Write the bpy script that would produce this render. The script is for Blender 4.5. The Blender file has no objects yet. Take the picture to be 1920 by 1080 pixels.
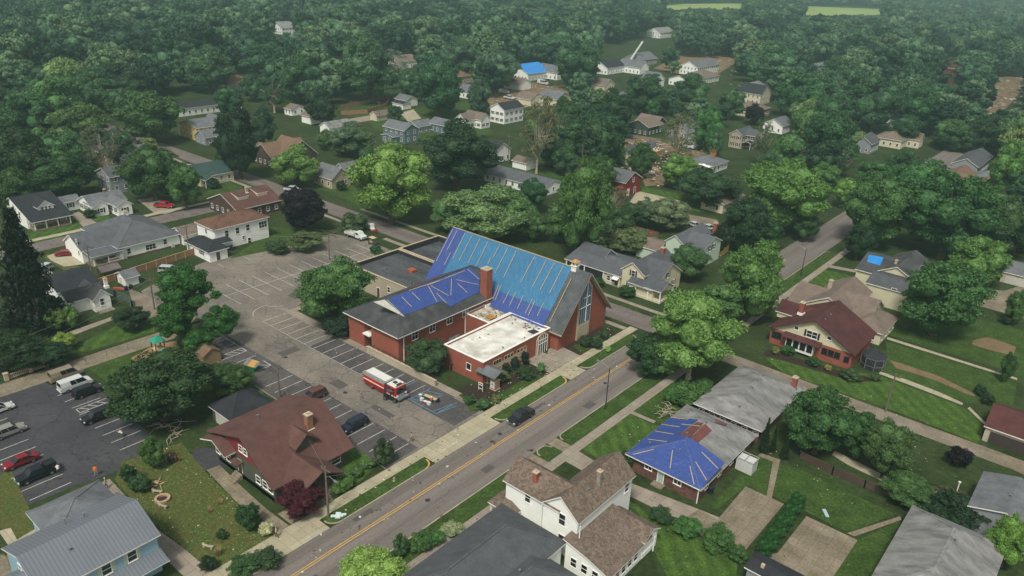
import bpy, bmesh, math, random
import numpy as np
from mathutils import Matrix, Vector
random.seed(11); rng = np.random.default_rng(11)
S = bpy.context.scene; COL = S.collection
# ------------------------------------------------------------------ camera
F, PIT, ROL, YAW, H = 1445.4, 0.410052, 0.044432, 0.685855, 70.0
cp, sp, cr, sr, cy, sy = math.cos(PIT), math.sin(PIT), math.cos(ROL), math.sin(ROL), math.cos(YAW), math.sin(YAW)
Rt = Vector((cy, sy, 0)); Fw = Vector((-sy*cp, cy*cp, -sp)); Up = Rt.cross(Fw)
r2, u2 = Rt*cr + Up*sr, Up*cr - Rt*sr
cd = bpy.data.cameras.new('camera'); cam = bpy.data.objects.new('camera', cd); COL.objects.link(cam)
m = Matrix((( r2.x, u2.x, -Fw.x, 0), (r2.y, u2.y, -Fw.y, 0), (r2.z, u2.z, -Fw.z, H), (0, 0, 0, 1)))
cam.matrix_world = m; cd.sensor_width = 36; cd.lens = 36*F/1920; cd.clip_end = 9000; cd.clip_start = 0.5
S.camera = cam
def at(px, py, z=0.0):
    a, b = px-960, py-540
    x, y = cr*a + sr*b, -sr*a + cr*b
    X, Y, Z = x, F*cp - y*sp, -(y*cp + F*sp)
    wx, wy = X*cy - Y*sy, X*sy + Y*cy
    t = (z-H)/Z
    return wx*t, wy*t
def proj(x, y, z):
    z -= H
    X, Y = x*cy + y*sy, -x*sy + y*cy
    c0, c1, c2 = X, -(z*cp + Y*sp), Y*cp - z*sp
    if c2 < 1: return (-9999, -9999, c2)
    return (960 + F*(cr*c0 - sr*c1)/c2, 540 + F*(sr*c0 + cr*c1)/c2, c2)
# ------------------------------------------------------------------ light
SUN_EL, SUN_AZ = math.radians(56), math.radians(158)      # azimuth measured from +Y clockwise
W = bpy.data.worlds.new('World'); S.world = W; W.use_nodes = True
nt = W.node_tree; nt.nodes.clear()
sky = nt.nodes.new('ShaderNodeTexSky'); sky.sky_type = 'NISHITA'; sky.sun_disc = False
sky.sun_elevation = SUN_EL; sky.sun_rotation = SUN_AZ; sky.dust_density = 4.0; sky.air_density = 1.2; sky.ozone_density = .6
hs = nt.nodes.new('ShaderNodeHueSaturation'); hs.inputs['Saturation'].default_value = 0.3
bg = nt.nodes.new('ShaderNodeBackground'); bg.inputs[1].default_value = 0.08
wo = nt.nodes.new('ShaderNodeOutputWorld')
nt.links.new(sky.outputs[0], hs.inputs['Color']); nt.links.new(hs.outputs[0], bg.inputs[0]); nt.links.new(bg.outputs[0], wo.inputs[0])
sl = bpy.data.lights.new('sun', 'SUN'); sl.energy = 2.2; sl.angle = math.radians(10); sl.color = (1, .94, .85)
so = bpy.data.objects.new('sun', sl); COL.objects.link(so)
d = Vector((math.sin(SUN_AZ)*math.cos(SUN_EL), math.cos(SUN_AZ)*math.cos(SUN_EL), math.sin(SUN_EL)))
so.rotation_euler = d.to_track_quat('Z', 'Y').to_euler(); so.location = (0, 0, 200)
S.view_settings.view_transform = 'Standard'; S.view_settings.look = 'None'; S.view_settings.gamma = 1
S.view_settings.exposure = EXPO = 0.5
S.render.engine = 'CYCLES'
# ------------------------------------------------------------------ materials
def lin(c):
    if isinstance(c, str): c = [int(c[i:i+2], 16)/255 for i in (0, 2, 4)]
    return tuple((v/12.92 if v <= .04045 else ((v+.055)/1.055)**2.4) for v in c[:3]) + (1,)
MATS = {}
def mat(name, base, alt=None, scale=1.0, amt=.5, fine=12.0, famt=.25, rough=.85, stretch=(1, 1, 1), metal=0.0, spec=.3, kind=None):
    """two noises over object space: a broad one mixing base with alt, a fine one for grain"""
    if name in MATS: return MATS[name]
    M = bpy.data.materials.new(name); M.use_nodes = True; n = M.node_tree.nodes; l = M.node_tree.links
    b = n['Principled BSDF']; b.inputs['Roughness'].default_value = rough; b.inputs['Metallic'].default_value = metal
    b.inputs['Specular IOR Level'].default_value = spec
    tc = n.new('ShaderNodeTexCoord'); mp = n.new('ShaderNodeMapping'); mp.inputs['Scale'].default_value = stretch
    l.new(tc.outputs['Object'], mp.inputs[0])
    A = n.new('ShaderNodeTexNoise'); A.inputs['Scale'].default_value = scale; A.inputs['Detail'].default_value = 6; A.inputs['Roughness'].default_value = .62
    l.new(mp.outputs[0], A.inputs['Vector'])
    r = n.new('ShaderNodeMapRange'); r.inputs[1].default_value = .35; r.inputs[2].default_value = .65; r.inputs[3].default_value = 0; r.inputs[4].default_value = amt
    l.new(A.outputs[0], r.inputs[0])
    mx = n.new('ShaderNodeMix'); mx.data_type = 'RGBA'
    bc = lin(base); ac = lin(alt) if alt else tuple(v*.6 for v in bc[:3])+(1,)
    mx.inputs[6].default_value = bc; mx.inputs[7].default_value = ac
    l.new(r.outputs[0], mx.inputs[0])
    B = n.new('ShaderNodeTexNoise'); B.inputs['Scale'].default_value = fine; B.inputs['Detail'].default_value = 3
    l.new((mp if kind == 'streakfine' else tc).outputs['Object' if kind != 'streakfine' else 0], B.inputs['Vector'])
    r2_ = n.new('ShaderNodeMapRange'); r2_.inputs[1].default_value = .3; r2_.inputs[2].default_value = .7
    r2_.inputs[3].default_value = 1-famt; r2_.inputs[4].default_value = 1+famt
    l.new(B.outputs[0], r2_.inputs[0])
    mu = n.new('ShaderNodeMix'); mu.data_type = 'RGBA'; mu.blend_type = 'MULTIPLY'; mu.inputs[0].default_value = 1
    l.new(mx.outputs[2], mu.inputs[6]); l.new(r2_.outputs[0], mu.inputs[7])
    out = mu.outputs[2]
    def mult(fac_socket, lo, hi, a=0., bb=1.):
        nonlocal out
        q = n.new('ShaderNodeMapRange'); q.inputs[1].default_value = a; q.inputs[2].default_value = bb; q.inputs[3].default_value = lo; q.inputs[4].default_value = hi
        l.new(fac_socket, q.inputs[0])
        k = n.new('ShaderNodeMix'); k.data_type = 'RGBA'; k.blend_type = 'MULTIPLY'; k.inputs[0].default_value = 1
        l.new(out, k.inputs[6]); l.new(q.outputs[0], k.inputs[7]); out = k.outputs[2]
    if kind in ('siding', 'ribs', 'fence'):
        w = n.new('ShaderNodeTexWave'); w.bands_direction = {'siding': 'Z', 'ribs': 'Y', 'fence': 'Y'}[kind]
        w.inputs['Scale'].default_value = {'siding': 1.6, 'ribs': .75, 'fence': 1.5}[kind]; w.wave_profile = 'SAW' if kind == 'siding' else 'SIN'
        l.new(tc.outputs['Object'], w.inputs['Vector'])
        if kind == 'ribs': mult(w.outputs['Fac'], .72, 1.06, .0, .25)
        elif kind == 'siding': mult(w.outputs['Fac'], .82, 1.02, .0, .3)
        else: mult(w.outputs['Fac'], .7, 1.05, 0, .3)
    if kind == 'mow':
        w = n.new('ShaderNodeTexWave'); w.bands_direction = 'DIAGONAL'; w.inputs['Scale'].default_value = .22; w.inputs['Distortion'].default_value = 1.5; w.inputs['Detail Scale'].default_value = .4
        l.new(tc.outputs['Object'], w.inputs['Vector']); mult(w.outputs['Fac'], .84, 1.12)
    if kind == 'tabs':      # laminated shingles: random tabs of two tones
        br = n.new('ShaderNodeTexVoronoi'); br.inputs['Scale'].default_value = 3.4; br.distance = 'CHEBYCHEV'
        l.new(tc.outputs['Object'], br.inputs['Vector'])
        sx = n.new('ShaderNodeSeparateColor'); l.new(br.outputs['Color'], sx.inputs[0]); mult(sx.outputs[0], .72, 1.28)
    if kind == 'brick':
        sp_ = n.new('ShaderNodeSeparateXYZ'); l.new(tc.outputs['Object'], sp_.inputs[0])
        ad = n.new('ShaderNodeMath'); ad.operation = 'ADD'; l.new(sp_.outputs[0], ad.inputs[0]); l.new(sp_.outputs[1], ad.inputs[1])
        cb = n.new('ShaderNodeCombineXYZ'); l.new(ad.outputs[0], cb.inputs[0]); l.new(sp_.outputs[2], cb.inputs[1])
        br = n.new('ShaderNodeTexBrick'); br.inputs['Scale'].default_value = 2.4; br.inputs['Color1'].default_value = (.8, .8, .8, 1); br.inputs['Color2'].default_value = (1.15, 1.15, 1.15, 1)
        br.inputs['Mortar'].default_value = (1.25, 1.25, 1.2, 1); br.inputs['Mortar Size'].default_value = .02; br.inputs['Row Height'].default_value = .2
        l.new(cb.outputs[0], br.inputs['Vector'])
        k = n.new('ShaderNodeMix'); k.data_type = 'RGBA'; k.blend_type = 'MULTIPLY'; k.inputs[0].default_value = 1
        l.new(out, k.inputs[6]); l.new(br.outputs['Color'], k.inputs[7]); out = k.outputs[2]
    if kind in ('cracks', 'slabs'):
        v = n.new('ShaderNodeTexVoronoi'); v.feature = 'DISTANCE_TO_EDGE'; v.inputs['Scale'].default_value = .22 if kind == 'cracks' else .33
        wv = n.new('ShaderNodeTexNoise'); wv.inputs['Scale'].default_value = .5; l.new(tc.outputs['Object'], wv.inputs['Vector'])
        ma = n.new('ShaderNodeVectorMath'); ma.operation = 'MULTIPLY_ADD'; ma.inputs[1].default_value = (2.5, 2.5, 2.5)
        l.new(wv.outputs['Color'], ma.inputs[0]); l.new(tc.outputs['Object'], ma.inputs[2])
        if kind == 'cracks':
            l.new(ma.outputs[0], v.inputs['Vector']); mult(v.outputs[0], .55, 1, 0.004, .02)
        else:
            br = n.new('ShaderNodeTexBrick'); br.offset = 0; br.inputs['Scale'].default_value = 1; br.inputs['Brick Width'].default_value = 1.6; br.inputs['Row Height'].default_value = 1.6
            br.inputs['Color1'].default_value = (.92, .92, .92, 1); br.inputs['Color2'].default_value = (1.08, 1.08, 1.08, 1); br.inputs['Mortar'].default_value = (.6, .6, .6, 1); br.inputs['Mortar Size'].default_value = .03
            l.new(tc.outputs['Object'], br.inputs['Vector'])
            k = n.new('ShaderNodeMix'); k.data_type = 'RGBA'; k.blend_type = 'MULTIPLY'; k.inputs[0].default_value = 1
            l.new(out, k.inputs[6]); l.new(br.outputs['Color'], k.inputs[7]); out = k.outputs[2]
    l.new(out, b.inputs['Base Color'])
    if kind == 'tarp':
        bn = n.new('ShaderNodeTexNoise'); bn.inputs['Scale'].default_value = 1.1; bn.inputs['Detail'].default_value = 5; bn.inputs['Distortion'].default_value = .8; l.new(tc.outputs['Object'], bn.inputs['Vector'])
        bu = n.new('ShaderNodeBump'); bu.inputs['Strength'].default_value = .8; bu.inputs['Distance'].default_value = .22; l.new(bn.outputs[0], bu.inputs['Height']); l.new(bu.outputs[0], b.inputs['Normal'])
    MATS[name] = M; return M
def leafmat(name, col=None, far=False):
    M = bpy.data.materials.new(name); M.use_nodes = True; n = M.node_tree.nodes; l = M.node_tree.links
    b = n['Principled BSDF']; b.inputs['Roughness'].default_value = .62; b.inputs['Specular IOR Level'].default_value = .22
    oi = n.new('ShaderNodeObjectInfo'); tc = n.new('ShaderNodeTexCoord')
    a = n.new('ShaderNodeTexNoise'); a.inputs['Scale'].default_value = 22 if not far else 9; a.inputs['Detail'].default_value = 3; l.new(tc.outputs['Object'], a.inputs['Vector'])
    r = n.new('ShaderNodeMapRange'); r.inputs[1].default_value = .3; r.inputs[2].default_value = .7; r.inputs[3].default_value = .4; r.inputs[4].default_value = 1.75; l.new(a.outputs[0], r.inputs[0])
    k = n.new('ShaderNodeMix'); k.data_type = 'RGBA'; k.blend_type = 'MULTIPLY'; k.inputs[0].default_value = 1
    if far:
        cr_ = n.new('ShaderNodeValToRGB'); e = cr_.color_ramp.elements
        e[0].color = lin('223b29'); e[1].color = lin('5d7450'); x = cr_.color_ramp.elements.new(.35); x.color = lin('2f4e37'); x = cr_.color_ramp.elements.new(.7); x.color = lin('4a6a49')
        l.new(oi.outputs['Random'], cr_.inputs[0]); l.new(cr_.outputs[0], k.inputs[6])
    else: l.new(oi.outputs['Color'], k.inputs[6])
    l.new(r.outputs[0], k.inputs[7])
    l.new(k.outputs[2], b.inputs['Base Color'])
    t = n.new('ShaderNodeBsdfTranslucent'); l.new(k.outputs[2], t.inputs[0]); ms = n.new('ShaderNodeMixShader'); ms.inputs[0].default_value = .2
    o = n['Material Output']; l.new(b.outputs[0], ms.inputs[1]); l.new(t.outputs[0], ms.inputs[2]); l.new(ms.outputs[0], o.inputs[0])
    MATS[name] = M; return M
def simple(name, col, rough=.5, metal=0., spec=.5, emit=0):
    if name in MATS: return MATS[name]
    M = bpy.data.materials.new(name); M.use_nodes = True; b = M.node_tree.nodes['Principled BSDF']
    n = M.node_tree.nodes; l = M.node_tree.links
    c = lin(col); tc = n.new('ShaderNodeTexCoord'); a = n.new('ShaderNodeTexNoise'); a.inputs['Scale'].default_value = 3; a.inputs['Detail'].default_value = 4
    l.new(tc.outputs['Object'], a.inputs['Vector']); mx = n.new('ShaderNodeMix'); mx.data_type = 'RGBA'
    mx.inputs[6].default_value = tuple(v*.8 for v in c[:3])+(1,); mx.inputs[7].default_value = tuple(min(1, v*1.15) for v in c[:3])+(1,)
    l.new(a.outputs[0], mx.inputs[0]); l.new(mx.outputs[2], b.inputs['Base Color'])
    b.inputs['Roughness'].default_value = rough; b.inputs['Metallic'].default_value = metal; b.inputs['Specular IOR Level'].default_value = spec
    MATS[name] = M; return M
LEAF = leafmat('leaves'); LEAFFAR = leafmat('leaves_far', far=True)
BARK = mat('bark', '6a5b48', '43392d', 2, .8, 20, .3, .95, (1, 1, .2))
BARKP = mat('bark_pale', 'b3a893', '7d705c', 3, .8, 20, .3, .9)
TRIM = mat('trim_white', 'e6e6de', 'd2d2c8', 1, .5, 20, .06, .6)
GLASS = simple('window_glass', '1c2226', .12, 0, .8)
WALLW = mat('siding_white', 'e9ebe4', 'd9dcd4', .5, .5, 9, .05, .7, kind='siding')
WALLC = mat('siding_cream', 'c9c3a6', 'b9b294', .5, .5, 9, .05, .7, kind='siding')
WALLT = mat('siding_tan', 'ab9f88', '978b76', .5, .5, 9, .06, .7, kind='siding')
WALLG = mat('siding_grey', '878d90', '747a7e', .5, .5, 9, .06, .7, kind='siding')
WALLDG = mat('siding_dark_green', '3e4a40', '323c34', .5, .5, 9, .06, .7, kind='siding')
WALLBL = mat('siding_blue', '8fb0bd', '7fa0ad', .5, .5, 9, .05, .6, kind='siding')
WALLSL = mat('siding_slate', '5f7378', '52656a', .5, .5, 9, .05, .6, kind='siding')
WALLOL = mat('siding_olive', '4f5549', '43493e', .5, .5, 9, .06, .7, kind='siding')
WALLY = mat('siding_yellow', 'd8b866', 'c4a656', .5, .5, 9, .05, .6, kind='siding')
WALLBR = mat('timber_brown', '4f4138', '3e332c', .5, .5, 9, .08, .8, kind='siding')
BARN = mat('barn_red', '7d2a2c', '662224', .5, .6, 9, .12, .8)
BRICK = mat('brick_red', '8e5242', '784539', .35, .6, 14, .1, .85, kind='brick')
BRICKD = mat('brick_brown', '6b4a40', '4c3a34', .8, .9, 5, .35, .85, kind='brick')
STONE = mat('limestone', 'b5a68c', '9c8f78', .5, .6, 9, .08, .8)
STUCCO = mat('stucco', 'b1a893', '978e7a', .3, .6, 9, .06, .85)
def roofm(name, a, b, amt=.7, st=(1, 1, .35), kind=None, scale=.6, fa=.16): return mat(name, a, b, scale, amt, 7, fa, .92, st, kind=kind, spec=.15)
R_GREY = roofm('shingle_grey', '6b6f72', '4f5254'); R_DARK = roofm('shingle_dark', '54575a', '424548'); R_MID = roofm('shingle_mid_grey', '5c5f63', '494c50')
R_PALE = roofm('shingle_pale_grey', '8b8b88', '5f605f', .9, (.6, 1.6, .3), scale=.5); R_BLACK = roofm('shingle_black', '33363a', '25282b')
R_BROWN = roofm('shingle_brown', '75604f', '604d41'); R_TABS = roofm('shingle_tabbed', '6b5f54', '5c5147', .4, kind='tabs', fa=.3)
R_MAROON = roofm('shingle_maroon', '614741', '4d3833', .8, scale=.35); R_MAROON2 = roofm('shingle_oxblood', '553533', '3e2829', .8, scale=.3)
R_TAN = roofm('shingle_tan', '75695f', '5f554d'); R_RUST = roofm('shingle_rust', '6a5042', '4f3c33', .8); R_GREEN = roofm('shingle_green', '3a4f4c', '2d403d')
R_METAL = mat('metal_roof', '696f75', '5d6369', .2, .5, 5, .05, .45, kind='ribs', spec=.5)
R_MEMB = mat('membrane_white', 'dcdcd2', 'a6a295', .35, .9, 3, .08, .7)
R_TAR = mat('membrane_black', '35393d', '55585a', .25, .8, 1.5, .25, .8, (.4, 1, 1))
R_CHARC = roofm('shingle_charcoal', '4d4f50', '353738', .9, (1, 1, .3), scale=.4)
TARPB = mat('tarp_blue', '364c88', '2e4178', .6, .6, 4, .08, .45, spec=.45, kind='tarp'); TARPC = mat('tarp_cyan', '376f92', '326486', .25, .8, 3, .08, .42, spec=.45, kind='tarp')
TARPS = mat('tarp_sky', '2f86cf', '2470b4', .6, .6, 4, .08, .42, spec=.45)
WOODL = mat('fresh_lumber', 'b5a684', '9d8d6a', 2, .6, 9, .1, .7); FENCEW = mat('cedar_boards', '9a7658', '7c5d45', 1, .6, 6, .15, .85, kind='fence')
UNDER = mat('red_underlayment', '744239', '643830', .6, .6, 5, .1, .8); PLY = mat('plywood', 'b9a27c', 'a28c69', 1, .5, 7, .1, .8)
POLE = mat('pole_wood', '6e655b', '544c43', 2, .6, 20, .15, .9); STEEL = simple('galvanised_steel', '8f9496', .45, .6); DKST = simple('dark_steel', '3b3d40', .5, .4)
BLACK = simple('black_rubber', '17181a', .8); CHROME = simple('chrome', 'c9cbcc', .2, .9)
# ------------------------------------------------------------------ mesh helpers
class MB:
    def __init__(s): s.v = []; s.f = []; s.m = []
    def quad(s, *p, m=0):
        i = len(s.v); s.v += [tuple(q) for q in p]; s.f.append(tuple(range(i, i+len(p)))); s.m.append(m); return s
    def box(s, x0, y0, z0, x1, y1, z1, m=0, top=None):
        i = len(s.v); s.v += [(x0, y0, z0), (x1, y0, z0), (x1, y1, z0), (x0, y1, z0), (x0, y0, z1), (x1, y0, z1), (x1, y1, z1), (x0, y1, z1)]
        s.f += [(i, i+3, i+2, i+1), (i+4, i+5, i+6, i+7), (i, i+1, i+5, i+4), (i+1, i+2, i+6, i+5), (i+2, i+3, i+7, i+6), (i+3, i, i+4, i+7)]
        s.m += [m, m if top is None else top, m, m, m, m]; return s
    def bar(s, a, b, w, h, m=0, up=(0, 0, 1)):
        a, b = Vector(a), Vector(b); dd = (b-a).normalized(); u = Vector(up)
        sd = dd.cross(u)
        if sd.length < 1e-4: sd = dd.cross(Vector((1, 0, 0)))
        sd.normalize(); uu = sd.cross(dd); sd *= w/2; uu *= h/2; i = len(s.v)
        for p in (a, b): s.v += [tuple(p-sd-uu), tuple(p+sd-uu), tuple(p+sd+uu), tuple(p-sd+uu)]
        s.f += [(i, i+1, i+2, i+3), (i+4, i+7, i+6, i+5), (i, i+4, i+5, i+1), (i+1, i+5, i+6, i+2), (i+2, i+6, i+7, i+3), (i+3, i+7, i+4, i)]; s.m += [m]*6; return s
    def tube(s, pts, r, n=8, m=0):
        pts = [Vector(p) for p in pts]; rs = r if isinstance(r, (list, tuple)) else [r]*len(pts); i0 = len(s.v)
        for k, p in enumerate(pts):
            dd = (pts[min(k+1, len(pts)-1)]-pts[max(k-1, 0)]).normalized()
            a = dd.cross(Vector((0, 0, 1)) if abs(dd.z) < .9 else Vector((1, 0, 0))).normalized(); b = dd.cross(a)
            for j in range(n):
                t = 2*math.pi*j/n; s.v.append(tuple(p + a*math.cos(t)*rs[k] + b*math.sin(t)*rs[k]))
        for k in range(len(pts)-1):
            for j in range(n):
                a, b = i0+k*n+j, i0+k*n+(j+1) % n; s.f.append((a, b, b+n, a+n)); s.m.append(m)
        s.f.append(tuple(i0+j for j in range(n))); s.m.append(m); e = i0+(len(pts)-1)*n; s.f.append(tuple(e+j for j in reversed(range(n)))); s.m.append(m); return s
    def prism(s, poly, z0, z1, m=0, top=None):
        n = len(poly); i = len(s.v); s.v += [(p[0], p[1], z0) for p in poly] + [(p[0], p[1], z1) for p in poly]
        s.f.append(tuple(range(i, i+n))); s.m.append(m)
        s.f.append(tuple(range(i+n, i+2*n))); s.m.append(m if top is None else top)
        for k in range(n): s.f.append((i+k, i+(k+1) % n, i+n+(k+1) % n, i+n+k)); s.m.append(m)
        return s
    def loft(s, rings, m=0, caps=True):
        n = len(rings[0]); i = len(s.v)
        for r in rings: s.v += [tuple(p) for p in r]
        for k in range(len(rings)-1):
            for j in range(n):
                a, b = i+k*n+j, i+k*n+(j+1) % n; s.f.append((a, b, b+n, a+n)); s.m.append(m)
        if caps:
            s.f.append(tuple(i+j for j in range(n))); s.f.append(tuple(i+(len(rings)-1)*n+j for j in range(n))); s.m += [m, m]
        return s
    def mesh(s, name, mats, o=(0, 0, 0), smooth=False, fix=True):
        me = bpy.data.meshes.new(name); me.from_pydata([(a-o[0], b-o[1], c-o[2]) for a, b, c in s.v], [], s.f)
        for q in mats if isinstance(mats, (list, tuple)) else [mats]: me.materials.append(q)
        me.polygons.foreach_set('material_index', s.m)
        if smooth: me.polygons.foreach_set('use_smooth', [True]*len(s.f))
        me.update()
        if fix:
            b = bmesh.new(); b.from_mesh(me); bmesh.ops.recalc_face_normals(b, faces=b.faces[:]); b.to_mesh(me); b.free()
        return me
    def build(s, name, mats, parent=None, o=None, smooth=False, fix=True):
        if o is None: o = tuple(parent.location) if parent and parent.parent is None else (0, 0, 0)
        return link(name, s.mesh(name, mats, o, smooth, fix), parent)
def link(name, me, parent=None, loc=(0, 0, 0)):
    ob = bpy.data.objects.new(name, me); COL.objects.link(ob); ob.location = loc
    if parent: ob.parent = parent
    return ob
def tag(o, label, cat, group=None):
    o['label'] = label; o['category'] = cat
    if group: o['group'] = group
    return o
def thing(name, label, cat, loc=(0, 0, 0), rz=0, group=None):
    o = bpy.data.objects.new(name, None); COL.objects.link(o); o.location = loc; o.rotation_euler = (0, 0, rz); o.empty_display_size = .5
    return tag(o, label, cat, group)
def setg(o, kind='structure'): o['kind'] = kind; return o
def copytree(o, parent=None, name=None):
    c = o.copy(); COL.objects.link(c)
    if parent: c.parent = parent
    for ch in list(o.children): copytree(ch, c)
    return c
# ------------------------------------------------------------------ ground sheets
SHEETS = []
def sheet(name, pts, z, m, kind='structure', px=False, thick=0):
    if px: pts = [at(*p) for p in pts]
    bb = (min(p[0] for p in pts), max(p[0] for p in pts), min(p[1] for p in pts), max(p[1] for p in pts))
    if not thick:      # overlapping sheets never share a height
        while any(abs(z-q[4]) < .0029 and bb[0] < q[1] and bb[1] > q[0] and bb[2] < q[3] and bb[3] > q[2] for q in SHEETS): z += .0015
        SHEETS.append((*bb, z))
    b = MB()
    if thick: b.prism(pts, -0.05, z)
    else: b.quad(*[(p[0], p[1], z) for p in pts])
    o = b.build(name, m, fix=bool(thick))
    if not thick:
        me = o.data
        if me.polygons[0].normal.z < 0: me.flip_normals()
    if kind: o['kind'] = kind
    return o
def R4(x0, y0, x1, y1): return [(x0, y0), (x1, y0), (x1, y1), (x0, y1)]
GRASS = mat('grass', '374526', '27321a', .12, .9, 1.2, .28, .95, spec=.1); GRASSL = mat('lawn', '3f5427', '2d3f1c', .4, .9, 2.5, .4, .95, spec=.1)
GRASSB = mat('lawn_bright', '476029', '344920', .5, .9, 3, .35, .95, spec=.1, kind='mow'); GRASSY = mat('lawn_worn', '46532a', '54522f', .35, .9, 2.5, .3, .95, spec=.1)
ROADM = mat('street_asphalt', '766f69', '605b56', .5, 1, 3, .12, .9, (1, .04, 1)); ROADG = mat('cross_street_asphalt', '716964', '5c5550', .4, .8, 3, .12, .9, (.1, 1, 1), kind='cracks')
LOTM = mat('lot_asphalt', '7d766a', '5c5853', .10, .9, 2.2, .16, .92, kind='cracks'); LOTD = mat('dark_lot_asphalt', '36363a', '4a4a4c', .12, .7, 2, .15, .85, kind='cracks')
CONC = mat('concrete', '90877a', '7a7264', .3, .7, 5, .1, .9, kind='slabs'); CONCL = mat('pale_concrete', 'a39c84', '8c8670', .3, .6, 5, .1, .9, kind='slabs'); CONCD = mat('old_concrete', '837a68', '68604f', .25, .9, 2.5, .2, .9, kind='slabs')
GRAVEL = mat('gravel', '83796a', '625a4e', .3, .8, 4, .25, .95); MULCH = mat('mulch', '33291f', '241d17', 1, .8, 6, .35, .95); DIRT = mat('bare_earth', '78664c', '5b4e39', .4, .8, 3, .25, .95)
WHITEP = mat('road_paint', 'c9c9c2', '9a9894', 1.2, .8, 6, .15, .7); YELP = mat('yellow_paint', 'c9a248', 'a8863c', 1.5, .7, 6, .15, .7); BLUEP = mat('blue_paint', '5c93ad', '4a7488', 1.2, .8, 6, .15, .7)
setg(sheet('ground', R4(-4500, -400, 2500, 5500), 0, GRASS))
FIELD = mat('field', '8b9a55', '75874a', .01, .8, .2, .1, .95)
setg(sheet('far_field', [(1150, 22), (1280, 8), (1390, 7), (1660, 18), (1660, 30), (1500, 30), (1300, 18)], .4, FIELD, px=True))
RX0, RX1 = -67.7, -58.7
setg(sheet('street', R4(RX0, 10, RX1, 420), .03, ROADM))
setg(sheet('cross_street', [(-420, 127.6), (RX0, 127.6), (RX0, 134.2), (-420, 134.2)], .02, ROADG))
setg(sheet('side_street', R4(-202, 20, -195.5, 128), .024, ROADG))
setg(sheet('alley', [(RX1, 126.8), (0, 126.6), (40, 126.6), (40, 130.2), (RX1, 130.8)], .02, GRAVEL))
for x in (-64.35, -64.0): setg(sheet('road_marking', R4(x-.06, 12, x+.06, 190), .036, YELP))
# verges, kerbs, sidewalks along the street
def kerb(pts, m=CONCL, w=.16, h=.13, name='kerb'):
    b = MB()
    for a, c in zip(pts, pts[1:]): b.bar((a[0], a[1], h/2), (c[0], c[1], h/2), w, h)
    return setg(b.build(name, m))
LV = [(12, 27.5), (47.5, 66.5), (81.5, 100.5), (105.5, 124)]
def arc(cx, cy_, r, a0, a1, n=6): return [(cx+r*math.cos(math.radians(a0+(a1-a0)*i/n)), cy_+r*math.sin(math.radians(a0+(a1-a0)*i/n))) for i in range(n+1)]
for i, (y0, y1) in enumerate(LV):
    p = [(-70, y0+.3)] + arc(RX0-1.6, y0+1.8, 1.6, 270, 360) + arc(RX0-1.6, y1-1.8, 1.6, 0, 90) + [(-70, y1-.2)]
    setg(sheet('verge', p, .11, GRASSL, thick=1)); kerb(p[1:-1])
    if i < 3: kerb(arc(RX0-1.6, y1-1.8, 1.55, 0, 90), YELP, .19, .15, 'painted_kerb')
kerb([(RX0-.02, 27.5), (-70, 31)]); 
RV = [(12, 75.5), (78.6, 82.0), (84.4, 124.5), (134, 204)]
for i, (y0, y1) in enumerate(RV):
    p = [(-55.6, y0+.1)] + arc(RX1+1.2, y0+1.4, 1.2, 270, 180) + arc(RX1+1.2, y1-1.4, 1.2, 180, 90) + [(-55.6, y1-.1)]
    setg(sheet('verge', p, .11, GRASSL, thick=1)); kerb(p[1:-1])
setg(sheet('driveway_apron', R4(RX0-.05, 27.6, RX0-2.3, 47.4), .034, CONCL))
setg(sheet('driveway_apron', R4(RX0-.05, 66.6, RX0-2.3, 81.4), .034, CONCL)); setg(sheet('driveway_apron', R4(RX0-.05, 100.6, RX0-2.3, 105.4), .034, CONCL))
for a, b_ in ((75.6, 78.5), (82.1, 84.3)): setg(sheet('driveway_apron', R4(RX1+.05, a, -55.6, b_), .034, CONCD))
setg(sheet('sidewalk', R4(-71.9, 10, -70.0, 127), .045, CONCL)); setg(sheet('sidewalk', R4(-55.6, 12, -53.9, 126), .045, CONC))
setg(sheet('sidewalk', R4(-55.7, 131, -54.0, 260), .045, CONC))
setg(sheet('sidewalk', R4(-146.5, 124.6, -72, 126.0), .045, CONC)); setg(sheet('sidewalk', R4(-170, 136.3, -69, 137.6), .04, CONC))
setg(sheet('sidewalk', R4(-300, 125.2, -160, 126.5), .04, CONC)); setg(sheet('sidewalk', R4(-205.2, 20, -203.3, 126), .045, CONCL))
# church parking lot
LOT = [(-72, 60.6), (-106, 60.6), (-108.5, 63), (-116, 62), (-117.5, 60.6), (-123, 60.6), (-127, 66), (-130, 69), (-141, 66.5), (-149, 63.5), (-157, 66), (-160, 72), (-163, 84), (-161, 106), (-158, 118), (-150, 121), (-131, 121), (-129, 114), (-126.6, 96), (-126.6, 81.7), (-78.6, 81.7), (-78.6, 84), (-72, 82)]
setg(sheet('parking_lot', LOT, .02, LOTM))
setg(sheet('parking_lot_patch', R4(-127.2, 60.9, -72.4, 67.6), .026, mat('lot_sealed', '56524f', '403f42', .15, .9, 2.5, .18, .9, kind='cracks')))
setg(sheet('parking_lot_patch', R4(-111, 75.6, -72.6, 81.6), .026, MATS['lot_sealed']))
PM = MB(); PBL = MB()
def ln(x0, y0, x1, y1, w=.11, b=PM, z=.034):
    dx, dy = x1-x0, y1-y0; L = math.hypot(dx, dy); nx, ny = -dy/L*w/2, dx/L*w/2
    b.quad((x0+nx, y0+ny, z), (x0-nx, y0-ny, z), (x1-nx, y1-ny, z), (x1+nx, y1+ny, z))
for k in range(12): ln(-74.3-2.72*k, 61.8, -74.3-2.72*k, 67.3)
ln(-112.3, 66.7, -109.9, 66.7); ln(-109.9, 64, -109.9, 66.7); ln(-109.9, 66.7, -112.3, 64.5)
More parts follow.
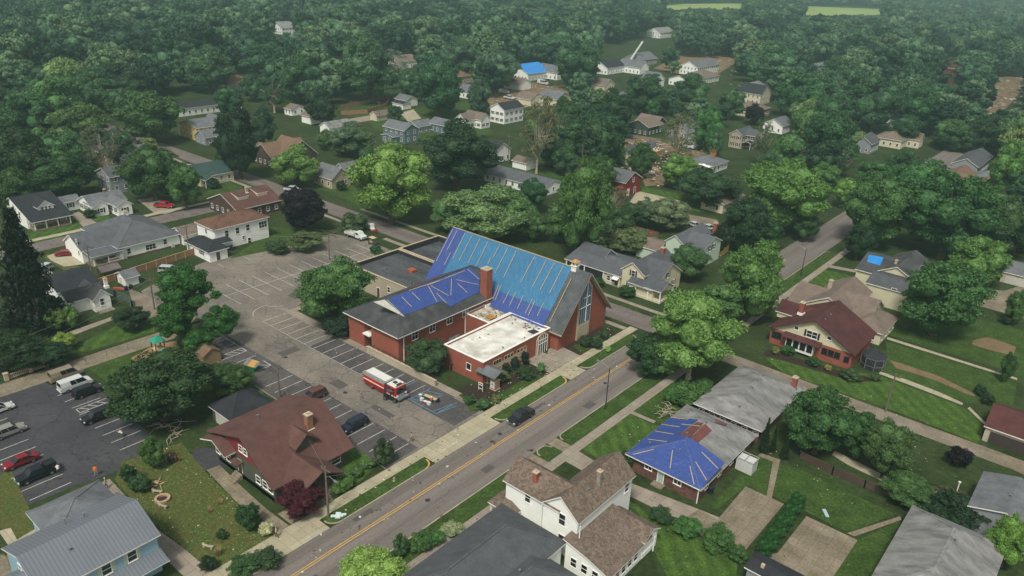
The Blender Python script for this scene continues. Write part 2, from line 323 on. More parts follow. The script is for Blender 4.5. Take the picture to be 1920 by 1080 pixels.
for x in (-115, -121.8, -124.5): ln(x, 63, x, 66.8)
for x in (-119.3, -117.7): ln(x, 61.6, x, 66.7)
ln(-119.3, 66.7, -117.7, 66.7)
for k in range(4): ln(-119.3, 62+k*1.2, -117.7, 63+k*1.2)
for k in range(16): ln(-126.3+2.75*k, 75.8, -126.3+2.75*k, 81.2)
ln(-126.3, 75.7, -85.5, 75.7, .07)
ap = arc(-128, 79.8, 4.4, 250, 165, 8)
for a, c in zip(ap, ap[1:]): ln(*a, *c)
for k in range(3): ln(-131.5+k*1.6, 80.5+k*.5, -129.5+k*1.5, 82.8)
for k in range(13): ln(-148, 77.2+3.33*k, -136.5, 77.2+3.33*k)
ln(-142.4, 77, -142.2, 117.3)
for k in range(5): ln(-159.8, 85.6+6.8*k, -157.1, 85.6+6.8*k)
for k in range(3): ln(-158+.9*k, 74+1.2*k, -154+.9*k, 73+1.2*k)
for x in (-87.2, -83.6, -80.6, -77.2): ln(x, 75.9, x, 81, b=PBL)
for k in range(4): ln(-83.6, 76.4+k*1.2, -80.6, 77.6+k*1.2, b=PBL); ln(-77.2-.9*k, 76, -76.5-.9*k, 80, b=PBL) if k < 2 else None
ln(-87.2, 76.1, -77.2, 76.1, b=PBL)
setg(PM.build('parking_line', WHITEP, fix=False)); setg(PBL.build('accessible_parking_line', BLUEP, fix=False))
# left lot and its drive
LL = [(-131.5, -5), (-131.7, 37), (-125.5, 38.5), (-124.5, 42.2), (-103, 41.8), (-98.6, 41.4), (-99, 36), (-99.5, 31), (-100, 29), (-100.4, 22), (-108, 22.6), (-109.5, 18), (-120, 17), (-121, -5)]
setg(sheet('parking_lot', LL, .02, LOTD))
setg(sheet('driveway', R4(-136.1, -20, -131.7, 60), .024, CONCD)); setg(sheet('driveway', [(-136.1, 60), (-131.7, 60), (-137, 67.5), (-141, 67)], .026, CONCD))
LP = MB()
for k in range(9): ln(-103.8-2.75*k, 36.8, -103.8-2.75*k, 41.3, b=LP)
for k in range(9): ln(-101.2-2.75*k-(1.2 if k > 1 else 0), 23.6, -101.2-2.75*k-(1.2 if k > 1 else 0), 28.9, b=LP)
for x in (-119.45, -118.05): ln(x, 37.1, x, 42, b=LP)
ln(-119.45, 37.1, -118.05, 37.1, b=LP)
for k in range(3): ln(-119.45, 37.6+k*1.3, -118.05, 38.6+k*1.3, b=LP)
setg(LP.build('parking_line', WHITEP, fix=False))
# walks, drives and patios traced where they lie
def P(name, pts, z, m): return setg(sheet(name, pts, z, m, px=True))
setg(sheet('church_walk', [(-127, 81.2), (-78.5, 81.9), (-78.5, 83.6), (-125.6, 83.4), (-125.6, 100), (-127, 100)], .05, CONC))
P('patio', [(1028, 655), (1045, 646), (1090, 668), (1060, 690), (1025, 676)], .04, CONC)
setg(sheet('entry_walk', [(-78, 100.2), (-72, 99.8), (-72, 105.8), (-78, 105.2)], .04, CONC))
setg(sheet('front_walk', [(-72, 46.5), (-75, 46.8), (-75, 44.4), (-72, 44.4)], .03, CONCD))
P('driveway', [(388, 882), (412, 872), (448, 908), (500, 955), (548, 990), (520, 1010), (490, 985), (437, 935)], .03, CONCD)
P('driveway', [(425, 862), (440, 880), (412, 874), (388, 884), (352, 868), (368, 838), (430, 845)], .024, LOTD)
P('sidewalk', [(183, 908), (205, 898), (245, 940), (236, 950), (275, 978), (430, 1090), (360, 1095), (300, 1040), (225, 950)], .03, CONC)
P('garden_path', [(0, 995), (20, 990), (32, 1012), (78, 985), (84, 1000), (60, 1012), (30, 1030), (15, 1022), (0, 1000)], .03, CONCL)
P('bare_ground', [(0, 1045), (35, 1035), (60, 1100), (0, 1100)], .025, DIRT)
P('driveway', [(0, 1040), (8, 1040), (28, 1080), (0, 1090)], .03, CONCD)
P('driveway', [(1048, 858), (1075, 840), (1180, 905), (1310, 955), (1360, 975), (1330, 990), (1250, 965), (1130, 905)], .03, CONC)
P('parking_pad', [(1398, 912), (1470, 945), (1395, 1035), (1262, 985), (1310, 955), (1345, 975)], .034, CONCD)
P('parking_pad', [(1512, 968), (1608, 1013), (1560, 1085), (1500, 1085), (1420, 1045), (1458, 1037)], .034, CONCD)
P('garden_path', [(1427, 850), (1463, 862), (1447, 935), (1437, 930), (1449, 866), (1420, 855)], .03, CONCD)
P('garden_path', [(1588, 1000), (1688, 968), (1690, 975), (1602, 1006)], .03, CONCD)
P('garden_path', [(1172, 765), (1230, 790), (1226, 794), (1168, 770)], .03, CONC)
P('garden_path', [(1565, 845), (1600, 862), (1660, 893), (1757, 921), (1757, 927), (1655, 903), (1590, 872), (1560, 853)], .03, CONCL)
P('garden_path', [(1664, 632), (1907, 709), (1907, 713), (1662, 636)], .03, CONCL)
P('garden_path', [(1650, 697), (1700, 712), (1760, 735), (1806, 756), (1804, 760), (1755, 741), (1695, 718), (1648, 701)], .03, CONCL)
P('garden_path', [(1818, 763), (1850, 795), (1846, 797), (1814, 766)], .03, CONCL)
P('driveway', [(1545, 495), (1650, 515), (1650, 520), (1540, 499)], .03, CONC)
P('driveway', [(1790, 560), (1840, 575), (1930, 600), (1930, 530), (1885, 545), (1800, 540)], .03, CONCD)
P('driveway', [(1840, 835), (1930, 872), (1930, 895), (1830, 850)], .034, CONCD)
P('garden_bed', [(1555, 690), (1600, 700), (1660, 715), (1600, 716), (1430, 665), (1440, 655)], .024, MULCH)
P('garden_bed', [(1826, 638), (1852, 632), (1905, 650), (1900, 667), (1850, 655), (1822, 645)], .03, DIRT)
P('worn_track', [(1668, 675), (1700, 685), (1760, 705), (1830, 740), (1826, 744), (1750, 712), (1680, 690)], .02, DIRT)
P('garden_bed', [(850, 735), (905, 770), (935, 762), (1000, 720), (1040, 690), (1000, 668), (940, 720), (880, 722)], .02, MULCH)
P('lawn', [(915, 750), (1000, 702), (1033, 705), (960, 755), (935, 770)], .028, GRASSL)
P('garden_bed', [(1045, 658), (1105, 612), (1150, 620), (1155, 628), (1080, 672)], .02, MULCH)
P('lawn', [(1075, 648), (1132, 625), (1150, 630), (1090, 662)], .026, GRASSL)
P('lawn', [(860, 735), (915, 770), (935, 765), (880, 770)], .026, GRASSL)
P('lawn', [(1080, 835), (1168, 772), (1235, 800), (1175, 862), (1130, 865)], .02, GRASSB)
P('lawn', [(1175, 765), (1250, 705), (1330, 740), (1290, 760), (1240, 795)], .02, GRASSL)
P('lawn', [(1460, 870), (1500, 880), (1680, 965), (1590, 998), (1470, 940), (1450, 930)], .02, GRASSL)
P('lawn', [(1330, 950), (1420, 855), (1447, 868), (1436, 928), (1400, 910), (1345, 955)], .02, GRASSL)
P('lawn', [(1690, 975), (1610, 1012), (1560, 1085), (1640, 1080), (1700, 985)], .02, GRASSL)
P('lawn', [(1430, 668), (1650, 705), (1810, 765), (1845, 800), (1835, 832), (1690, 775), (1560, 730), (1470, 700)], .016, GRASSB)
P('lawn', [(1660, 640), (1907, 715), (1900, 760), (1810, 755), (1650, 695), (1665, 670)], .016, GRASSL)
P('lawn', [(1700, 580), (1840, 600), (1920, 620), (1920, 705), (1665, 628)], .012, GRASSL)
P('lawn', [(1515, 520), (1545, 505), (1610, 520), (1590, 535), (1545, 540), (1508, 528)], .016, GRASSB)
P('lawn', [(1168, 930), (1230, 975), (1385, 1030), (1380, 1080), (1250, 1080), (1215, 1010), (1200, 965), (1150, 925)], .02, GRASSB)
P('lawn', [(230, 865), (340, 830), (385, 885), (440, 940), (520, 1010), (450, 1055), (400, 1075), (280, 975), (215, 900)], .02, GRASSY)
P('lawn', [(0, 890), (20, 880), (58, 960), (180, 920), (210, 905), (205, 925), (110, 965), (80, 985), (35, 1010), (0, 990)], .018, GRASSY)
P('lawn', [(165, 690), (300, 645), (330, 655), (400, 690), (470, 690), (475, 720), (505, 748), (410, 730), (240, 750), (205, 720)], .018, GRASSL)
P('lawn', [(130, 655), (240, 600), (290, 590), (290, 622), (160, 660)], .02, GRASSB)
P('garden_path', [(130, 622), (228, 588), (232, 592), (140, 628)], .03, CONC)
P('playground', [(245, 672), (292, 645), (330, 640), (345, 665), (270, 690)], .03, mat('wood_chips', '8b7454', '75603f', 1, .6, 8, .25, .95))
P('lawn', [(645, 845), (672, 835), (690, 860), (700, 880), (650, 925), (625, 925), (640, 880)], .02, GRASSB)
P('driveway', [(88, 480), (132, 465), (160, 495), (120, 500), (95, 488)], .03, CONCL)
P('lawn', [(75, 480), (90, 475), (150, 500), (200, 545), (160, 535), (110, 500)], .02, GRASSY)
P('driveway', [(75, 505), (90, 505), (110, 520), (80, 525)], .03, CONCL)
P('driveway', [(133, 402), (148, 397), (188, 422), (160, 430)], .03, CONC)
P('lawn', [(50, 440), (135, 405), (160, 432), (62, 460)], .02, GRASSB); P('lawn', [(165, 408), (200, 402), (215, 415), (185, 420)], .02, GRASSB)
P('driveway', [(258, 375), (290, 370), (330, 395), (310, 402), (290, 400)], .03, CONC)
P('lawn', [(418, 335), (470, 360), (400, 365), (375, 370)], .02, GRASSL)
P('lawn', [(500, 425), (610, 430), (620, 440), (505, 470), (430, 485), (500, 440)], .02, GRASSL)
P('lawn', [(560, 340), (630, 325), (690, 370), (780, 410), (740, 420), (640, 370)], .02, GRASSL)
P('lawn', [(930, 690-380), (1080, 330), (1080, 340), (1000, 330)], .02, GRASSL)
P('lawn', [(1060, 440), (1100, 420), (1215, 440), (1225, 465), (1130, 460)], .02, GRASSL)
P('lawn', [(1205, 350), (1330, 375), (1345, 400), (1290, 395), (1200, 362)], .02, GRASSB)
P('driveway', [(1195, 358), (1290, 380), (1260, 405), (1180, 380)], .03, CONCL)
P('driveway', [(1190, 305), (1225, 310), (1240, 320), (1210, 330), (1175, 318)], .03, CONCL)
P('driveway', [(1290, 402), (1345, 412), (1350, 425), (1295, 415)], .03, CONCD)
P('bare_ground', [(1170, 250), (1250, 262), (1330, 290), (1300, 300), (1165, 275)], .02, DIRT)
P('bare_ground', [(1200, 325), (1245, 320), (1250, 345), (1210, 350)], .018, DIRT)
P('lawn', [(640, 200), (720, 180), (735, 210), (690, 225), (640, 215)], .02, GRASSL); P('lawn', [(690, 225), (790, 200), (880, 190), (925, 250), (790, 275), (700, 240)], .016, GRASSL)
P('driveway', [(600, 232), (720, 212), (735, 218), (620, 240)], .022, CONC); P('driveway', [(750, 212), (775, 205), (790, 222), (765, 228)], .03, CONCL)
P('side_road', [(930, 178), (1000, 155), (1060, 168), (1030, 180)], .03, DIRT)
P('bare_ground', [(1845, 160), (1890, 120), (1935, 110), (1935, 150), (1880, 210), (1850, 250), (1835, 210)], .02, DIRT)
P('bare_ground', [(420, 230), (500, 255), (480, 290), (430, 270)], .018, DIRT)
P('gravel_patch', [(240, 540), (290, 560), (300, 600), (255, 590)], .026, GRAVEL)
# small leaf and debris litter on lawns and roads
def litter(name, area, n, mats, smin, smax, z=.05):
    b = MB(); xs = [at(*p) for p in area]; X = [p[0] for p in xs]; Y = [p[1] for p in xs]
    k = 0
    while k < n:
        x, y = random.uniform(min(X), max(X)), random.uniform(min(Y), max(Y)); ins = False; j = len(xs)-1
        for i in range(len(xs)):
            if (xs[i][1] > y) != (xs[j][1] > y) and x < (xs[j][0]-xs[i][0])*(y-xs[i][1])/(xs[j][1]-xs[i][1])+xs[i][0]: ins = not ins
            j = i
        if not ins: continue
        k += 1; s = random.uniform(smin, smax); a = random.uniform(0, 3.1); w = s*random.uniform(.3, .8); zz = z+random.uniform(0, .05)
        c, t = math.cos(a)*s, math.sin(a)*s; c2, t2 = -math.sin(a)*w, math.cos(a)*w
        b.quad((x-c, y-t, zz), (x+c2, y+t2, zz+.03), (x+c, y+t, zz), (x-c2, y-t2, zz+.02), m=random.randrange(len(mats)))
    o = b.build(name, mats, fix=False); o['kind'] = 'stuff'; return o
LG = simple('torn_leaves', '5f8a45', .7); LPAL = simple('pale_debris', 'c4c4b2', .7); LBR = simple('brown_debris', '4a3d2e', .8)
litter('leaf_litter', [(600, 900), (1190, 640), (1900, 860), (1690, 1080), (1000, 1080), (560, 1080)], 900, [LG, LBR], .05, .17, .1)
litter('storm_debris', [(1400, 650), (1850, 800), (1700, 960), (1450, 930), (1100, 800)], 260, [LPAL, LG], .05, .16)
litter('storm_debris', [(600, 960), (1150, 620), (1230, 650), (800, 930), (560, 1080)], 240, [LBR, LBR, LPAL], .08, .28, .06)
litter('storm_debris', [(230, 870), (340, 830), (520, 1010), (420, 1080), (200, 960)], 160, [LPAL, LG, LBR], .06, .18)
litter('storm_debris', [(330, 700), (500, 500), (860, 740), (640, 850)], 200, [LBR, LPAL], .05, .16, .05)
litter('storm_debris', [(840, 735), (1150, 610), (1160, 640), (930, 775)], 220, [LPAL, LG, LBR], .06, .22, .06)
litter('storm_debris', [(1845, 160), (1890, 115), (1935, 110), (1935, 190), (1850, 250)], 400, [LPAL, LBR], .4, 2., .1)
litter('storm_debris', [(1170, 250), (1330, 290), (1250, 350), (1170, 330)], 250, [LPAL, LBR], .2, .8, .1)
litter('storm_debris', [(1165, 268), (1260, 258), (1340, 292), (1345, 330), (1230, 352), (1195, 340)], 420, [LPAL, PLY, LBR, DKST], .25, 1.0, .15)
litter('storm_debris', [(870, 175), (985, 160), (1070, 165), (1060, 190), (900, 215)], 260, [LPAL, PLY, LBR], .3, 1.2, .15)
litter('storm_debris', [(415, 225), (500, 250), (485, 292), (425, 280)], 160, [LPAL, LBR], .2, .7, .12)
litter('storm_debris', [(1240, 100), (1300, 80), (1400, 90), (1460, 150), (1380, 165), (1260, 150)], 260, [LPAL, PLY, LBR], .4, 1.4, .15)
litter('storm_debris', [(1085, 445), (1130, 425), (1230, 455), (1220, 475), (1120, 465)], 200, [LPAL, LG, LBR], .1, .4, .12)
P('bare_ground', [(890, 172), (1060, 160), (1075, 185), (930, 210)], .018, DIRT); P('bare_ground', [(1225, 128), (1300, 92), (1390, 110), (1330, 150)], .018, DIRT)
PATCH = mat('asphalt_patch', '4c4946', '5a5652', .8, .6, 4, .1, .9)
for k, (x, y, w, l) in enumerate(((-66.6, 52, .8, 3.2), (-61.2, 71, 1.2, 2.0), (-66.4, 88, .6, 6), (-60.4, 96, 1.4, 2.4), (-62, 40, .9, 2.5), (-61.5, 150, 1.3, 6), (-66, 172, 1, 5))): setg(sheet('asphalt_patch', R4(x-w/2, y-l/2, x+w/2, y+l/2), .0345, PATCH))
for x in (-61.4, -66.2): setg(sheet('road_seam', R4(x-.035, 12, x+.035, 300), .0348, PATCH))
for x, y, w, l in ((-96, 71, 3, 2), (-112, 72, 2, 4), (-84, 70.5, 5, 1.2), (-132, 88, 3, 3), (-140, 101, 2, 5), (-88, 64, 2.4, 4)): setg(sheet('asphalt_patch', R4(x-w/2, y-l/2, x+w/2, y+l/2), .029, PATCH))
for x, y in ((-62.5, 60), (-65.8, 79), (-62.6, 104), (-93, 70), (-110.5, 70.2)): setg(sheet('manhole_cover', [(x+.38*math.cos(a*.5236), y+.38*math.sin(a*.5236)) for a in range(12)], .037, DKST))
litter('grass_tufts', [(230, 870), (340, 830), (520, 1010), (420, 1080), (200, 960)], 900, [LG], .04, .13, .08)
# ------------------------------------------------------------------ buildings
def rayx(px, py, X): gx, gy = at(px, py); t = X/gx; return X, gy*t, H*(1-t)
def rayy(px, py, Y): gx, gy = at(px, py); t = Y/gy; return gx*t, Y, H*(1-t)
def rayp(px, py, p0, n):
    gx, gy = at(px, py); dv = Vector((gx, gy, -H)); p0 = Vector(p0); n = Vector(n)
    t = (p0-Vector((0, 0, H))).dot(n)/dv.dot(n); return Vector((0, 0, H)) + dv*t
WIN = {}; FOOT = []
ROT = {'-y': 0, '+x': math.pi/2, '+y': math.pi, '-x': -math.pi/2}
def winmesh(w, h, bars, fm):
    k = (round(w, 1), round(h, 1), bars, fm.name)
    if k not in WIN:
        f = MB(); t = .09; d0, d1 = -.07, .0
        f.box(-w/2-t, d0, -h/2-t, w/2+t, d1, -h/2).box(-w/2-t, d0, h/2, w/2+t, d1, h/2+t).box(-w/2-t, d0, -h/2, -w/2, d1, h/2).box(w/2, d0, -h/2, w/2+t, d1, h/2)
        if 'h' in bars: f.box(-w/2, d0+.01, -.03, w/2, d1, .03)
        n = bars.count('v')
        for i in range(n): x = -w/2+w*(i+1)/(n+1); f.box(x-.035, d0+.012, -h/2, x+.035, d1, h/2)
        f.box(-w/2-t-.04, d0-.04, -h/2-t-.06, w/2+t+.04, d1, -h/2-t)
        p = MB(); p.box(-w/2, -.03, -h/2, w/2, -.004, h/2)
        WIN[k] = (f.mesh('window', fm), p.mesh('pane', GLASS))
    return WIN[k]
class House:
    def __init__(s, name, label, cat, x, y, group=None): s.r = thing(name, label, cat, (x, y, 0), group=group); s.x, s.y = x, y
    def part(s, b, name, mats, **k): return b.build(name, mats, s.r, **k)
    def prof(s, axis, e0, e1, pr, rm, wm=None, ov=.4, z0=0, t=.17, oe=.35, trim=None, gm=None, wa1=None):
        """roof slab from a profile [(c,z)...] extruded from e0 to e1 along axis; walls below it"""
        trim = trim or TRIM; b = MB(); n = len(pr)
        def p(c, z, e): return (e, c, z) if axis == 'x' else (c, e, z)
        for i in range(n-1):
            (a, za), (c, zc) = pr[i], pr[i+1]
            b.quad(p(a, za+t, e0), p(c, zc+t, e0), p(c, zc+t, e1), p(a, za+t, e1), m=0)
            b.quad(p(a, za, e0), p(c, zc, e0), p(c, zc, e1), p(a, za, e1), m=1)
            for e in (e0, e1): b.quad(p(a, za, e), p(c, zc, e), p(c, zc+t, e), p(a, za+t, e), m=1)
        for c, z in (pr[0], pr[-1]): b.quad(p(c, z, e0), p(c, z, e1), p(c, z+t, e1), p(c, z+t, e0), m=1)
        roof = s.part(b, 'roof', [rm, trim])
        if wm:
            a0, a1 = pr[0][0]+ov, (wa1 or pr[-1][0]-ov)
            def zat(c):
                for i in range(n-1):
                    if pr[i][0] <= c <= pr[i+1][0]: return pr[i][1] + (pr[i+1][1]-pr[i][1])*(c-pr[i][0])/(pr[i+1][0]-pr[i][0])
            top = [(a0, zat(a0)-.03)] + [(c, z-.03) for c, z in pr[1:-1]] + [(a1, zat(a1)-.03)]
            f0, f1 = e0+oe, e1-oe; w = MB(); k = len(top)
            for e in (f0, f1):
                w.quad(p(a0, z0, e), *[p(c, z, e) for c, z in top], p(a1, z0, e))
            pts = [(a0, z0)]+top+[(a1, z0)]
            for i in range(len(pts)-1): w.quad(p(*pts[i], f0), p(*pts[i], f1), p(*pts[i+1], f1), p(*pts[i+1], f0))
            s.part(w, 'wall', wm)
        return roof
    def gable(s, axis, x0, x1, y0, y1, ze, rh, rm, wm, ov=.4, **k):
        FOOT.append((x0, x1, y0, y1))
        if axis == 'x': return s.prof('x', x0, x1, [(y0, ze), ((y0+y1)/2, ze+rh), (y1, ze)], rm, wm, ov, **k)
        return s.prof('y', y0, y1, [(x0, ze), ((x0+x1)/2, ze+rh), (x1, ze)], rm, wm, ov, **k)
    def hip(s, x0, x1, y0, y1, ze, rh, rm, wm, ov=.45, z0=0, t=.17, trim=None, inset=None):
        FOOT.append((x0, x1, y0, y1)); trim = trim or TRIM; b = MB(); q = min(x1-x0, y1-y0)/2 if inset is None else inset
        if x1-x0 > y1-y0: r0, r1 = (x0+q, (y0+y1)/2), (x1-q, (y0+y1)/2)
        else: r0, r1 = ((x0+x1)/2, y0+q), ((x0+x1)/2, y1-q)
        z = ze+t; A, B_, C, D = (x0, y0, z), (x1, y0, z), (x1, y1, z), (x0, y1, z); r0 = (*r0, z+rh); r1 = (*r1, z+rh)
        if x1-x0 > y1-y0: fs = [(A, B_, r1, r0), (B_, C, r1), (C, D, r0, r1), (D, A, r0)]
        else: fs = [(A, B_, r0), (B_, C, r1, r0), (C, D, r1), (D, A, r0, r1)]
        for f in fs: b.quad(*f, m=0)
        for a, c in ((A, B_), (B_, C), (C, D), (D, A)): b.quad(a, c, (c[0], c[1], ze), (a[0], a[1], ze), m=1)
        b.quad((x0, y0, ze), (x1, y0, ze), (x1, y1, ze), (x0, y1, ze), m=1)
        roof = s.part(b, 'roof', [rm, trim])
        for a, c in ((A, r0), (B_, r0 if x1-x0 <= y1-y0 else r1), (C, r1), (D, r1 if x1-x0 <= y1-y0 else r0), (r0, r1)):   # ridge caps
            pass
        caps = MB()
        for a, c in ((A, r0), (B_, r0 if x1-x0 <= y1-y0 else r1), (C, r1), (D, r1 if x1-x0 <= y1-y0 else r0), (r0, r1)):
            if (Vector(a)-Vector(c)).length > .3: caps.bar(a, c, .28, .07)
        caps.build('ridge_cap', rm, roof, o=(s.x, s.y, 0))
        if wm: w = MB(); w.box(x0+ov, y0+ov, z0, x1-ov, y1-ov, ze-.02); s.part(w, 'wall', wm)
        return roof
    def flat(s, x0, x1, y0, y1, h, rm, wm, trim=None, pw=.25, par=.35, z0=0):
        w = MB(); w.box(x0, y0, z0, x1, y1, h-par)
        for q in ((x0, y0, x1, y0+pw), (x0, y1-pw, x1, y1), (x0, y0+pw, x0+pw, y1-pw), (x1-pw, y0+pw, x1, y1-pw)): w.box(q[0], q[1], h-par+.002, q[2], q[3], h-.004)
        s.part(w, 'wall', wm)
        r = MB(); r.quad((x0+pw, y0+pw, h-par+.03), (x1-pw, y0+pw, h-par+.03), (x1-pw, y1-pw, h-par+.03), (x0+pw, y1-pw, h-par+.03)); roof = s.part(r, 'roof', rm)
        c = MB()
        for q in ((x0-.08, y0-.08, x1+.08, y0+pw+.04), (x0-.08, y1-pw-.04, x1+.08, y1+.08), (x0-.08, y0+pw+.04, x0+pw+.04, y1-pw-.04), (x1-pw-.04, y0+pw+.04, x1+.08, y1-pw-.04)): c.box(q[0], q[1], h, q[2], q[3], h+.1)
        s.part(c, 'coping', trim or (STONE if par > .5 else TRIM))
        if par > .5:
            b = MB(); g = pw+.003; z = h-par+.04
            b.box(x0+g, y0+g, z, x1-g, y0+g+.04, h-.02).box(x0+g, y1-g-.04, z, x1-g, y1-g, h-.02).box(x0+g, y0+g+.05, z, x0+g+.04, y1-g-.05, h-.02).box(x1-g-.04, y0+g+.05, z, x1-g, y1-g-.05, h-.02); s.part(b, 'parapet_lining', simple('membrane_upturn', '26282b', .8))
        return roof
    def win(s, side, c, u, z, w=.9, h=1.3, bars='h', fm=None, shut=None, name='window'):
        f, p = winmesh(w, h, bars, fm or TRIM)
        loc = (c-s.x, u-s.y, z) if side[1] == 'x' else (u-s.x, c-s.y, z)
        o = link(name, f, s.r, loc); o.rotation_euler = (0, 0, ROT[side]); link('pane', p, o)
        if shut:
            for sg in (-1, 1):
                b = MB(); b.box(sg*(w/2+.12), -.05, -h/2-.05, sg*(w/2+.5), -.0, h/2+.05); q = b.build('shutter', shut, s.r, o=(0, 0, 0)); q.location = loc; q.rotation_euler = (0, 0, ROT[side])
        return o
    def pw(s, side, c, px, py, w=.9, h=1.3, **k):
        x, y, z = rayx(px, py, c) if side[1] == 'x' else rayy(px, py, c)
        return s.win(side, c, y if side[1] == 'x' else x, z, w, h, **k)
    def row(s, side, c, u0, u1, z, n, w=.9, h=1.3, **k):
        for i in range(n): s.win(side, c, u0+(u1-u0)*(i+.5)/n, z, w, h, **k)
    def door(s, side, c, u, z0=0.1, w=.95, h=2.0, m=None, dm=None):
        loc = (c-s.x, u-s.y, z0) if side[1] == 'x' else (u-s.x, c-s.y, z0)
        f = MB(); f.box(-w/2-.1, -.08, 0, -w/2, 0, h+.1).box(w/2, -.08, 0, w/2+.1, 0, h+.1).box(-w/2, -.08, h, w/2, 0, h+.1); o = f.build('door_frame', m or TRIM, s.r, o=(0, 0, 0)); o.location = loc; o.rotation_euler = (0, 0, ROT[side])
        g = MB(); g.box(-w/2, -.045, 0, w/2, -.004, h).box(w*.3, -.09, h*.45, w*.38, -.045, h*.48); p = g.build('door', dm or simple('door_paint', '5b4438', .5), s.r, o=(0, 0, 0)); p.location = loc; p.rotation_euler = (0, 0, ROT[side])
    def garage(s, side, c, u, w=4.2, h=2.0, m=None):
        loc = (c-s.x, u-s.y, 0) if side[1] == 'x' else (u-s.x, c-s.y, 0)
        g = MB(); g.box(-w/2, -.05, 0, w/2, -.004, h)
        for i in range(1, 4): g.box(-w/2, -.065, h*i/4-.02, w/2, -.05, h*i/4+.02)
        p = g.build('garage_door', m or simple('garage_door_paint', 'b9b8ad', .5), s.r, o=(0, 0, 0)); p.location = loc; p.rotation_euler = (0, 0, ROT[side])
    def chim(s, x, y, z0, z1, w=.7, m=None, d=None):
        d = d or w; b = MB(); b.box(x-w/2, y-d/2, z0, x+w/2, y+d/2, z1); c = s.part(b, 'chimney', m or BRICK)
        k = MB(); k.box(x-w/2-.08, y-d/2-.08, z1+.003, x+w/2+.08, y+d/2+.08, z1+.16).box(x-w*.22, y-d*.22, z1+.163, x+w*.22, y+d*.22, z1+.4); k.build('chimney_cap', STONE, c, o=(s.x, s.y, 0))
        f = MB(); f.box(x-w/2-.14, y-d/2-.14, z0-.4, x+w/2+.14, y+d/2+.14, z0+.16); f.build('flashing', TRIM, c, o=(s.x, s.y, 0))
    def vent(s, x, y, z, h=.5): b = MB(); b.tube([(x, y, z-.4), (x, y, z+h)], .09, 8); b.tube([(x, y, z+h+.002), (x, y, z+h+.1)], .17, 8); s.part(b, 'roof_vent', STEEL)
    def post(s, x, y, z0, z1, w=.16, m=None): b = MB(); b.box(x-w/2, y-w/2, z0, x+w/2, y+w/2, z1); s.part(b, 'post', m or TRIM)
    def deck(s, x0, x1, y0, y1, h=.45, m=None, name='porch_floor'): b = MB(); b.box(x0, y0, 0.06, x1, y1, h); s.part(b, name, m or CONCD)
    def batten(s, pts, p0, n, w=.1, name='batten', off=.09, m=None):
        for q in pts:
            b = MB(); a = rayp(q[0], q[1], p0, n)+Vector(n)*off; c = rayp(q[2], q[3], p0, n)+Vector(n)*off; b.bar(a, c, w, .06, up=n); s.part(b, name, m or WOODL)
    def patch(s, pts, p0, n, m, off=.05, name='tarp'):
        ps = [rayp(px, py, p0, n)+Vector(n)*off for px, py in pts]; b = MB(); k = len(ps)
        b.quad(*ps); lo = [p-Vector(n)*.05 for p in ps]
        for i in range(k): b.quad(ps[i], ps[(i+1) % k], lo[(i+1) % k], lo[i])
        o = s.part(b, name, m, fix=False); me = o.data
        if me.polygons[0].normal.dot(Vector(n)) < 0: me.flip_normals()
        return o
    def rail(s, pts, z, h=.9, m=None):
        b = MB()
        for a, c in zip(pts, pts[1:]):
            b.bar((*a, z+h), (*c, z+h), .08, .06).bar((*a, z+.15), (*c, z+.15), .06, .05); L = math.dist(a, c); n = max(2, int(L/.25))
            for i in range(n+1): t = i/n; b.bar((a[0]+(c[0]-a[0])*t, a[1]+(c[1]-a[1])*t, z+.15), (a[0]+(c[0]-a[0])*t, a[1]+(c[1]-a[1])*t, z+h), .04, .04, up=(1, 0, 0))
        s.part(b, 'railing', m or TRIM)
def slope_n(axis, a, za, b, zb):
    """unit normal of the roof plane through (a,za)-(b,zb); axis = the direction of the ridge"""
    dz, d_ = zb-za, b-a; v = Vector((0, -dz, d_)) if axis == 'x' else Vector((-dz, 0, d_)); v.normalize(); return v if v.z > 0 else -v
c6 = lambda x, y: (600+x/3.177, 400+y/3.177)
def c6s(L): return [(*c6(a, b), *c6(c, d)) for a, b, c, d in L]
# ---- the church
h = House('church', 'large red brick church with blue tarps over its steep nave roof beside the parking lot', 'church', -96, 104)
YR, ZE, ZR = 115.7, 3.7, 13.9
h.prof('x', -112.2, -75.0, [(107.0, ZE), (YR, ZR), (124.6, ZE)], mat('nave_shingle', '565a5c', '3d4042', .5, .8, 6, .2, .9), BRICK, .75, oe=1.2, t=.3, trim=mat('trim_stone', 'b3a794', '9a8f7d', 1, .5, 9, .06, .7))
n1 = slope_n('x', 107.0, ZE, YR, ZR); p1 = (-90, 107.0, ZE+.3)
def sl(x, s_): return (x, 107.0+(YR-107.0)*s_, ZE+.3+(ZR-ZE)*s_)
def rtarp(x0, x1, s0, s1, m, off):
    b = MB(); o_ = n1*off; nx, ns = max(2, int((x1-x0)/1.2)), max(2, int((s1-s0)*10)); i0 = 0
    for i in range(nx+1):
        for j in range(ns+1):
            p = Vector(sl(x0+(x1-x0)*i/nx, s0+(s1-s0)*j/ns)) + o_ + n1*(random.uniform(0, .07)); b.v.append(tuple(p))
    for i in range(nx):
        for j in range(ns): a = i*(ns+1)+j; b.f.append((a, a+ns+1, a+ns+2, a+1)); b.m.append(0)
    h.part(b, 'tarp', m, fix=False, smooth=True)
rtarp(-112.1, -79.6, .22, 1.0, TARPC, .05); rtarp(-112.15, -108.4, .0, 1.0, TARPB, .13); rtarp(-94.5, -79.4, .0, .27, TARPB, .15); rtarp(-108.5, -100, .0, .3, TARPC, .09)
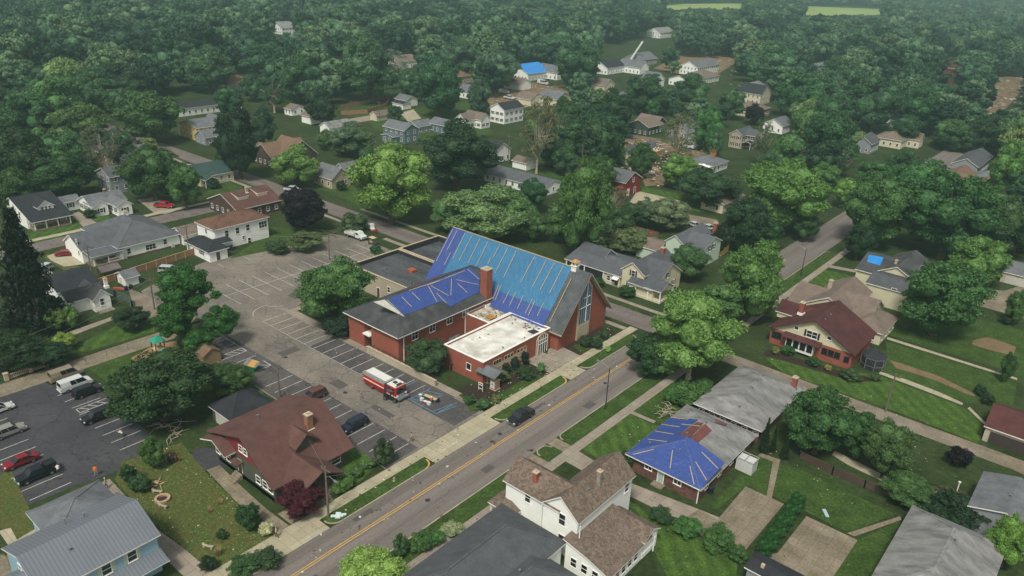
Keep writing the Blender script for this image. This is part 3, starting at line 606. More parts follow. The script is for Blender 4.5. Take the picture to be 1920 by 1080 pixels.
h.batten(c6s([(820, 105, 760, 222), (868, 120, 795, 272), (782, 235, 745, 308), (908, 138, 832, 285), (957, 152, 885, 300), (1005, 170, 932, 318), (1075, 190, 1035, 265), (1020, 265, 1003, 305), (1122, 208, 1045, 360), (1173, 225, 1097, 385), (1282, 258, 1197, 417), (1352, 280, 1268, 442), (1400, 297, 1315, 458), (1453, 315, 1370, 478),
  (1068, 430, 1033, 512), (1082, 432, 1046, 520), (1132, 462, 1092, 540), (1168, 475, 1130, 555), (1215, 492, 1178, 572), (1268, 513, 1225, 598), (1283, 525, 1243, 610), (1335, 535, 1298, 612), (1500, 390, 1372, 648), (795, 96, 696, 288)]), p1, n1, off=.24)
b = MB(); b.bar(Vector(sl(-112.2, 1))+n1*.1, Vector(sl(-79.5, 1))+n1*.1, .2, .12); h.part(b, 'batten', WOODL)
# gable window: limestone surround with tall glass panels
XW = -76.2
def gwall(u): return ZE + (ZR-ZE)*(1-abs(u-YR)/(YR-107.0)) - .35
lf, rt = rayx(*c6(1508, 745), XW)[1], rayx(*c6(1614, 690), XW)[1]; lf, rt = YR-2.1, YR+2.1
b = MB(); b.loft([[(x, u, z) for u, z in ((lf, .1), (lf, gwall(lf)-.25), (YR, gwall(YR)-.3), (rt, gwall(rt)-.25), (rt, .1))] for x in (XW, XW+.25)]); h.part(b, 'window_surround', STONE)
GL = simple('stained_glass', '3c5f80', .18, 0, .7)
npan = 5; pwid = (rt-lf-.5)/npan
for i in range(npan):
    u0 = lf+.25+i*pwid+.09; u1 = u0+pwid-.18
    b = MB(); b.loft([[(x, u, z) for u, z in ((u0, 3.6), (u0, gwall(u0)-1.0), (u1, gwall(u1)-1.0), (u1, 3.6))] for x in (XW+.22, XW+.29)]); f_ = h.part(b, 'window', GL)
    b = MB(); b.box(XW+.24, u0, .5, XW+.31, u1, 3.1); h.part(b, 'stone_panel', MATS['stucco'])
b = MB(); b.bar((XW+.33, lf+.3, 6.9), (XW+.33, rt-.3, 6.9), .1, .12).bar((XW+.33, YR+.35, 3.6), (XW+.33, YR+.35, 12.3), .16, .1, up=(1, 0, 0)).bar((XW+.33, YR-.8, 8.9), (XW+.33, YR+1.4, 8.9), .1, .14); h.part(b, 'window_tracery', TRIM)
# wing with a hipped roof
WX0, WX1, WY0, WY1, WE, WR = -108.9, -93.2, 82.3, 109.5, 5.6, 4.2
w = MB(); w.box(WX0+.75, WY0+.75, 0, WX0+5.3, WY0+2.8, WE-.02).box(WX0+7.4, WY0+.75, 0, WX1-.75, WY0+2.8, WE-.02).box(WX0+.75, WY0+2.8, 0, WX1-.75, WY1, WE-.02); h.part(w, 'wall', BRICK)
h.hip(WX0, WX1, WY0, WY1+8, WE, WR, R_CHARC, None, t=.2)
h.door('-y', WY0+2.8, WX0+6.4, 0.1, 1.1, 2.1); h.win('-y', WY0+2.8, WX0+6.4, 4.3, .9, 1.2)
b = MB(); b.box(WX0+5.35, WY0+.3, 2.9, WX0+7.35, WY0+2.78, 3.15); h.part(b, 'canopy', TRIM)
n2 = slope_n('y', (WX0+WX1)/2, WE+WR, WX1, WE); p2 = (WX1, 90, WE+.2); n3 = slope_n('y', WX0, WE, (WX0+WX1)/2, WE+WR); p3 = (WX0, 90, WE+.2)
h.patch([c6(*q) for q in ((395, 515), (500, 472), (690, 399), (893, 320), (948, 376), (952, 465), (778, 556), (735, 525), (700, 532), (500, 608))], p2, n2, TARPB, .07)
h.patch([c6(*q) for q in ((318, 528), (385, 515), (505, 618))], p2, n2, mat('bare_decking', 'b5b8ac', '9ca094', 1, .6, 6, .1, .8), .05, 'exposed_decking')
xr, zr_ = (WX0+WX1)/2, WE+.2+WR
b = MB(); b.quad(*[Vector((x, y, zr_-(xr-x)*WR/((WX1-WX0)/2)))+n3*.06 for x, y in ((xr-.1, 92), (xr-.1, 104), (xr-3.2, 104.5), (xr-2.2, 98), (xr-2.6, 92.5))]); h.part(b, 'underlayment', UNDER, fix=False)
h.batten(c6s([(487, 500, 545, 560), (548, 475, 594, 520), (645, 437, 697, 530), (657, 432, 765, 493), (693, 477, 752, 537), (782, 394, 778, 492), (812, 398, 945, 428), (818, 420, 877, 475), (398, 518, 500, 616), (878, 335, 948, 395)]), p2, n2, off=.13)
h.batten(c6s([(530, 463, 755, 388), (640, 432, 860, 345)]), p2, n2, off=.16)
for px, py in ((565, 725), (669, 679), (771, 632), (865, 588)): h.pw('+x', WX1-.75, *c6(px, py), 1.4, 1.7, bars='hv')
for y in (84.2, 100.5): b = MB(); b.bar((WX1-.6, y, 0.1), (WX1-.6, y, WE), .14, .14, up=(1, 0, 0)); h.part(b, 'downspout', TRIM)
h.chim(-94.2, 106.9, 4.5, 12.0, 1.7, BRICK)
b = MB(); b.box(-92.6, 94.6, .1, -90.4, 97.2, 1.5); a_ = h.part(b, 'air_conditioner', STEEL)
for y in (95.3, 96.5): b = MB(); b.tube([(-91.5, y, 1.5), (-91.5, y, 1.6)], .5, 14); b.build('fan_grille', DKST, a_, o=(h.x, h.y, 0))
# flat-roofed annex
h.flat(-87.6, -78.0, 88.3, 107.4, 4.4, R_MEMB, BRICK); h.flat(-93.9, -87.7, 100.6, 107.6, 4.4, mat('torn_membrane', 'cfcab8', '6e675a', .8, .9, 3, .2, .85), BRICK)
rr = random.Random(4)
RED = mat('roof_debris', '8b7a5e', '4a443a', 1, .9, 5, .2, .9)
for i in range(60):
    x, y = (rr.uniform(-93.5, -88), rr.uniform(101, 107)) if i < 34 else (rr.uniform(-87, -79), rr.choice([rr.uniform(104, 107), rr.uniform(89, 107)]))
    b = MB(); a = rr.uniform(0, 3.1); L = rr.uniform(.15, .6); b.bar((x, y, 4.14+rr.uniform(0, .1)), (x+L*math.cos(a), y+L*math.sin(a), 4.16+rr.uniform(0, .15)), rr.uniform(.06, .35), .05); h.part(b, 'roofing_scrap', RED if i % 4 else DKST)
b = MB(); b.quad((-90.6, 102.6, 4.3), (-88.6, 102.2, 4.35), (-88.4, 103.6, 4.4), (-90.4, 104.1, 4.3)); h.part(b, 'plywood_sheet', mat('orange_plywood', 'a9763c', '8c6033', 1, .5, 6, .1, .8), fix=False)
b = MB(); b.quad((-80.6, 103.6, 4.2), (-79, 103.4, 4.22), (-78.8, 105.0, 4.25), (-80.2, 105.1, 4.2)); h.part(b, 'underlayment', DKST, fix=False)
XA = -78.0
h.pw('-y', 88.3, *c6(886, 912), 1.0, 1.2, bars='')
for px, py in ((1040, 900), (1055, 893), (1070, 886), (1106, 868), (1124, 860), (1142, 850), (1180, 832), (1199, 822), (1219, 812)): h.pw('+x', XA, *c6(px, py), .62, 1.35, bars='', fm=STONE)
b = MB(); s0, s1 = rayx(*c6(1020, 925), XA), rayx(*c6(1232, 815), XA); b.box(XA, s0[1], .7, XA+.05, s1[1], 2.75); h.part(b, 'window_band', STONE)
b = MB(); e0, e1 = rayx(*c6(1283, 850), XA)[1], rayx(*c6(1350, 820), XA)[1]; em, er = (e0+e1)/2, (e1-e0)/2
ring = lambda r, x, z0=.05: [(x, em-r, z0)]+[(x, em-r*math.cos(t*math.pi/10), 2.9+(r*.75)*math.sin(t*math.pi/10)) for t in range(11)]+[(x, em+r, z0)]
b.loft([ring(er, XA), ring(er, XA+.18)]); h.part(b, 'entrance_arch', STONE)
b = MB(); b.loft([ring(er-.35, XA+.18, .06), ring(er-.35, XA+.22, .06)]); dr = h.part(b, 'entrance_door', GLASS)
b = MB()
for k in range(5): u = em-(er-.4)+(er-.4)*2*k/4; b.bar((XA+.26, u, .06), (XA+.26, u, 2.9+(er-.4)*.7*math.sqrt(max(0, 1-((u-em)/er)**2))), .08, .08, up=(1, 0, 0))
for z in (2.2, 3.0): b.bar((XA+.26, em-er+.4, z), (XA+.26, em+er-.4, z), .08, .08)
b.build('door_mullion', TRIM, dr, o=(h.x, h.y, 0))
# cupola near the gable end
b = MB(); b.box(-79.6, YR-.55, ZR-.4, -78.5, YR+.55, ZR+.75).box(-79.75, YR-.7, ZR+.75, -78.35, YR+.7, ZR+.87)
q = h.part(b, 'cupola', TRIM); b = MB()
for dx in (-.45, .45):
    for dy in (-.45, .45): b.box(-79.05+dx-.07, YR+dy-.07, ZR+.87, -79.05+dx+.07, YR+dy+.07, ZR+1.6)
b.build('cupola_post', TRIM, q, o=(h.x, h.y, 0)); b = MB(); b.loft([[(-79.05+a*.8, YR+c*.8, ZR+1.6) for a, c in ((-1, -1), (1, -1), (1, 1), (-1, 1))], [(-79.05+a*.15, YR+c*.15, ZR+2.05) for a, c in ((-1, -1), (1, -1), (1, 1), (-1, 1))]]); b.build('cupola_roof', mat('copper', 'b58f5e', '9a774c', 1, .5, 6, .1, .5), q, o=(h.x, h.y, 0))
# gymnasium, two flat roofs behind dark parapets
h.flat(-128.4, -109.6, 99.8, 114.0, 5.0, R_TAR, STUCCO, par=.9, pw=.3); h.flat(-128.2, -112.6, 114.1, 127.2, 5.2, R_TAR, STUCCO, par=1.4, pw=.3)
h.pw('-y', 99.8, *c6(410, 455), .8, 1.2); h.door('-y', 99.8, rayy(*c6(348, 455), 99.8)[0], 0.1, .9, 2.2)
for (a, c_, z) in ((-112.4, 103.2, 4.1), (-122, 104.5, 4.1)): h.vent(a, c_, z, .7)
b = MB(); x, y = at(*c6(548, 338), 4.5); b.box(x-.8, y-.7, 4.12, x+.8, y+.7, 4.75); h.part(b, 'roof_hatch', mat('rusty_hatch', 'a2583e', '7d4634', 1, .6, 6, .15, .7))
# retaining wall and ramp beside the lot
t = thing('retaining_wall', 'long low concrete retaining wall with a metal handrail beside the fire engine', 'wall', (-92, 82.6, 0))
b = MB(); b.box(-101.5, 81.85, 0, -83.4, 82.2, 1.25); b.build('wall', STUCCO, t); b = MB(); b.box(-101.55, 81.8, 1.252, -83.3, 82.28, 1.36); b.build('coping', STONE, t)
b = MB(); b.bar((-101.5, 82.03, 2.0), (-83.4, 82.03, 2.0), .06, .06).bar((-101.5, 82.03, 1.7), (-83.4, 82.03, 1.7), .05, .05)
for k in range(13): b.bar((-101.4+1.49*k, 82.03, 1.36), (-101.4+1.49*k, 82.03, 2.0), .05, .05, up=(1, 0, 0))
b.build('railing', DKST, t)
# ---- brown bungalow by the lot
h = House('bungalow', 'big maroon-roofed bungalow with olive walls and red gable between the driveway and the parking lot', 'house', -84, 51)
AT = mat('red_gable', '7a3038', '65282f', 1, .5, 8, .1, .8)
h.prof('y', 44.6, 58.4, [(-92.2, 4.9), (-83.2, 8.0), (-76.1, 2.9)], R_MAROON, WALLOL, .9, oe=.9, trim=R_MAROON)
h.prof('y', 43.6, 46.6, [(-92.4, 4.0), (-89.0, 5.3), (-86.0, 3.9)], R_MAROON, None, trim=TRIM)
h.prof('x', -79.6, -72.4, [(46.2, 3.0), (50.0, 4.9), (53.6, 3.0)], R_MAROON, None, trim=R_MAROON)
h.prof('x', -82.4, -78.2, [(50.0, 5.6), (52.0, 7.2), (54.0, 5.6)], R_MAROON, WALLOL, .5, z0=4.6, oe=.6, trim=R_MAROON)
h.chim(-80.9, 54.2, 6.0, 8.4, .9, mat('chimney_brick', '8d6a52', '745544', 1, .6, 8, .2, .9, kind='brick'))
for x in (-91.2, -88.4, -80.9, -79.3, -78.0): h.win('-y', 45.5, x, 1.9, 1.0, 1.1)
b = MB(); b.loft([[(x, y, z) for x, z in ((-91, 3.9), (-91, 4.6), (-84, 7.2), (-78.6, 3.9))] for y in (45.47, 45.42)]); h.part(b, 'gable_panel', AT)
for x in (-84.6, -83.4): h.win('-y', 45.42, x, 5.3, .8, .9)
h.win('+x', -77.0, 55.6, 1.8, 1.6, 1.2); h.deck(-77, -73.2, 46.8, 53.2, .7)
for y in (46.9, 53.1): b = MB(); b.box(-73.9, y-.35, .1, -73.2, y+.35, 1.5); h.part(b, 'porch_pier', BRICKD); h.post(-73.55, y, 1.5, 3.1, .3, R_MAROON)
b = MB()
for k in range(4): b.box(-73.2+.35*k, 48.8, 0.06, -72.85+.35*k, 51.2, .7-.17*k)
h.part(b, 'front_steps', CONCD)
b = MB()
for k in range(4): b.box(-86.3, 44.9-.35*k, 0.06, -84.6, 45.25-.35*k, .9-.2*k)
h.part(b, 'side_steps', CONCD); h.door('-y', 45.5, -85.4, .9, .95, 2.0)
h.prof('y', 44.3, 45.4, [(-86.6, 3.0), (-84.3, 3.0)], R_MAROON, None, t=.1, trim=R_MAROON)
b = MB(); b.box(-91.2, 45.5, 0, -77.1, 45.58, .7); h.part(b, 'foundation', BRICKD)
h.vent(-87.5, 50.2, 6.7, .5)
h = House('garage', 'dark hipped garage with a weathered roof behind the maroon bungalow', 'garage', -98.5, 53.8)
h.hip(-101.8, -95.1, 50.0, 57.8, 2.5, 2.3, R_PALE if 0 else R_BLACK, WALLOL); h.garage('-y', 50.45, -98.4, 4)
# ---- blue house with ribbed metal roof
h = House('metal_roofed_house', 'light blue house with a ribbed grey metal roof in the bottom left corner', 'house', -81, 23)
h.prof('y', 16.4, 29.6, [(-87.0, 5.2), (-81.3, 7.5), (-76.0, 5.3)], R_METAL, WALLBL, .4, oe=.35)
h.prof('y', 14.6, 16.9, [(-83.4, 4.2), (-81.2, 5.2), (-79, 4.2)], R_METAL, None)
h.hip(-93.5, -84.9, 21.0, 29.9, 3.8, 2.0, R_GREY, WALLBL)
for y in (17.8, 20.6, 23.3, 26.2): h.win('+x', -76.4, y, 4.3, 1.0, 1.35, shut=mat('shutter_sage', 'a9b5a2', '97a391', 1, .4, 6, .05, .6))
h.prof('y', 22.0, 29.4, [(-76.5, 3.3), (-74.2, 2.7)], R_METAL, None, t=.12); h.win('-y', 16.75, -82.4, 5.0, .9, 1.2)
for x, y in ((-84.6, 22.6), (-84.0, 24.5)): h.vent(x, y, 6.4, .7)
h.vent(-79.2, 21, 6.8, .3)
# ---- white farmhouse with tabbed shingles
h = House('farmhouse', 'two-storey white farmhouse with brown tabbed shingles beside the street at bottom centre', 'house', -44, 68)
h.prof('y', 64.0, 77.2, [(-46.2, 6.2), (-43.2, 8.7), (-40.2, 6.2)], R_TABS, WALLW, .35, oe=.3)
h.prof('x', -52.6, -43.2, [(64.1, 6.2), (67.1, 8.6), (70.1, 6.2)], R_TABS, WALLW, .35, oe=.35)
h.prof('y', 62.4, 72.4, [(-41.3, 4.4), (-37.6, 3.6), (-34.2, 2.5)], R_TABS, WALLW, .35, oe=.3)
h.prof('x', -40.6, -34.2, [(70.3, 2.7), (72.3, 3.8), (74.3, 2.7)], R_TABS, WALLW, .3, oe=.3)
h.hip(-54.0, -49.5, 62.8, 72.0, 2.7, .9, R_TABS, None, z0=0)
for y in (63.2, 67.4, 71.6): h.post(-53.6, y, .4, 2.7)
h.deck(-53.8, -49.6, 63.0, 71.8); 
for px, py in ((1130, 668), (1123, 815)): h.pw('-y', 64.3, 760+px/3.84, 800+py/3.84, .9, 1.6)
h.pw('-y', 64.45, 760+882/3.84, 800+512/3.84, .8, 1.3); h.pw('-y', 64.45, 760+1002/3.84, 800+697/3.84, .5, .6, bars='')
for y in (63.3, 64.7, 66.1, 67.5, 68.9, 70.9, 72.0, 73.2): h.win('+x', -34.55, y, 1.55, .75, 1.3)
for x in (-39.6, -38.0, -36.4): h.win('-y', 62.7, x, 1.6, .8, 1.2)
h.win('+x', -40.55, 75.6, 5.1, .9, 1.3); h.chim(-48.4, 65.7, 7.1, 8.9, .6, mat('terracotta', '9a5b47', '80493a', 1, .6, 6, .1, .9)); h.chim(-41.9, 70.6, 7.0, 9.7, .55, mat('grey_brick', '8f887b', '767064', 1, .6, 8, .2, .9, kind='brick'))
for x, y in ((-42.3, 66.4), (-42.1, 68.6), (-42.3, 73)): h.vent(x, y, 7.9, .15)
for q_, zt in (((-40.0, 64.1), 6.1), ((-46.0, 64.2), 6.1), ((-34.1, 72.6), 2.6)): b = MB(); b.bar((*q_, .2), (*q_, zt), .12, .12, up=(1, 0, 0)); h.part(b, 'downspout', TRIM)
# ---- dark hipped house in front
h = House('dark_roofed_house', 'low house with a broad charcoal hipped roof in front of the white farmhouse', 'house', -45, 54)
h.prof('y', 44.5, 60.4, [(-51.6, 3.8), (-46.3, 6.6), (-41.0, 3.8)], R_DARK, WALLW, .5, oe=.5) if 0 else h.hip(-51.7, -41.0, 42.0, 63.0, 3.6, 3.0, R_DARK, WALLW)
h.hip(-44.5, -36.5, 46.0, 59.6, 3.3, 2.0, R_DARK, WALLW)
for y in (44, 47.5, 51): h.win('-y', 42.45, -50+(y-44)*.9, 2.1, .9, 1.2)
for x, y in ((-43.5, 50.0), (-41.2, 54.0)): h.vent(x, y, 5.2, .25)
# ---- blue tarp brick house
z6 = lambda x, y: (1140+x/3.84, 680+y/3.84)
def z6s(L): return [(*z6(a, b), *z6(c, d)) for a, b, c, d in L]
h = House('brick_house', 'brown brick ranch house with a bright blue tarp over half its hipped roof', 'house', -40, 94)
h.hip(-46.5, -34.0, 84.9, 103.7, 2.6, 2.3, R_PALE, BRICKD, ov=.6)
p_e = slope_n('x', 84.9, 2.6, 91.15, 4.9); pn = slope_n('y', -46.5, 2.6, -40.25, 4.9); pp = slope_n('y', -40.25, 4.9, -34.0, 2.6)
h.patch([z6(*q) for q in ((127, 655), (665, 915), (840, 725), (592, 540))], (-40, 84.9, 2.77), p_e, TARPB, .06)
h.patch([z6(*q) for q in ((127, 655), (592, 540), (512, 520), (650, 412), (452, 395))], (-46.5, 90, 2.77), pn, TARPB, .06)
h.patch([z6(*q) for q in ((592, 545), (640, 585), (748, 490), (700, 442), (650, 435), (520, 520))][:4], (-34.0, 90, 2.77), pp, mat('tarp_brown', '6a403b', '5a3632', 1, .5, 6, .08, .6), .06)
h.patch([z6(*q) for q in ((515, 522), (592, 540), (690, 436), (640, 432))], (-46.5, 90, 2.77), pn, MATS['tarp_brown'], .09)
h.patch([z6(*q) for q in ((590, 548), (650, 580), (840, 722), (700, 720))], (-34.0, 90, 2.77), pp, TARPB, .055)
h.patch([z6(*q) for q in ((775, 405), (860, 445), (850, 455), (770, 420))], (-34.0, 90, 2.77), pp, MATS['tarp_brown'], .06)
h.batten(z6s([(180, 665, 330, 628), (465, 635, 447, 765), (590, 748, 620, 882), (632, 718, 710, 850), (675, 647, 792, 765)]), (-40, 84.9, 2.77), p_e, off=.12)
h.batten(z6s([(288, 555, 425, 574), (340, 497, 472, 520), (385, 448, 515, 467), (452, 398, 577, 413), (527, 447, 662, 461)]), (-46.5, 90, 2.77), pn, off=.12)
for px, py in ((292, 752), (500, 860)): h.pw('-y', 85.5, *z6(px, py), 1.1, .7, bars='v')
h.door('-y', 85.5, rayy(*z6(378, 830), 85.5)[0], .3, .9, 1.95, dm=simple('pale_door', '9fb0aa', .5))
b = MB(); x = rayy(*z6(378, 830), 85.5)[0]; b.box(x-.9, 84.3, 0.06, x+.9, 85.5, .3); h.part(b, 'doorstep', CONCD)
for y in (88, 92, 96, 100): h.win('+x', -34.6, y, 1.5, 1.1, .7, bars='v')
for q_ in ((-34.5, 85.2), (-46, 85.3)): b = MB(); b.bar((*q_, .1), (*q_, 2.5), .12, .12, up=(1, 0, 0)); h.part(b, 'downspout', TRIM)
for px, py, zz in ((515, 640, 4.2), (300, 590, 3.2), (565, 520, 4.6), (705, 440, 4.9), (575, 362, 3.6)): x, y = at(*z6(px, py), zz); h.vent(x, y, zz, .35)
h = House('grey_roofed_ranch', 'brick ranch with weathered grey hipped roof and brick chimney behind the blue-tarped ranch', 'house', -40, 114)
h.hip(-45.9, -33.9, 104.8, 123.3, 2.6, 2.3, R_PALE, BRICKD, ov=.6); h.chim(-35.4, 121.3, 2.9, 5.0, .8)
for k in range(6): h.win('-y', 105.4, -44.5+1.9*k, 1.7, .8, .5, bars='')
for px, py, zz in ((990, 205, 4.9), (1040, 182, 4.9), (1105, 125, 4.9), (1120, 92, 4.9), (948, 315, 4.0), (1358, 190, 3.3)): x, y = at(*z6(px, py), zz); h.vent(x, y, zz, .12)
h = House('corner_hip_roofed_house', 'pale grey hipped-roof house in the bottom right corner', 'house', -5, 92)
h.hip(-11.0, .5, 81.0, 101.8, 2.9, 3.0, R_PALE, BRICKD, ov=.5)
for x, y in ((-5, 88.5), (-5.1, 91.4), (-5.1, 95.4), (-4.6, 94), (-2.2, 98)): h.vent(x, y, 5.9 if abs(x+5) < .5 else 5.0 if x < -3 else 3.9, .12)
h = House('slate_roofed_house', 'light blue house with a slate grey gabled roof at the right edge', 'house', -2, 111)
h.prof('y', 105.6, 116.0, [(-5.2, 3.8), (-.9, 5.0), (3.5, 3.8)], R_GREY, WALLG, .4); h.vent(-1.1, 110, 5.1, .3)
h.win('-x', -4.8, 110.3, 2.4, 1, 1.2)
h = House('red_roofed_garage', 'double garage with an oxblood roof beside the alley at the right edge', 'garage', -3, 137)
h.prof('x', -7.9, 3, [(132.0, 2.6), (137.0, 4.6), (142, 2.6)], R_MAROON2, STUCCO, .3, oe=.3) ; h.garage('-y', 132.3, -3.8, 6, 2.1, simple('brown_garage_door', '3c3230', .6))
h = House('carport', 'low black-roofed carport at the bottom edge between two concrete pads', 'shed', -19, 77)
h.prof('x', -23.2, -14.5, [(75.2, 2.6), (77.0, 3.1), (78.9, 2.6)], R_BLACK, WALLG, .25); b = MB(); b.box(-21.6, 76.2, 3.0, -21.2, 76.6, 3.5); h.part(b, 'roof_vent', STONE)
# ---- craftsman house with oxblood roof
z7 = lambda x, y: (1420+x/3.84, 580+y/3.84)
h = House('craftsman_house', 'red brick house with a steep oxblood roof and cream gable near the alley', 'house', -39.5, 147)
h.prof('y', 140.2, 153.6, [(-48.3, 3.3), (-39.6, 7.8), (-31.2, 3.3)], R_MAROON2, WALLC, .6, oe=.8, z0=3.3, trim=R_MAROON2)
b = MB(); b.box(-47.8, 140.95, 0, -31.8, 152.9, 3.29); h.part(b, 'brick_wall', BRICK)
h.prof('x', -49.5, -42.0, [(146.2, 4.6), (149.0, 6.4), (151.8, 4.6)], R_MAROON2, WALLC, .3, z0=3.5, oe=.4)
h.chim(-44.3, 146.2, 6, 8.2, .9); q6 = lambda x, y: (1400+x/6, 480+y/6)
h.pw('-y', 141.0, *q6(735, 885), 2.0, 1.3, bars='hv', shut=BLACK); h.pw('-y', 141.0, *q6(562, 810), .7, .6, bars=''); h.pw('-y', 141.0, *q6(930, 925), .7, .6, bars='')
h.prof('x', -45.0, -37.6, [(139.3, 3.0), (140.9, 3.5)], R_MAROON2, None, t=.12, trim=R_MAROON2)
b = MB(); b.box(-44.2, 139.9, .6, -38.8, 140.93, 3.05); h.part(b, 'bay', TRIM); 
for k in range(4): h.win('-y', 139.9, -43.5+1.35*k, 2.0, .9, 1.3, fm=BLACK, bars='h')
for x in (-36.9, -35.7, -34.5): h.win('-y', 140.95, x, 2.1, .9, 1.1, fm=BLACK)
h.win('-y', 140.95, -32.7, 1.9, .8, 1.0, fm=BLACK)
for x in (-47.0, -46.0): h.win('-y', 140.95, x, 2.1, .8, 1.2, fm=BLACK)
for y in (143, 146): h.vent(-38.6, y, 7.5, .12)
b = MB(); oc = [(-29.0+2.3*math.cos(math.radians(22.5+45*k)), 145.4+2.3*math.sin(math.radians(22.5+45*k))) for k in range(8)]
for p_, q_ in zip(oc, oc[1:]+oc[:1]): b.quad((p_[0], p_[1], 2.5), (q_[0], q_[1], 2.5), (-29.4, 145.8, 3.9))
b.quad(*[(p_[0], p_[1], 2.5) for p_ in oc]); g_ = h.part(b, 'porch_roof', R_BLACK); b = MB()
for p_, q_ in zip(oc, oc[1:]+oc[:1]):
    b.bar((p_[0]*.96-29*.04, p_[1]*.96+145.4*.04, .1), (p_[0]*.96-29*.04, p_[1]*.96+145.4*.04, 2.5), .12, .12, up=(1, 0, 0)); b.bar((p_[0]*.96-29*.04, p_[1]*.96+145.4*.04, .9), (q_[0]*.96-29*.04, q_[1]*.96+145.4*.04, .9), .07, .07)
    b.bar((p_[0]*.96-29*.04, p_[1]*.96+145.4*.04, 2.4), (q_[0]*.96-29*.04, q_[1]*.96+145.4*.04, 2.4), .1, .18)
h.part(b, 'porch_frame', STEEL); b = MB(); b.prism([(p_[0]*.93-29*.07, p_[1]*.93+145.4*.07) for p_ in oc], .07, 2.45); h.part(b, 'porch_screen', simple('dark_screen', '2a2d2f', .5))
# ---- tan shingled house behind
h = House('tan_roofed_house', 'rambling cream house with a tan shingled roof behind the oxblood-roofed one', 'house', -41, 162)
h.prof('x', -51.2, -42.5, [(156.8, 2.8), (163.6, 5.6), (170, 2.8)], R_TAN, WALLC, .5); h.prof('y', 156.3, 173, [(-47.2, 4.0), (-42.5, 6.6), (-38.0, 4.0)], R_TAN, WALLC, .4)
h.prof('x', -42.5, -34.2, [(158.0, 3.2), (164.2, 6.2), (169, 3.2)], R_TAN, WALLC, .4); h.hip(-37.5, -30.4, 155.4, 166.4, 2.6, 2.1, R_TAN, WALLC)
h.chim(-45.2, 165.5, 4.6, 7.0, .8, STONE); 
for y in (157.2, 159.8, 162.4, 165): h.win('+x', -30.85, y, 1.5, .9, 1.3)
for x in (-36, -34.4, -32.4): h.win('-y', 155.85, x, 1.5, .9, 1.3)
for x in (-50, -47.5, -45): h.post(x, 157.2, .2, 2.9)
# ---- cream house with a small sky blue tarp
h = House('cream_house', 'tall cream house with a small sky-blue tarp on its grey roof, right of the street', 'house', -40, 184)
h.prof('x', -45.0, -33.0, [(181.4, 5.2), (189.5, 7.4), (197, 5.2)], R_CHARC, WALLC, .4); h.prof('x', -41.0, -30.6, [(176.6, 4.4), (181.8, 5.6)], R_DARK, WALLC, .3, oe=.3)
h.prof('y', 183, 199, [(-40.6, 5.6), (-36.6, 7.7), (-32.6, 5.6)], R_CHARC, WALLC, .4)
nn = slope_n('x', 181.4, 5.2, 189.5, 7.4); h.patch([q6(*q) for q in ((1375, -12), (1540, 18), (1500, 108), (1353, 66))], (-45, 181.4, 5.37), nn, TARPS, .06); h.chim(-37.8, 186.8, 6.4, 8.0, .5, STONE); h.pw('-y', 176.9, *q6(1660, 378), 1, .5, bars='')
b = MB()
for k in range(14): a = rr.uniform(0, 6.28); x, y = rr.uniform(-39.5, -37.5), rr.uniform(178.4, 180.4); zz = 4.75+(y-178.4)*.23; b.bar((x, y, zz), (x+math.cos(a), y+math.sin(a), zz+.05), .2, .14)
h.part(b, 'roofing_scrap', R_DARK)
h = House('far_right_garage', 'grey-roofed garage with a pale door at the right edge behind a flowering tree', 'garage', -17, 219)
h.prof('x', -19.8, -6, [(214.6, 2.6), (220, 4.2), (226, 2.6)], R_GREY, STUCCO, .3); h.garage('-y', 214.9, -16, 5)
# ---- houses across the cross street
DSH = simple('dark_shutter', '23272a', .6)
h = House('shuttered_house', 'cream sided house with dark shutters and a long grey wing beside the church gable', 'house', -80, 147)
h.prof('y', 142.4, 157, [(-84.8, 4.6), (-81.8, 7.0), (-78.2, 4.6)], R_DARK, WALLC, .4); h.prof('x', -81.8, -74.9, [(141.0, 2.7), (148.5, 7.0), (154.0, 3.6)], R_DARK, WALLC, .4)
h.prof('y', 140.7, 144.4, [(-74.9-5.0, 2.7), (-73.0-2.2, 2.7)], R_DARK, None, t=.12); h.prof('x', -77.5, -73.0, [(140.9, 2.8), (144, 4.4), (146.9, 2.8)], R_DARK, WALLC, .3, z0=2.7)
for x in (-79.6, -76.4, -73.3): h.post(x, 141.2, 0.1, 2.8, .22)
h.post(-73.3, 146.6, .1, 2.8, .22); h.deck(-79.6, -73.2, 141.1, 146.8, .6, WALLC)
h.prof('x', -100.5, -84.3, [(142.2, 2.7), (148.5, 4.3), (155, 2.7)], R_MID, WALLC, .4); h.chim(-81.0, 154.5, 5.6, 7.7, .9)
b = MB(); b.box(-99.9, 142.5, .15, -89.2, 142.62, 2.5); h.part(b, 'carport_shade_panel', simple('deep_shade', '1c1e1f', .9))  # near-black panel on the wall, painting the shade inside the carport
for x in (-99.9, -94.6, -89.2): h.post(x, 142.4, .1, 2.7, .2)
a2 = lambda x, y: (1060+x/8, 440+y/8)
h.pw('-y', 142.75, *a2(1020, 580), .9, 1.3, shut=DSH); h.pw('-y', 142.75, *a2(970, 745), .9, 1.2, shut=DSH); h.pw('+x', -75.25, *a2(1540, 605), .8, 1.2, shut=DSH); h.pw('+x', -75.25, *a2(1620, 710), .8, 1.1, shut=DSH)
for x in (-87.8, -86.6): h.win('-y', 142.6, x, 1.5, .8, 1.1)
h.door('-y', 142.6, -85.6, .2); b = MB(); b.quad((-86.4, 142.4, 2.5), (-84.8, 142.4, 2.5), (-84.8, 141.4, 2.1), (-86.4, 141.4, 2.1)); h.part(b, 'awning', TRIM)
h = House('green_white_house', 'pale green two-storey house with a brick chimney, second behind the church gable', 'house', -82, 171)
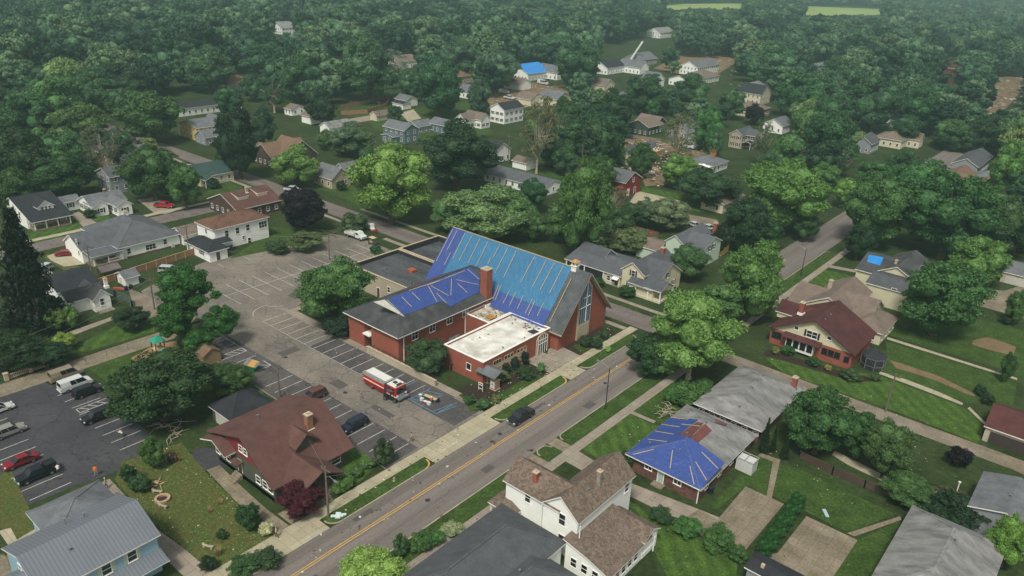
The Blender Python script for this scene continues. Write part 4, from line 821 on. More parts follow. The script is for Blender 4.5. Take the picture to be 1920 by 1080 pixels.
h.prof('y', 166.4, 181, [(-87.2, 4.8), (-84.4, 7.0), (-81.4, 4.8)], R_MID, mat('siding_mint', 'b9c9b6', 'a7b7a4', .5, .4, 9, .05, .7, kind='siding'), .35); h.prof('x', -83, -76.6, [(167.6, 4.8), (172.8, 7.0), (177.6, 4.8)], R_MID, MATS['siding_mint'], .35)
h.prof('x', -93.5, -87, [(163, 2.8), (167, 4.2), (171.6, 2.8)], R_TAN, MATS['siding_mint'], .3); h.chim(-79.6, 178.5, 5.0, 8.6, .9); h.pw('+x', -76.95, 1331, 466, .9, 1.4, shut=DSH); h.pw('+x', -76.95, 1338, 462, .9, 1.4, shut=DSH)
h.prof('x', -84.5, -77, [(179, 3), (184, 3.6)], R_DARK, WALLY, .3)
# ---- the other houses, from a table: volumes (kind,x0,x1,y0,y1,eave,rise,roof,wall), windows put on the two seen sides
def simple_house(name, label, vols, wins=True, chims=(), posts=(), cat='house', shut=None, gar=None, wz=None):
    cx = sum((v[1]+v[2])/2 for v in vols)/len(vols); cyy = sum((v[3]+v[4])/2 for v in vols)/len(vols)
    h = House(name, label, cat, round(cx, 1), round(cyy, 1))
    for v in vols:
        k, x0, x1, y0, y1, ze, rh, rm, wm = v[:9]
        if k == 'hip': h.hip(x0, x1, y0, y1, ze, rh, rm, wm)
        else: h.gable(k, x0, x1, y0, y1, ze, rh, rm, wm)
        if wins and wm is not None:
            for zz in ([1.6, 4.3] if ze > 4.6 else [1.5]):
                i = .45 if k == 'hip' else .4
                fx, fy = (x1-(.35 if k == 'x' else i)), (y0+(.35 if k == 'y' else i))
                n = max(1, int((y1-y0)/2.9)); h.row('+x', fx, y0+.6, y1-.6, zz, n, .85, 1.25, shut=shut)
                n = max(1, int((x1-x0)/2.7)); h.row('-y', fy, x0+.6, x1-.6, zz, n, .85, 1.25, shut=shut)
    for c in chims: h.chim(*c)
    for p in posts: h.post(*p)
    return h
G, X, Y_ = 'hip', 'x', 'y'
h = House('porch_house', 'white house with a navy roof, big dormer and long front porch at the left edge', 'house', -217, 69)
h.prof('y', 64.0, 74.2, [(-229, 3.0), (-222.5, 6.3), (-209.6, 2.5)], R_BLACK, WALLW, .4, wa1=-213.45)
h.prof('x', -221, -213.9, [(67.4, 4.6), (69.6, 6.3), (71.8, 4.6)], R_BLACK, WALLW, .35, z0=3.2)
for i in range(3): h.win('+x', -214.25, 68.7+.9*i, 4.3, .6, 1.0)
for y in (64.9, 67.6, 70.4, 73.4): h.post(-210.2, y, .1, 2.6, .24)
h.deck(-213, -209.9, 64.6, 73.6); h.chim(-224, 65.5, 5.2, 7.2, .7)
b = MB(); b.box(-213.4, 64.8, .4, -213.2, 73.5, 2.6); h.part(b, 'porch_wall', WALLT); h.row('+x', -213.2, 65, 70.5, 1.6, 3); h.door('+x', -213.2, 71.6, .4); h.win('-y', 64.35, -218, 2, .8, 1.2); h.win('-y', 64.35, -221, 4.4, .6, .9)
simple_house('cottage', 'white cottage with grey gabled roof and attached garage, right of the porch house', [(Y_, -221.5, -213.2, 79.9, 90, 2.7, 2.0, R_GREY, WALLW), (X, -218, -211.6, 80.0, 84.4, 2.7, 1.6, R_GREY, WALLW), (X, -217, -208.0, 84.6, 89.2, 2.7, 1.6, R_GREY, WALLW), (Y_, -226, -221.4, 75.5, 81, 2.5, 1.2, R_GREY, WALLW)], chims=((-217.5, 86, 3.8, 5.4, .6),), shut=DSH)
h = House('white_ranch', 'long white ranch house with a broad slate-grey roof and covered patio behind the cedar fence', 'house', -184, 75)
h.prof('x', -188.2, -176.9, [(64.0, 2.9), (70.4, 5.4), (77, 2.9)], R_MID, WALLW, .45) if 0 else None
h.prof('y', 63.9, 79.5, [(-190.5, 2.9), (-186.2, 5.6), (-180.4, 2.9)], R_MID, WALLW, .45); h.hip(-197, -176.8, 70.6, 86.2, 2.9, 3.6, R_MID, WALLW)
h.prof('y', 64.4, 72.0, [(-181.4, 3.0), (-176.4, 2.5)], R_MID, None, t=.12)
for y in (65, 68.2, 71.4): h.post(-176.8, y, .1, 2.5, .2)
h.deck(-180.6, -176.6, 64.6, 71.4, .3); h.rail([(-176.7, 68.2), (-176.7, 71.4)], .3)
z_ = lambda x, y: (x/3, 320+y/3)
for px, py, w in ((725, 453, .8), (848, 428, 2.4), (928, 400, .8)): h.pw('+x', -177.25, *z_(px, py), w, 1.3, bars='hvv' if w > 1 else 'h')
for px, py in ((430, 400), (445, 463)): h.pw('-y', 64.25, *z_(px, py), .6, 1.2)
h.chim(-190, 79, 4.6, 7.0, 1.1, WALLW); h.vent(-184.5, 77, 6, .25)
b = MB(); b.box(-177.2, 72.6, 0, -177.17, 85.6, .4); h.part(b, 'foundation', BRICKD)
simple_house('garage', 'small white garage with a brown shingle roof beside the two-storey white house', [(Y_, -182.6, -176, 85.9, 91.5, 2.4, 1.5, R_TAN, WALLW)], wins=False, cat='garage')
h = House('two_storey_white_house', 'two-storey white house with a rusty brown hipped roof at the parking lot corner', 'house', -171, 97)
h.hip(-175.9, -166.9, 89.3, 105.0, 5.5, 1.9, R_RUST, WALLW); h.hip(-172.6, -161.3, 84.4, 89.9, 2.5, 1.5, R_BLACK, WALLW)
h.prof('y', 86, 93.0, [(-167.4, 3.2), (-164.8, 2.5)], R_BLACK, None, t=.12)
for px, py in ((1275, 353), (1335, 337), (1393, 320)): h.pw('+x', -167.35, *z_(px, py), .9, 1.5)
for px, py, w, hh in ((1287, 432, 2.0, 1.0), (1370, 375, .6, .8), (1403, 392, .8, 1.4), (1478, 303, 2.2, 1.6)): h.pw('+x', -167.35, *z_(px, py), w, hh, bars='hvv' if w > 1 else 'h')
h.pw('-y', 89.75, *z_(1160, 340), .8, 1.1); h.pw('-y', 84.85, *z_(1135, 460), 2.2, 1.1, bars='hvv'); h.door('+x', -161.75, 87, .1); h.vent(-171, 94, 7.4, .3); h.vent(-172, 98, 7.3, .3)
h = simple_house('brown_bungalow', 'timber bungalow with a rust-brown roof and two shed dormers behind the two-storey white house', [(Y_, -198.5, -183.6, 105.4, 120.0, 3.0, 3.0, R_MAROON, WALLBR)], posts=((-197, 106, .2, 3),))
for y in (110, 116): h.prof('y', y-1.7, y+1.7, [(-190.5, 5.9), (-187, 5.2)], R_MAROON, WALLC, .1, z0=4.2, oe=.1)
h.chim(-189.5, 112.6, 5.4, 6.9, .6, STONE)
h = simple_house('garden_shed', 'little white garden shed with a grey roof next to the cedar fence', [(Y_, -165.4, -160.8, 64.4, 68.0, 1.9, 1.1, R_GREY, WALLW)], wins=False, cat='shed'); h.door('-y', 64.75, -163.4, .1, 1.2, 1.6, dm=simple('shed_door', 'c9cabf', .6))
h = simple_house('small_white_house', 'small white house with steep charcoal gables beside the dark pine', [(X, -160.3, -152.6, 54.4, 58.4, 2.6, 2.0, R_CHARC, WALLW), (Y_, -160.6, -154.8, 50.6, 58.2, 2.6, 1.5, R_CHARC, WALLW), (Y_, -172, -160.8, 51.0, 59.5, 2.8, 1.8, R_BLACK, WALLW)], wins=False, chims=((-156.6, 59, 3.4, 5.0, .6, TRIM),))
h.win('+x', -152.95, 56.3, 1.9, .7, 1.4); h.win('-y', 50.95, -157.8, 1.7, 1, 1); h.deck(-152.6, -151.2, 55, 58, .3)
simple_house('green_roofed_house', 'cottage with a dark green roof and small white porch behind the red pickup', [(Y_, -233, -219.4, 115, 127, 2.8, 2.5, R_GREEN, WALLC), (X, -221, -216.6, 115.2, 119.6, 2.4, 1.0, R_GREEN, None)], posts=((-217, 115.5, .1, 2.4), (-217, 119.2, .1, 2.4)))
simple_house('grey_blue_house', 'narrow grey-blue two-storey house half hidden by trees at left', [(Y_, -238.5, -229, 92.4, 99, 5.0, 2.0, R_DARK, WALLG)])
simple_house('dark_roofed_cottage', 'cottage with a dark hipped roof deep among the trees at far left', [(G, -262, -250, 108, 118, 3, 2.4, R_DARK, WALLG)])
def far(name, label, px, py, vols, ze=3, **k):
    """px,py = near eave corner in the picture's frame turned into ground coordinates; volumes given relative to it"""
    x, y = at(px, py, ze); vv = [(v[0], x+v[1], x+v[2], y+v[3], y+v[4], *v[5:]) for v in vols]; return simple_house(name, label, vv, **k)
far('tan_cottage', 'tan cottage with brown roof between the trees at left', 205, 265, [(Y_, -10, 0, 0, 10, 3, 2.2, R_TAN, WALLT), (G, -5, 3, -8, -1, 2.6, 1.8, R_TAN, WALLT)])
far('tan_two_storey', 'weathered tan house with a grey roof below the leaning tree at left', 210, 290, [(X, -9, 0, -2, 6, 4, 2.0, R_MID, WALLT)], ze=4)
far('grey_gabled_house', 'grey house with a low gabled roof just above the blue-grey one', 240, 292, [(Y_, -9, 0, 0, 8, 3, 2.0, R_GREY, WALLG)])
far('yellow_house', 'bright yellow two-storey house with grey roof among trees', 395, 238, [(Y_, -14, 0, -6, 2, 4.8, 2.2, R_GREY, WALLY), (X, -10, 3.5, 2, 9, 4.8, 3.0, R_GREY, WALLY)], ze=4.8, shut=None)
far('slate_cottage', 'small slate-blue cottage directly in front of the yellow house', 408, 256, [(Y_, -8, 0, -5, 2, 2.8, 2.2, R_GREY, WALLG), (X, -3, 3, -1, 4.5, 2.8, 2.4, R_GREY, WALLG)], ze=2.8)
far('yellow_garage', 'yellow outbuilding with dark roof right of the yellow house', 465, 228, [(Y_, -9, 0, 0, 8, 3, 1.8, R_BLACK, WALLY)], wins=False)
far('row_of_flats', 'long white building with a black roof left of the tree-lined street', 380, 200, [(Y_, -10, 0, -22, 10, 3.2, 2.0, R_BLACK, WALLW), (X, -12, 4, 10, 17, 3.4, 2.0, R_BLACK, WALLW)], ze=3.2)
far('timber_gambrel_house', 'brown half-timbered house with brick chimney on its big gable', 588, 290, [(Y_, -16, -4, -14, 2, 3.4, 4.0, R_BROWN, WALLBR), (X, -12, 0, -10.5, 2, 3.4, 5.4, R_BROWN, WALLBR)], ze=3.4, chims=())
far('stone_cottage', 'grey cottage with pointed gables left of the bright maple', 660, 330, [(X, -10, 0, -8, 0, 3, 3.2, R_GREY, WALLT), (Y_, -10, -3, 0, 9, 3, 2.6, R_GREY, WALLT)], chims=((0, 0, 0, 0.2, .1),) if 0 else ())
far('slate_two_storey', 'dark slate two-storey house with white trim in the middle distance', 758, 247, [(X, -13, 0, 0, 8, 5, 2.4, R_GREY, WALLSL), (Y_, -10, -3, -3.4, 1, 2.6, .8, R_GREY, WALLSL)], ze=5)
far('slate_bungalow', 'slate bungalow with low grey gables right of the dark two-storey house', 835, 238, [(X, -10, 0, 0, 7, 3.4, 2.2, R_GREY, WALLSL), (Y_, -16, -8, -8, 2, 2.8, 1.8, R_GREY, WALLG)], ze=3.4)
far('white_cross_gabled_house', 'white cottage with mauve-brown cross gables', 905, 226, [(X, -11, 0, -1, 5.5, 3.6, 2.6, R_TAN, WALLW), (Y_, -10, -3.5, -7, 3, 3.6, 2.6, R_TAN, WALLW)], ze=3.6, shut=DSH)
far('tall_white_house', 'tall white farmhouse with charcoal roof beside the pale sycamore', 946, 208, [(Y_, -9, 0, 0, 14, 6, 2.6, R_BLACK, WALLW)], ze=6, shut=DSH)
far('blue_pool_garage', 'white garage with grey gable and carport behind the fenced yard', 762, 190, [(X, -9, 0, 0, 8, 2.8, 2.0, R_GREY, WALLW), (X, -4, 4, -6, 0, 2.4, .8, R_BLACK, WALLW)], wins=False, cat='garage', ze=2.8)
far('low_garage', 'low cream garage with a brown roof by the side road', 706, 218, [(Y_, -5, 0, 0, 9, 2.3, 1.6, R_TAN, WALLC)], wins=False, cat='garage', ze=2.3)
far('white_and_dark_house', 'white two-storey house with a steep black roof behind the small garage', 953, 281, [(X, -12, 0, -7, 2, 4, 2.8, R_BLACK, WALLW)], ze=4, shut=None, chims=())
far('small_white_garage', 'small white garage with brown gable behind the long low house', 987, 308, [(X, -7, 0, 0, 6, 2.4, 1.5, R_TAN, WALLW)], wins=False, cat='garage', ze=2.4)
simple_house('long_low_house', 'long low white house with a weathered grey roof behind the church trees', [(X, -167, -141.4, 186, 197.5, 2.6, 1.8, R_MID, WALLW)])
simple_house('garden_cottage', 'dark timber cottage hidden by the trees behind the nave ridge', [(X, -100, -92, 145.5, 153, 3, 2.6, R_DARK, WALLG)])
h = simple_house('red_barn', 'deep red barn with a grey gabled roof and white-trimmed doors', [(X, -136, -123.4, 205, 215.4, 4.6, 2.8, R_MID, BARN)], wins=False, cat='barn'); h.win('+x', -123.75, 210.2, 5.0, .8, 1.4); h.door('+x', -123.75, 207.6, .1, 1.2, 2.2, dm=TRIM); h.door('+x', -123.75, 211.5, .1, 1.0, 2.2)
simple_house('tan_ranch', 'tan ranch house with a brown roof left of the round dark tree by the street', [(Y_, -101.3, -93.3, 213, 228, 2.8, 1.8, R_TAN, WALLC)])
# storm-wrecked house: broken rafters, open loft, leaning roof slab
h = House('wrecked_house', 'storm-wrecked cream house with a torn-open charred roof and spilled debris', 'house', -149, 252)
b = MB(); b.box(-153.5, 243, 0, -144, 266, 2.7); h.part(b, 'wall', WALLC)
h.prof('y', 241.5, 251, [(-154.3, 2.8), (-148.6, 5.6), (-143.2, 2.8)], R_DARK, WALLC, .4)
b = MB(); b.bar((-147, 253, 3), (-143.5, 257, 5.8), 4.5, .2).bar((-150, 251, 5), (-146, 260, 2.9), .25, .2).bar((-152, 258, 2.8), (-149, 266, 4.6), 4, .25); h.part(b, 'fallen_roof_slab', R_DARK)
b = MB()
for k in range(26): x, y = rr.uniform(-154, -144), rr.uniform(250, 267); b.bar((x, y, 2.7), (x+rr.uniform(-1.5, 1.5), y+rr.uniform(-1.5, 1.5), rr.uniform(3, 5.4)), .16, .2)
h.part(b, 'broken_rafter', simple('charred_wood', '2a2624', .9)); b = MB(); b.box(-143.96, 254, .4, -143.8, 263, 2.5); h.part(b, 'exposed_sheathing', mat('osb', 'b38a52', '96703e', 1, .5, 6, .1, .8))
h.row('+x', -144, 244, 252, 1.5, 3)
b = MB()
for k in range(170):
    x, y, a = rr.uniform(-146, -128), rr.uniform(234, 266), rr.uniform(0, 3.1); L = rr.uniform(.3, 1.6); z = rr.uniform(.1, .9); b.bar((x, y, z), (x+L*math.cos(a), y+L*math.sin(a), z+rr.uniform(-.1, .4)), rr.uniform(.15, .7), .12, m=k % 3)
o = b.build('rubble_heap', [DKST, UNDER, PLY]); tag(o, 'heap of splintered boards and rubble in front of the wrecked house', 'rubble'); 
simple_house('tall_tan_house', 'tall tan two-storey house with brown window surrounds and dark porch right of the splintered tree', [(Y_, -134.5, -128.2, 300.5, 313, 5.2, 2.2, R_DARK, WALLT), (X, -130, -124.5, 304, 313, 5.2, 2.0, R_DARK, WALLT), (Y_, -128.5, -124.5, 301, 306, 2.6, .7, R_BLACK, None)], shut=BLACK, posts=((-124.9, 301.4, .1, 2.6), (-124.9, 305.6, .1, 2.6)))
simple_house('dark_green_cottage', 'dark green cottage with white-trimmed gable up the hill past the wreck', [(Y_, -177, -166, 290, 303, 3.8, 2.6, R_TAN, WALLDG), (X, -179, -168, 300, 309, 3.8, 2.6, R_TAN, WALLDG)])
simple_house('pale_grey_house', 'pale grey two-storey house with white porch above the parked camper', [(Y_, -156, -146.5, 287, 304, 5, 2.6, R_GREY, WALLG), (X, -148, -143, 289, 295, 3, 1.4, R_GREY, WALLW)])
simple_house('small_grey_roofed_house', 'low white house with a grey roof pierced by a splintered tree trunk', [(G, -129, -117.5, 254.3, 267, 2.7, 2.2, R_GREY, WALLW), (Y_, -124.5, -118.5, 252.6, 255, 2.4, .5, TRIM, None)])
far('slate_gabled_house', 'slate-grey house with a dark gable peeping out below the long roofs', 1635, 272, [(Y_, -9, 0, 0, 12, 4, 3, R_DARK, WALLG)], ze=4)
far('mauve_roofed_house', 'house with a wide mauve-brown roof behind the slate gable', 1700, 262, [(G, -12, 0, -6, 10, 3.4, 2.6, R_TAN, WALLC), (X, -6, 5, 2, 9, 3.4, 2.6, R_BROWN, WALLC)], ze=3.4)
simple_house('brown_gabled_house', 'cream house with chocolate-brown cross gables at the right', [(X, -52, -42.2, 293.2, 302, 3.9, 3.0, R_BROWN, WALLC), (Y_, -54, -45, 299, 316, 3.9, 2.6, R_BROWN, WALLC)])
simple_house('grey_porch_house', 'grey house with white porch rails above the brown cross-gabled one', [(Y_, -56, -46.5, 325, 352, 4.2, 2.6, R_DARK, WALLG)])
simple_house('low_brown_house', 'low brown-roofed house near the right edge behind the brown gables', [(Y_, -44, -33, 300, 318, 2.8, 2.0, R_BROWN, WALLC)])
far('slate_roofed_annex', 'blue-grey roofed annex beside the chocolate-brown gables', 1858, 335, [(G, -6, 3, -2, 8, 3, 2, R_GREY, WALLG)], wins=False)
far('blue_tarp_cottage', 'white cottage in the distance with a vivid blue tarp on its roof', 1010, 137, [(Y_, -20, 0, -10, 12, 4, 4.5, TARPS, WALLW), (X, -8, 8, 8, 18, 4, 4.0, R_GREY, WALLW)], ze=4, wins=True)
far('brick_distant_house', 'white gable-ended garage below the blue-tarped cottage', 985, 158, [(X, -12, 0, -5, 6, 3, 3, R_TAN, WALLW)], wins=False, cat='garage')
far('distant_black_roofed_house', 'distant white house with a black roof at the foot of the crane boom', 1165, 125, [(Y_, -14, 0, -16, 6, 4, 3.6, R_BLACK, WALLW), (X, -6, 12, 4, 16, 4, 4, R_GREY, WALLW)], ze=4)
far('distant_grey_house', 'distant grey-roofed house behind the black-roofed one', 1215, 112, [(Y_, -16, 0, -6, 14, 4, 4, R_GREY, WALLG)], ze=4)
far('distant_white_house', 'distant long white house with a grey roof beside a curved pale road', 1345, 122, [(Y_, -14, 0, -28, 4, 5, 3.6, R_GREY, WALLW)], ze=5)
far('distant_brown_house', 'distant house with a brown hipped roof and black carport', 1340, 145, [(G, -16, 0, -14, 8, 3.4, 3.4, R_TAN, WALLW), (Y_, -14, 0, -34, -14, 3.4, 2.6, R_BLACK, WALLW)])
far('distant_cream_gable', 'cream two-storey gable with black roof above the plum tree', 1430, 178, [(X, -14, 0, -2, 12, 5.5, 4.4, R_BLACK, WALLC)], ze=5.5)
far('distant_tan_house', 'tan-roofed house just left of the plum tree', 1420, 205, [(G, -12, 4, -8, 8, 3.4, 3, R_TAN, WALLC)])
far('distant_pale_roof', 'distant low house with a pale grey roof below the long white one', 1440, 160, [(Y_, -8, 0, -22, 2, 3.2, 2.4, R_PALE, WALLC)])
far('red_brick_hall', 'tall dark red hall in the hazy distance at right', 1800, 128, [(X, -12, 0, -8, 6, 10, 4, R_MAROON2, mat('hall_brick', '5c3431', '4a2a29', 1, .5, 6, .1, .9))], ze=10, wins=False, cat='hall')
far('treetop_house', 'tiny pale house alone in the forest near the top of the picture', 555, 52, [(Y_, -18, 0, -14, 6, 5, 4.4, R_PALE, WALLW)], ze=5)
far('forest_edge_house', 'brown-roofed house buried in the forest left of the tall trees', 470, 158, [(G, -14, 0, -14, 4, 3.5, 3.5, R_BROWN, WALLT)])
far('hazy_white_house', 'hazy white roofs left of the tall tree by the side road', 775, 118, [(Y_, -12, 0, -16, 4, 4, 3.6, R_TAN, WALLW), (X, -22, -10, -20, -8, 4, 3.6, R_BROWN, WALLT)])
far('roadside_white_house', 'small white house beside the wooden fence left of the round tree', 560, 203, [(X, -6, 0, -4, 4, 2.6, 1.8, R_TAN, WALLW)])
far('white_shed', 'white shed roof under the big elm at centre left', 640, 236, [(Y_, -7, 0, -6, 6, 2.6, 2, R_PALE, WALLW)], wins=False, cat='shed')
far('ivy_house', 'white cottage half swallowed by foliage left of the dark porch fence', 600, 218, [(X, -7, 0, -5, 3, 3, 2.4, R_TAN, WALLW)], wins=False)
far('roadside_long_house', 'pale long-roofed house among trees right of the sycamore', 1060, 185, [(X, -12, 0, -7, 6, 4.2, 3.2, R_GREY, WALLC)], ze=4.2)
far('orange_gable_house', 'small cream house with a tan gable above the sycamore', 1010, 186, [(X, -10, 0, -6, 3, 3, 3, R_TAN, WALLC)], wins=False)
far('forest_white_house', 'white house alone by the pale field road at the top right of centre', 1262, 60, [(Y_, -16, 0, -24, 4, 5, 4, R_PALE, WALLW)], ze=5)
far('small_tan_gable', 'tan gable peeping between trees right of the tall forest elm', 712, 150, [(X, -12, 0, -6, 6, 4, 3.6, R_TAN, WALLC)], ze=4)
far('distant_white_gable', 'bright white gable between dark trees left of the long distant white house', 1238, 150, [(X, -10, 0, -6, 6, 5, 4, R_GREY, WALLW)], ze=5)
far('hazy_grey_roof', 'hazy grey roof left of the tall red hall', 1560, 130, [(Y_, -16, 0, -10, 14, 4, 4, R_GREY, WALLG)], ze=4)
far('street_end_house', 'white house at the end of the hazy side street left of the brick-red hall', 1640, 175, [(Y_, -12, 0, -8, 10, 4, 3.4, R_DARK, WALLW)], ze=4)
far('torn_roof_house', 'pale storm-damaged house left of the black-roofed house by the crane', 1145, 160, [(X, -10, 0, -6, 5, 4, 3.2, R_TAN, WALLC)], ze=4)
far('white_lot_house', 'small white house deep in the trees below the crane boom', 1196, 188, [(X, -10, 0, -6, 5, 3.4, 3, R_GREY, WALLW)], ze=3.4)
far('brown_forest_house', 'brown-roofed house left of the blue-tarped cottage in the trees', 882, 142, [(Y_, -11, 0, -10, 4, 4, 3, R_BROWN, WALLT)], ze=4)
far('pale_gable_house', 'pale gabled house right of the tall dome-shaped tree', 893, 172, [(X, -9, 0, -5, 4, 3.4, 3, R_GREY, WALLW)], ze=3.4)
far('hidden_grey_house', 'grey roofed house half hidden right of the black-purple plum in the distance', 1482, 234, [(Y_, -10, 0, -8, 5, 3.4, 2.8, R_GREY, WALLW)], ze=3.4)
far('roadside_grey_house', 'small grey house beside the distant parked white vans at right', 1712, 228, [(X, -9, 0, -6, 5, 3.4, 2.8, R_DARK, WALLG)], ze=3.4)
# ------------------------------------------------------------------ fences, walls
def fence(name, label, pts, h, m, post=2.4, cap=True, group=None):
    t = thing(name, label, 'fence', (pts[0][0], pts[0][1], 0), group=group); b = MB()
    for a, c in zip(pts, pts[1:]): b.bar((a[0], a[1], h/2+.05), (c[0], c[1], h/2+.05), .05, h-.05)
    b.build('board_panel', m, t); b = MB(); 
    for a, c in zip(pts, pts[1:]):
        L = math.dist(a, c); n = max(1, int(L/post))
        for i in range(n+1): q = (a[0]+(c[0]-a[0])*i/n, a[1]+(c[1]-a[1])*i/n); b.box(q[0]-.08, q[1]-.08, 0, q[0]+.08, q[1]+.08, h+.12)
        b.bar((a[0], a[1], h+.03), (c[0], c[1], h+.03), .14, .05)
    b.build('post_frame', PLY if m is FENCEW else m, t); return t
FX = mat('cedar_boards_x', '9a7658', '7c5d45', 1, .6, 6, .15, .85); FD = mat('green_boards', '4f5f52', '3f4d43', 1, .5, 6, .1, .85); FR = mat('red_fence', '7d4f3c', '693f30', 1, .6, 5, .2, .85)
fence('cedar_fence', 'new cedar board fence between the white ranch house and the parking lot', [at(162, 528), at(175, 540), at(365, 478)], 1.7, FENCEW)
fence('green_fence', 'dark green board fence slanting down from the small white house', [at(185, 545), at(245, 570), at(248, 592)], 1.7, FD)
fence('backyard_fence', 'long reddish board fence across the gardens behind the church', [at(1146, 425), at(1233, 448)], 1.9, FR)
fence('yard_fence', 'tan board fence around a fenced lawn in the middle distance', [at(640, 205), at(732, 185), at(725, 200), at(690, 213), at(640, 216)], 1.9, FX)
fence('picket_fence', 'old brown picket fence along the shady garden at right', [at(1500, 860), at(1560, 890), at(1620, 915), at(1700, 945)], 1.3, WALLBR)
t = thing('balustrade', 'cream stone balustrade with square piers along the drive at left', 'wall', (*at(50, 705), 0))
bp = [at(13, 713), at(58, 697), at(103, 683)]; b = MB()
for a, c in zip(bp, bp[1:]): b.bar((*a, .9), (*c, .9), .25, .12).bar((*a, .2), (*c, .2), .25, .15); [b.tube([(a[0]+(c[0]-a[0])*k/14, a[1]+(c[1]-a[1])*k/14, .25), (a[0]+(c[0]-a[0])*k/14, a[1]+(c[1]-a[1])*k/14, .85)], .08, 6) for k in range(1, 14)]
b.build('rail', STONE, t)
for q in bp: b = MB(); b.box(q[0]-.3, q[1]-.3, 0, q[0]+.3, q[1]+.3, 1.25).box(q[0]-.38, q[1]-.38, 1.252, q[0]+.38, q[1]+.38, 1.4); b.build('pier', STONE, t)
t = thing('chain_fence', 'thin metal fence on posts beside the playground drive', 'fence', (*at(162, 675), 0)); b = MB(); fp = [at(162, 684), at(200, 668), at(240, 656), at(290, 640)]
for a, c in zip(fp, fp[1:]): b.bar((*a, 1.1), (*c, 1.1), .06, .06)
for q in fp: b.bar((*q, 0), (*q, 1.1), .07, .07, up=(1, 0, 0))
b.build('fence_frame', STEEL, t)
# ------------------------------------------------------------------ poles and wires
def cobra(label, bx, by, h, dx, dy):
    x, y = at(bx, by); t = thing('street_lamp', label, 'street lamp', (x, y, 0), group='street lamps')
    b = MB(); b.tube([(x, y, 0), (x, y, h)], [.11, .07], 8); b.tube([(x, y, 0), (x, y, .35)], .2, 8); b.build('pole', DKST, t)
    b = MB(); b.tube([(x, y, h-.3), (x+dx*.4, y+dy*.4, h+.25), (x+dx, y+dy, h+.4)], .05, 6); b.build('arm', STEEL, t)
    b = MB(); n = Vector((dx, dy, 0)).normalized(); e = Vector((x+dx, y+dy, h+.38)); b.bar(e, e+n*.75, .3, .16); b.build('lamp_head', STEEL, t)
cobra('tall street lamp on the verge opposite the church entrance', 1135, 767, 8.0, -1.9, 0); cobra('street lamp beside the mown verge near the far bend of the street', 1501.7, 516.7, 7.0, -2.2, 0)
poles = {}
def upole(key, label, bx, by, h, arm=(1, 0), lamp=None):
    x, y = at(bx, by); poles[key] = (x, y, h); t = thing('utility_pole', label, 'utility pole', (x, y, 0), group='utility poles')
    b = MB(); b.tube([(x, y, 0), (x, y, h)], [.17, .12], 8); b.build('pole', POLE, t)
    b = MB(); b.bar((x-arm[0]*.9, y-arm[1]*.9, h-.5), (x+arm[0]*.9, y+arm[1]*.9, h-.5), .1, .12); c = b.build('crossarm', POLE, t)
    b = MB()
    for s_ in (-.8, 0, .8): b.tube([(x+arm[0]*s_, y+arm[1]*s_, h-.44), (x+arm[0]*s_, y+arm[1]*s_, h-.25)], .06, 6)
    b.build('insulator', STEEL, t)
    if lamp:
        b = MB(); b.tube([(x, y, lamp), (x+.8, y, lamp+.45), (x+1.8, y, lamp+.35)], .04, 6).bar((x+1.7, y, lamp+.33), (x+2.35, y, lamp+.3), .3, .14); b.build('lamp_arm', STEEL, t)
upole('a', 'wooden utility pole with a lamp arm by the plum-red tree', 616, 970, 8.2, lamp=6.6); upole('b', 'utility pole in the parking lot behind the orange SUV', 525, 746, 5.8)
upole('c', 'utility pole at the far edge of the parking lot', 618, 487, 6.6, (0, 1)); upole('d', 'utility pole beside the little garden shed', 290, 580, 7, (0, 1)); upole('e', 'utility pole in front of the white ranch house patio', 176, 533, 9, (0, 1)); upole('f', 'utility pole by the garage next to the two-storey white house', 355, 475, 7.2, (0, 1))
upole('g', 'thin crooked utility pole on the big lawn by the alley', 1660, 772, 7.5); upole('h', 'utility pole in the middle distance near the slate houses', 712, 240, 11); upole('i', 'utility pole beside the parked blue car in the middle distance', 953, 305, 10); upole('j', 'utility pole by the long low house trees', 1090, 318, 9)
upole('k', 'utility pole in front of the wrecked house driveway', 1186, 318, 12); upole('l', 'distant pole above the forest near the crane', 1135, 42, 18); upole('m', 'distant pole at the edge of the pale clearing', 1253, 58, 22); upole('n', 'utility pole near the pale grey house', 1285, 285, 14); upole('o', 'utility pole right of the tall tree by the side road', 1040, 165, 18)
def wire(a, c, sag=1.2, off=0, name='power_line', label='', r=.022):
    a, c = Vector(a), Vector(c); pts = [a.lerp(c, i/12) - Vector((0, 0, sag*4*(i/12)*(1-i/12))) for i in range(13)]; b = MB(); b.tube(pts, r, 4); o = b.build(name, simple('wire_grey', '6b6d68', .6)); tag(o, label, 'power line', 'overhead power lines')
def pt(k, dz=-.3): x, y, h_ = poles[k]; return (x, y, h_+dz)
for a, c, l in (('e', 'd', 'power line from the patio pole to the shed pole'), ('d', 'b', 'power line from the shed pole over the broken tree'), ('b', 'a', 'power line from the parking lot pole to the plum tree pole'), ('e', 'f', 'power line along the back of the white ranch house'), ('f', 'c', 'power line from the two-storey house to the far lot pole'), ('c', 'i', 'power line from the far lot pole towards the small garage'), ('i', 'j', 'power line behind the long low house'), ('j', 'k', 'power line towards the wrecked house')): wire(pt(a), pt(c), label=l)
wire((*at(-40, 660, 7), 7), pt('d'), 1.0, label='pale power line crossing the shrubs at the left edge', r=.03); wire((*at(-40, 690, 6), 6), pt('d', -1.2), 1.0, label='lower pale power line crossing the shrubs at the left edge')
wire(pt('g'), (-30, 143, 3), .6, label='service wire from the crooked pole to the oxblood-roofed house'); wire(pt('a', -1.5), (*at(715, 855, 4.5), 4.5), .8, label='service wire above the bungalow lawn')
